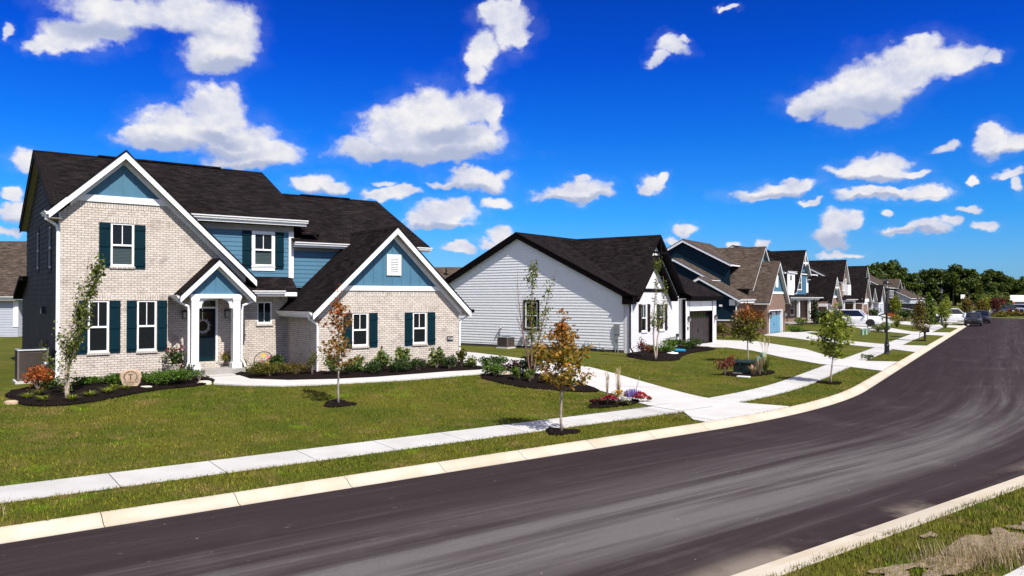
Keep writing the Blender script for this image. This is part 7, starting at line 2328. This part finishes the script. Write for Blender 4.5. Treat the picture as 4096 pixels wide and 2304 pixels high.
def vehicle(name, label, x, y, heading, L, W, H, paintm, belt, hood, cab, wheel=.38, wb=None, clear=.24, bed=None, rimm='rim', group=None, cat='car', z=None, glow=False):
    """x forward, y left. cab = (x rear bottom, x rear top, x front top, x front bottom) of the glasshouse"""
    r = empty(name, (x, y, gz(x, y) if z is None else z), heading); tag(r, label, cat, group)
    hw = W / 2
    def sec(w, z0, z1, rnd_=.06):
        return [(0, z0), (w * .86, z0), (w * .97, z0 + .10), (w, z0 + (z1 - z0) * .45), (w * .985, z1 - rnd_ * 1.6), (w * .93, z1 - rnd_ * .4), (w * .80, z1), (0, z1 + .015)]
    xr, xf = -L / 2, L / 2
    fb = cab[3]
    st = [(xr, sec(hw * .90, clear + .2, belt - .10)), (xr + .06, sec(hw * .96, clear + .1, belt - .02)), (xr + .35, sec(hw * .99, clear, belt)), (fb - .6, sec(hw, clear, belt + .01)), (fb, sec(hw, clear, belt)),
          (fb + .2, sec(hw * .995, clear, hood + .03)), (xf - .55, sec(hw * .985, clear, hood)), (xf - .18, sec(hw * .95, clear + .02, hood - .05)), (xf - .05, sec(hw * .90, clear + .05, hood - .14)), (xf, sec(hw * .84, clear + .12, hood - .26))]
    if bed:
        st = [s for s in st if not (xr + .35 < s[0] < bed)]
    body = loft(MB(), st).build('body', paintm, r, smooth=True, merge=True)
    md = body.modifiers.new('edge', 'EDGE_SPLIT'); md.split_angle = R(38)
    # glasshouse
    gt = H - .07
    def gsec(w0, w1, z0, z1): return [(0, z0), (w0, z0), (w1, z1), (0, z1)]
    w0, w1 = hw * .91, hw * .76
    c0, c1, c2, c3 = cab
    g = MB()
    B = [(c0, w0), (c3, w0 * .97)]
    top = [(c1, w1), (c2, w1 * .98)]
    zb = belt - .02
    for s in (1, -1):
        g.face([(c0, s * w0, zb), (c3, s * w0 * .97, zb), (c2, s * w1 * .98, gt), (c1, s * w1, gt)])
    g.face([(c3, w0 * .97, zb), (c3, -w0 * .97, zb), (c2, -w1 * .98, gt), (c2, w1 * .98, gt)])
    g.face([(c0, w0, zb), (c0, -w0, zb), (c1, -w1, gt), (c1, w1, gt)])
    g.build('windows', 'car glass', r)
    rf = MB()
    loft(rf, [(c1 - .06, [(0, gt - .05), (w1 * .95, gt - .05), (w1 * .8, gt + .0), (0, gt + .02)]), (c1 + .12, [(0, gt - .02), (w1 * 1.03, gt - .02), (w1 * .88, gt + .05), (0, gt + .07)]),
              (c2 - .1, [(0, gt - .02), (w1 * 1.02, gt - .02), (w1 * .88, gt + .045), (0, gt + .065)]), (c2 + .08, [(0, gt - .05), (w1 * .94, gt - .05), (w1 * .8, gt - .01), (0, gt)])])
    roof = rf.build('roof', paintm, r, smooth=True, merge=True)
    pl = MB(); dk = MB()
    def lerp3(a, b, t): return tuple(a[i] + (b[i] - a[i]) * t for i in range(3))
    for s in (1, -1):
        bl, br = (c0, s * w0, zb), (c3, s * w0 * .97, zb)
        tl, tr_ = (c1, s * w1, gt), (c2, s * w1 * .98, gt)
        span = max(.1, c3 - c0)
        for p in (0.0, 1.0):
            pl.tube([lerp3(bl, br, p), lerp3(tl, tr_, p)], .045, 5)
        for p in ([.36, .66] if not bed else [.5]):
            dk.tube([lerp3(bl, br, p), lerp3(tl, tr_, p)], .03, 5)
        pl.tube([tl, tr_], .04, 5)
    pl.build('pillars', paintm, r)
    dk.build('door_pillars', 'black metal', r)
    if bed:
        b = MB(); b.box(xr + .08, bed - .02, -hw * .80, hw * .80, belt - .04, belt + .025); b.build('cargo_bed', 'black metal', r)
    # wheels
    wb = wb or L * .575
    wx = [xf - (L - wb) * .47, xf - (L - wb) * .47 - wb]
    for x_ in wx:
        for s in (1, -1):
            a = MB(lambda p, q, c, s=s, x_=x_: (x_ + p, s * q, wheel + c))
            n = 20
            arch = [((wheel * 1.17) * math.cos(2 * math.pi * k / n), (wheel * 1.17) * math.sin(2 * math.pi * k / n)) for k in range(n)]
            a.ext([(p, c) for p, c in arch if c > -.15], hw * .70, hw * 1.005); a.build('wheel_arch', 'black metal', r)
            t = MB(lambda p, q, c, s=s, x_=x_: (x_ + p, s * (hw * .80 + q), wheel + c))
            ring_ = lambda rad: [(rad * math.cos(2 * math.pi * k / 22), rad * math.sin(2 * math.pi * k / 22)) for k in range(22)]
            t.ext(ring_(wheel), 0, hw * .20 + .012)
            tyre = t.build('wheel', 'tyre', r)
            rm = MB(lambda p, q, c, s=s, x_=x_: (x_ + p, s * (hw * 1.0 + q), wheel + c))
            for k in range(5):
                an = 2 * math.pi * k / 5 + .3
                d = (math.cos(an), math.sin(an)); nn = (-d[1] * .05, d[0] * .05)
                rm.ext([(nn[0], nn[1]), (d[0] * wheel * .66 + nn[0], d[1] * wheel * .66 + nn[1]), (d[0] * wheel * .66 - nn[0], d[1] * wheel * .66 - nn[1]), (-nn[0], -nn[1])], .013, .026)
            o_ = ring_(wheel * .68); i_ = ring_(wheel * .58)
            for k in range(22):
                j = (k + 1) % 22
                rm.face([(o_[k][0], .028, o_[k][1]), (o_[j][0], .028, o_[j][1]), (i_[j][0], .028, i_[j][1]), (i_[k][0], .028, i_[k][1])])
            rm.build('rim', rimm, tyre)
    # face
    f = MB(); f.box(xf - .10, xf + .012, -hw * .46, hw * .46, hood - .40, hood - .19); gr = f.build('grille', 'black metal', r)
    c = MB(); c.box(xf - .02, xf + .022, -hw * .46, hw * .46, hood - .305, hood - .285); c.build('grille_bar', 'chrome', gr)
    for s in (1, -1):
        q = MB(); q.box(xf - .30, xf - .03, min(s * hw * .54, s * hw * .90), max(s * hw * .54, s * hw * .90), hood - .30, hood - .15); q.build('headlight', 'chrome', r, bevel=.02)
        q = MB(); q.box(xr - .005, xr + .10, min(s * hw * .70, s * hw * .93), max(s * hw * .70, s * hw * .93), belt - .38, belt - .10); q.build('tail_light', 'red lens', r)
        q = MB(); q.box(c3 - .12, c3 + .10, min(s * hw * .98, s * (hw + .17)), max(s * hw * .98, s * (hw + .17)), belt + .02, belt + .17); q.build('mirror', paintm, r, bevel=.03)
        q = MB()
        for p in (.34, .62): q.box(c0 + (c3 - c0) * p - .12, c0 + (c3 - c0) * p + .05, min(s * hw * .995, s * (hw + .02)), max(s * hw * .995, s * (hw + .02)), belt - .18, belt - .14)
        q.build('handle', paintm, r)
    q = MB(); q.box(xf - .12, xf + .03, -hw * .80, hw * .80, clear + .02, clear + .14); q.box(xr - .03, xr + .12, -hw * .85, hw * .85, clear + .1, clear + .26); q.build('bumper', 'black metal', r)
    q = MB(); q.box(xr - .012, xr + .02, -.18, .18, clear + .32, clear + .46); q.build('number_plate', 'sticker white', r)
    return r

HD = math.atan2(-.54, .84)
vehicle('suv', 'large white SUV parked nose out on a driveway', 39.35, 88.6, HD, 5.35, 2.03, 1.92, 'white car paint', 1.16, 1.18, (-2.55, -2.35, .35, 1.05), .41, 3.05, .28, rimm='dark rim')
vehicle('pickup_truck', 'white pickup truck parked across a driveway behind young trees', 58.6, 103.6, math.atan2(-.40, .92), 5.9, 2.03, 1.92, 'white car paint', 1.18, 1.20, (-.75, -.55, .85, 1.55), .42, 3.7, .30, bed=-.8, rimm='dark rim', cat='pickup')
vehicle('crossover_car', 'dark grey crossover parked at the kerb, the nearer of two', 57.3, 96.3, math.atan2(-T2[1], -T2[0]), 4.6, 1.84, 1.68, 'dark grey car paint', 1.02, 1.04, (-2.15, -1.75, .35, 1.15), .35, 2.75, .22, cat='car', group='dark cars at the kerb', z=0.01)
vehicle('sedan_car', 'dark plum car parked behind the grey crossover', 64.9, 107.0, math.atan2(-T2[1], -T2[0]), 4.8, 1.9, 1.72, 'dark purple car paint', 1.0, 1.0, (-2.0, -1.5, .4, 1.2), .35, 2.8, .2, cat='car', group='dark cars at the kerb', z=0.01)
vehicle('pickup_truck', 'black pickup seen from behind at the right edge of the photo', 101.8, 158.5, math.atan2(.93, .36), 5.6, 2.0, 1.95, 'black car paint', 1.2, 1.2, (-.7, -.6, .9, 1.6), .42, 3.6, .34, bed=-.75, cat='pickup', z=.14)
vehicle('parked_car', 'dark car beyond the planted island by the black pickup', 116.5, 184.0, math.atan2(.1, 1), 4.6, 1.85, 1.6, 'black car paint', 1.0, 1.0, (-2.0, -1.6, .4, 1.1), .34, 2.7, .2, z=.014)
vehicle('parked_van', 'white car with red tail lights at the far right of the car park', 121.5, 186.0, math.atan2(.9, -.4), 4.9, 1.95, 1.9, 'white car paint', 1.1, 1.1, (-2.3, -2.2, .6, 1.3), .36, 2.9, .25, z=.014)

def trailer():
    x, y = 62.3, 123.6
    r = empty('dump_trailer', (x, y, gz(x, y)), math.atan2(-.40, .92)); tag(r, 'black dump trailer with tall sides and a low ramp', 'trailer')
    m = MB(); m.box(-2.5, 2.2, -1.0, 1.0, .75, 2.3); m.build('box', 'black metal', r)
    m = MB()
    for k in range(7): m.box(-2.5 + k * .77, -2.4 + k * .77, -1.06, -1.0, .75, 2.3)
    m.box(-2.55, 2.25, -1.07, -1.0, 2.22, 2.34); m.box(-2.55, 2.25, -1.07, -1.0, .72, .86); m.build('side_rib', 'black car paint', r)
    m = MB(); m.ext([(-2.5, .85), (-4.2, .12), (-4.2, .05), (-2.5, .68)], -.95, .95); m.build('ramp', 'black metal', r)
    m = MB(); m.box(-2.5, 3.6, -.5, .5, .5, .72); m.box(3.2, 3.5, -.08, .08, .05, .72); m.build('frame', 'black metal', r)
    m = MB(); m.box(-1.4, 1.0, -1.25, -1.0, .78, .86); m.box(-1.4, 1.0, 1.0, 1.25, .78, .86); m.build('fender', 'black car paint', r)
    for wx_ in (-.75, .35):
        for s in (1, -1):
            t = MB(lambda p, q, c, s=s, wx_=wx_: (wx_ + p, s * (1.0 + q), .38 + c))
            ring_ = lambda rad: [(rad * math.cos(2 * math.pi * k / 18), rad * math.sin(2 * math.pi * k / 18)) for k in range(18)]
            t.ext(ring_(.38), 0, .22); ty = t.build('wheel', 'tyre', r)
            t = MB(lambda p, q, c, s=s, wx_=wx_: (wx_ + p, s * (1.0 + q), .38 + c)); t.ext(ring_(.24), .221, .235); t.build('rim', 'rim', ty)
    l = empty('ladder', (x, y, gz(x, y)), math.atan2(-.40, .92)); tag(l, 'aluminium ladder hung on the side of the black trailer', 'ladder')
    m = MB()
    p0, p1, q0, q1 = (-1.0, -1.13, 1.75), (1.6, -1.13, 1.35), (-1.0, -1.13, 1.10), (1.6, -1.13, .95)
    m.tube([p0, p1], .045, 5); m.tube([q0, q1], .045, 5); m.build('rail', 'ladder metal', l)
    m = MB()
    for k in range(7):
        t = k / 6
        m.tube([tuple(p0[i] + (p1[i] - p0[i]) * t for i in range(3)), tuple(q0[i] + (q1[i] - q0[i]) * t for i in range(3))], .03, 4)
    m.build('rung', 'ladder metal', l)
trailer()

def sign(name, label, x, y, h, shape, mat, r_=.38):
    rt = empty(name, (x, y, 0.1), 0); tag(rt, label, 'sign')
    MB().tube([(0, 0, 0), (0, 0, h)], .04, 6).build('post', 'black metal', rt)
    n = 8 if shape == 'oct' else 4
    a0 = math.pi / n
    MB().ext([(r_ * math.cos(a0 + 2 * math.pi * k / n), h + r_ * math.sin(a0 + 2 * math.pi * k / n)) for k in range(n)], -.07, -.045).build('panel', mat, rt)
sign('street_sign', 'white square sign on a post among the far trees', 84.0, 144.5, 3.6, 'sq', 'sticker white', .55)
sign('red_sign', 'red round sign before the white building, left one of three', 138.0, 222.0, 2.0, 'oct', 'sticker red', .34)
sign('red_sign', 'red round sign before the white building, middle one of three', 141.5, 223.0, 2.0, 'oct', 'sticker red', .34)
sign('red_sign', 'red round sign before the white building, right one of three', 145.0, 224.0, 2.0, 'oct', 'sticker red', .34)
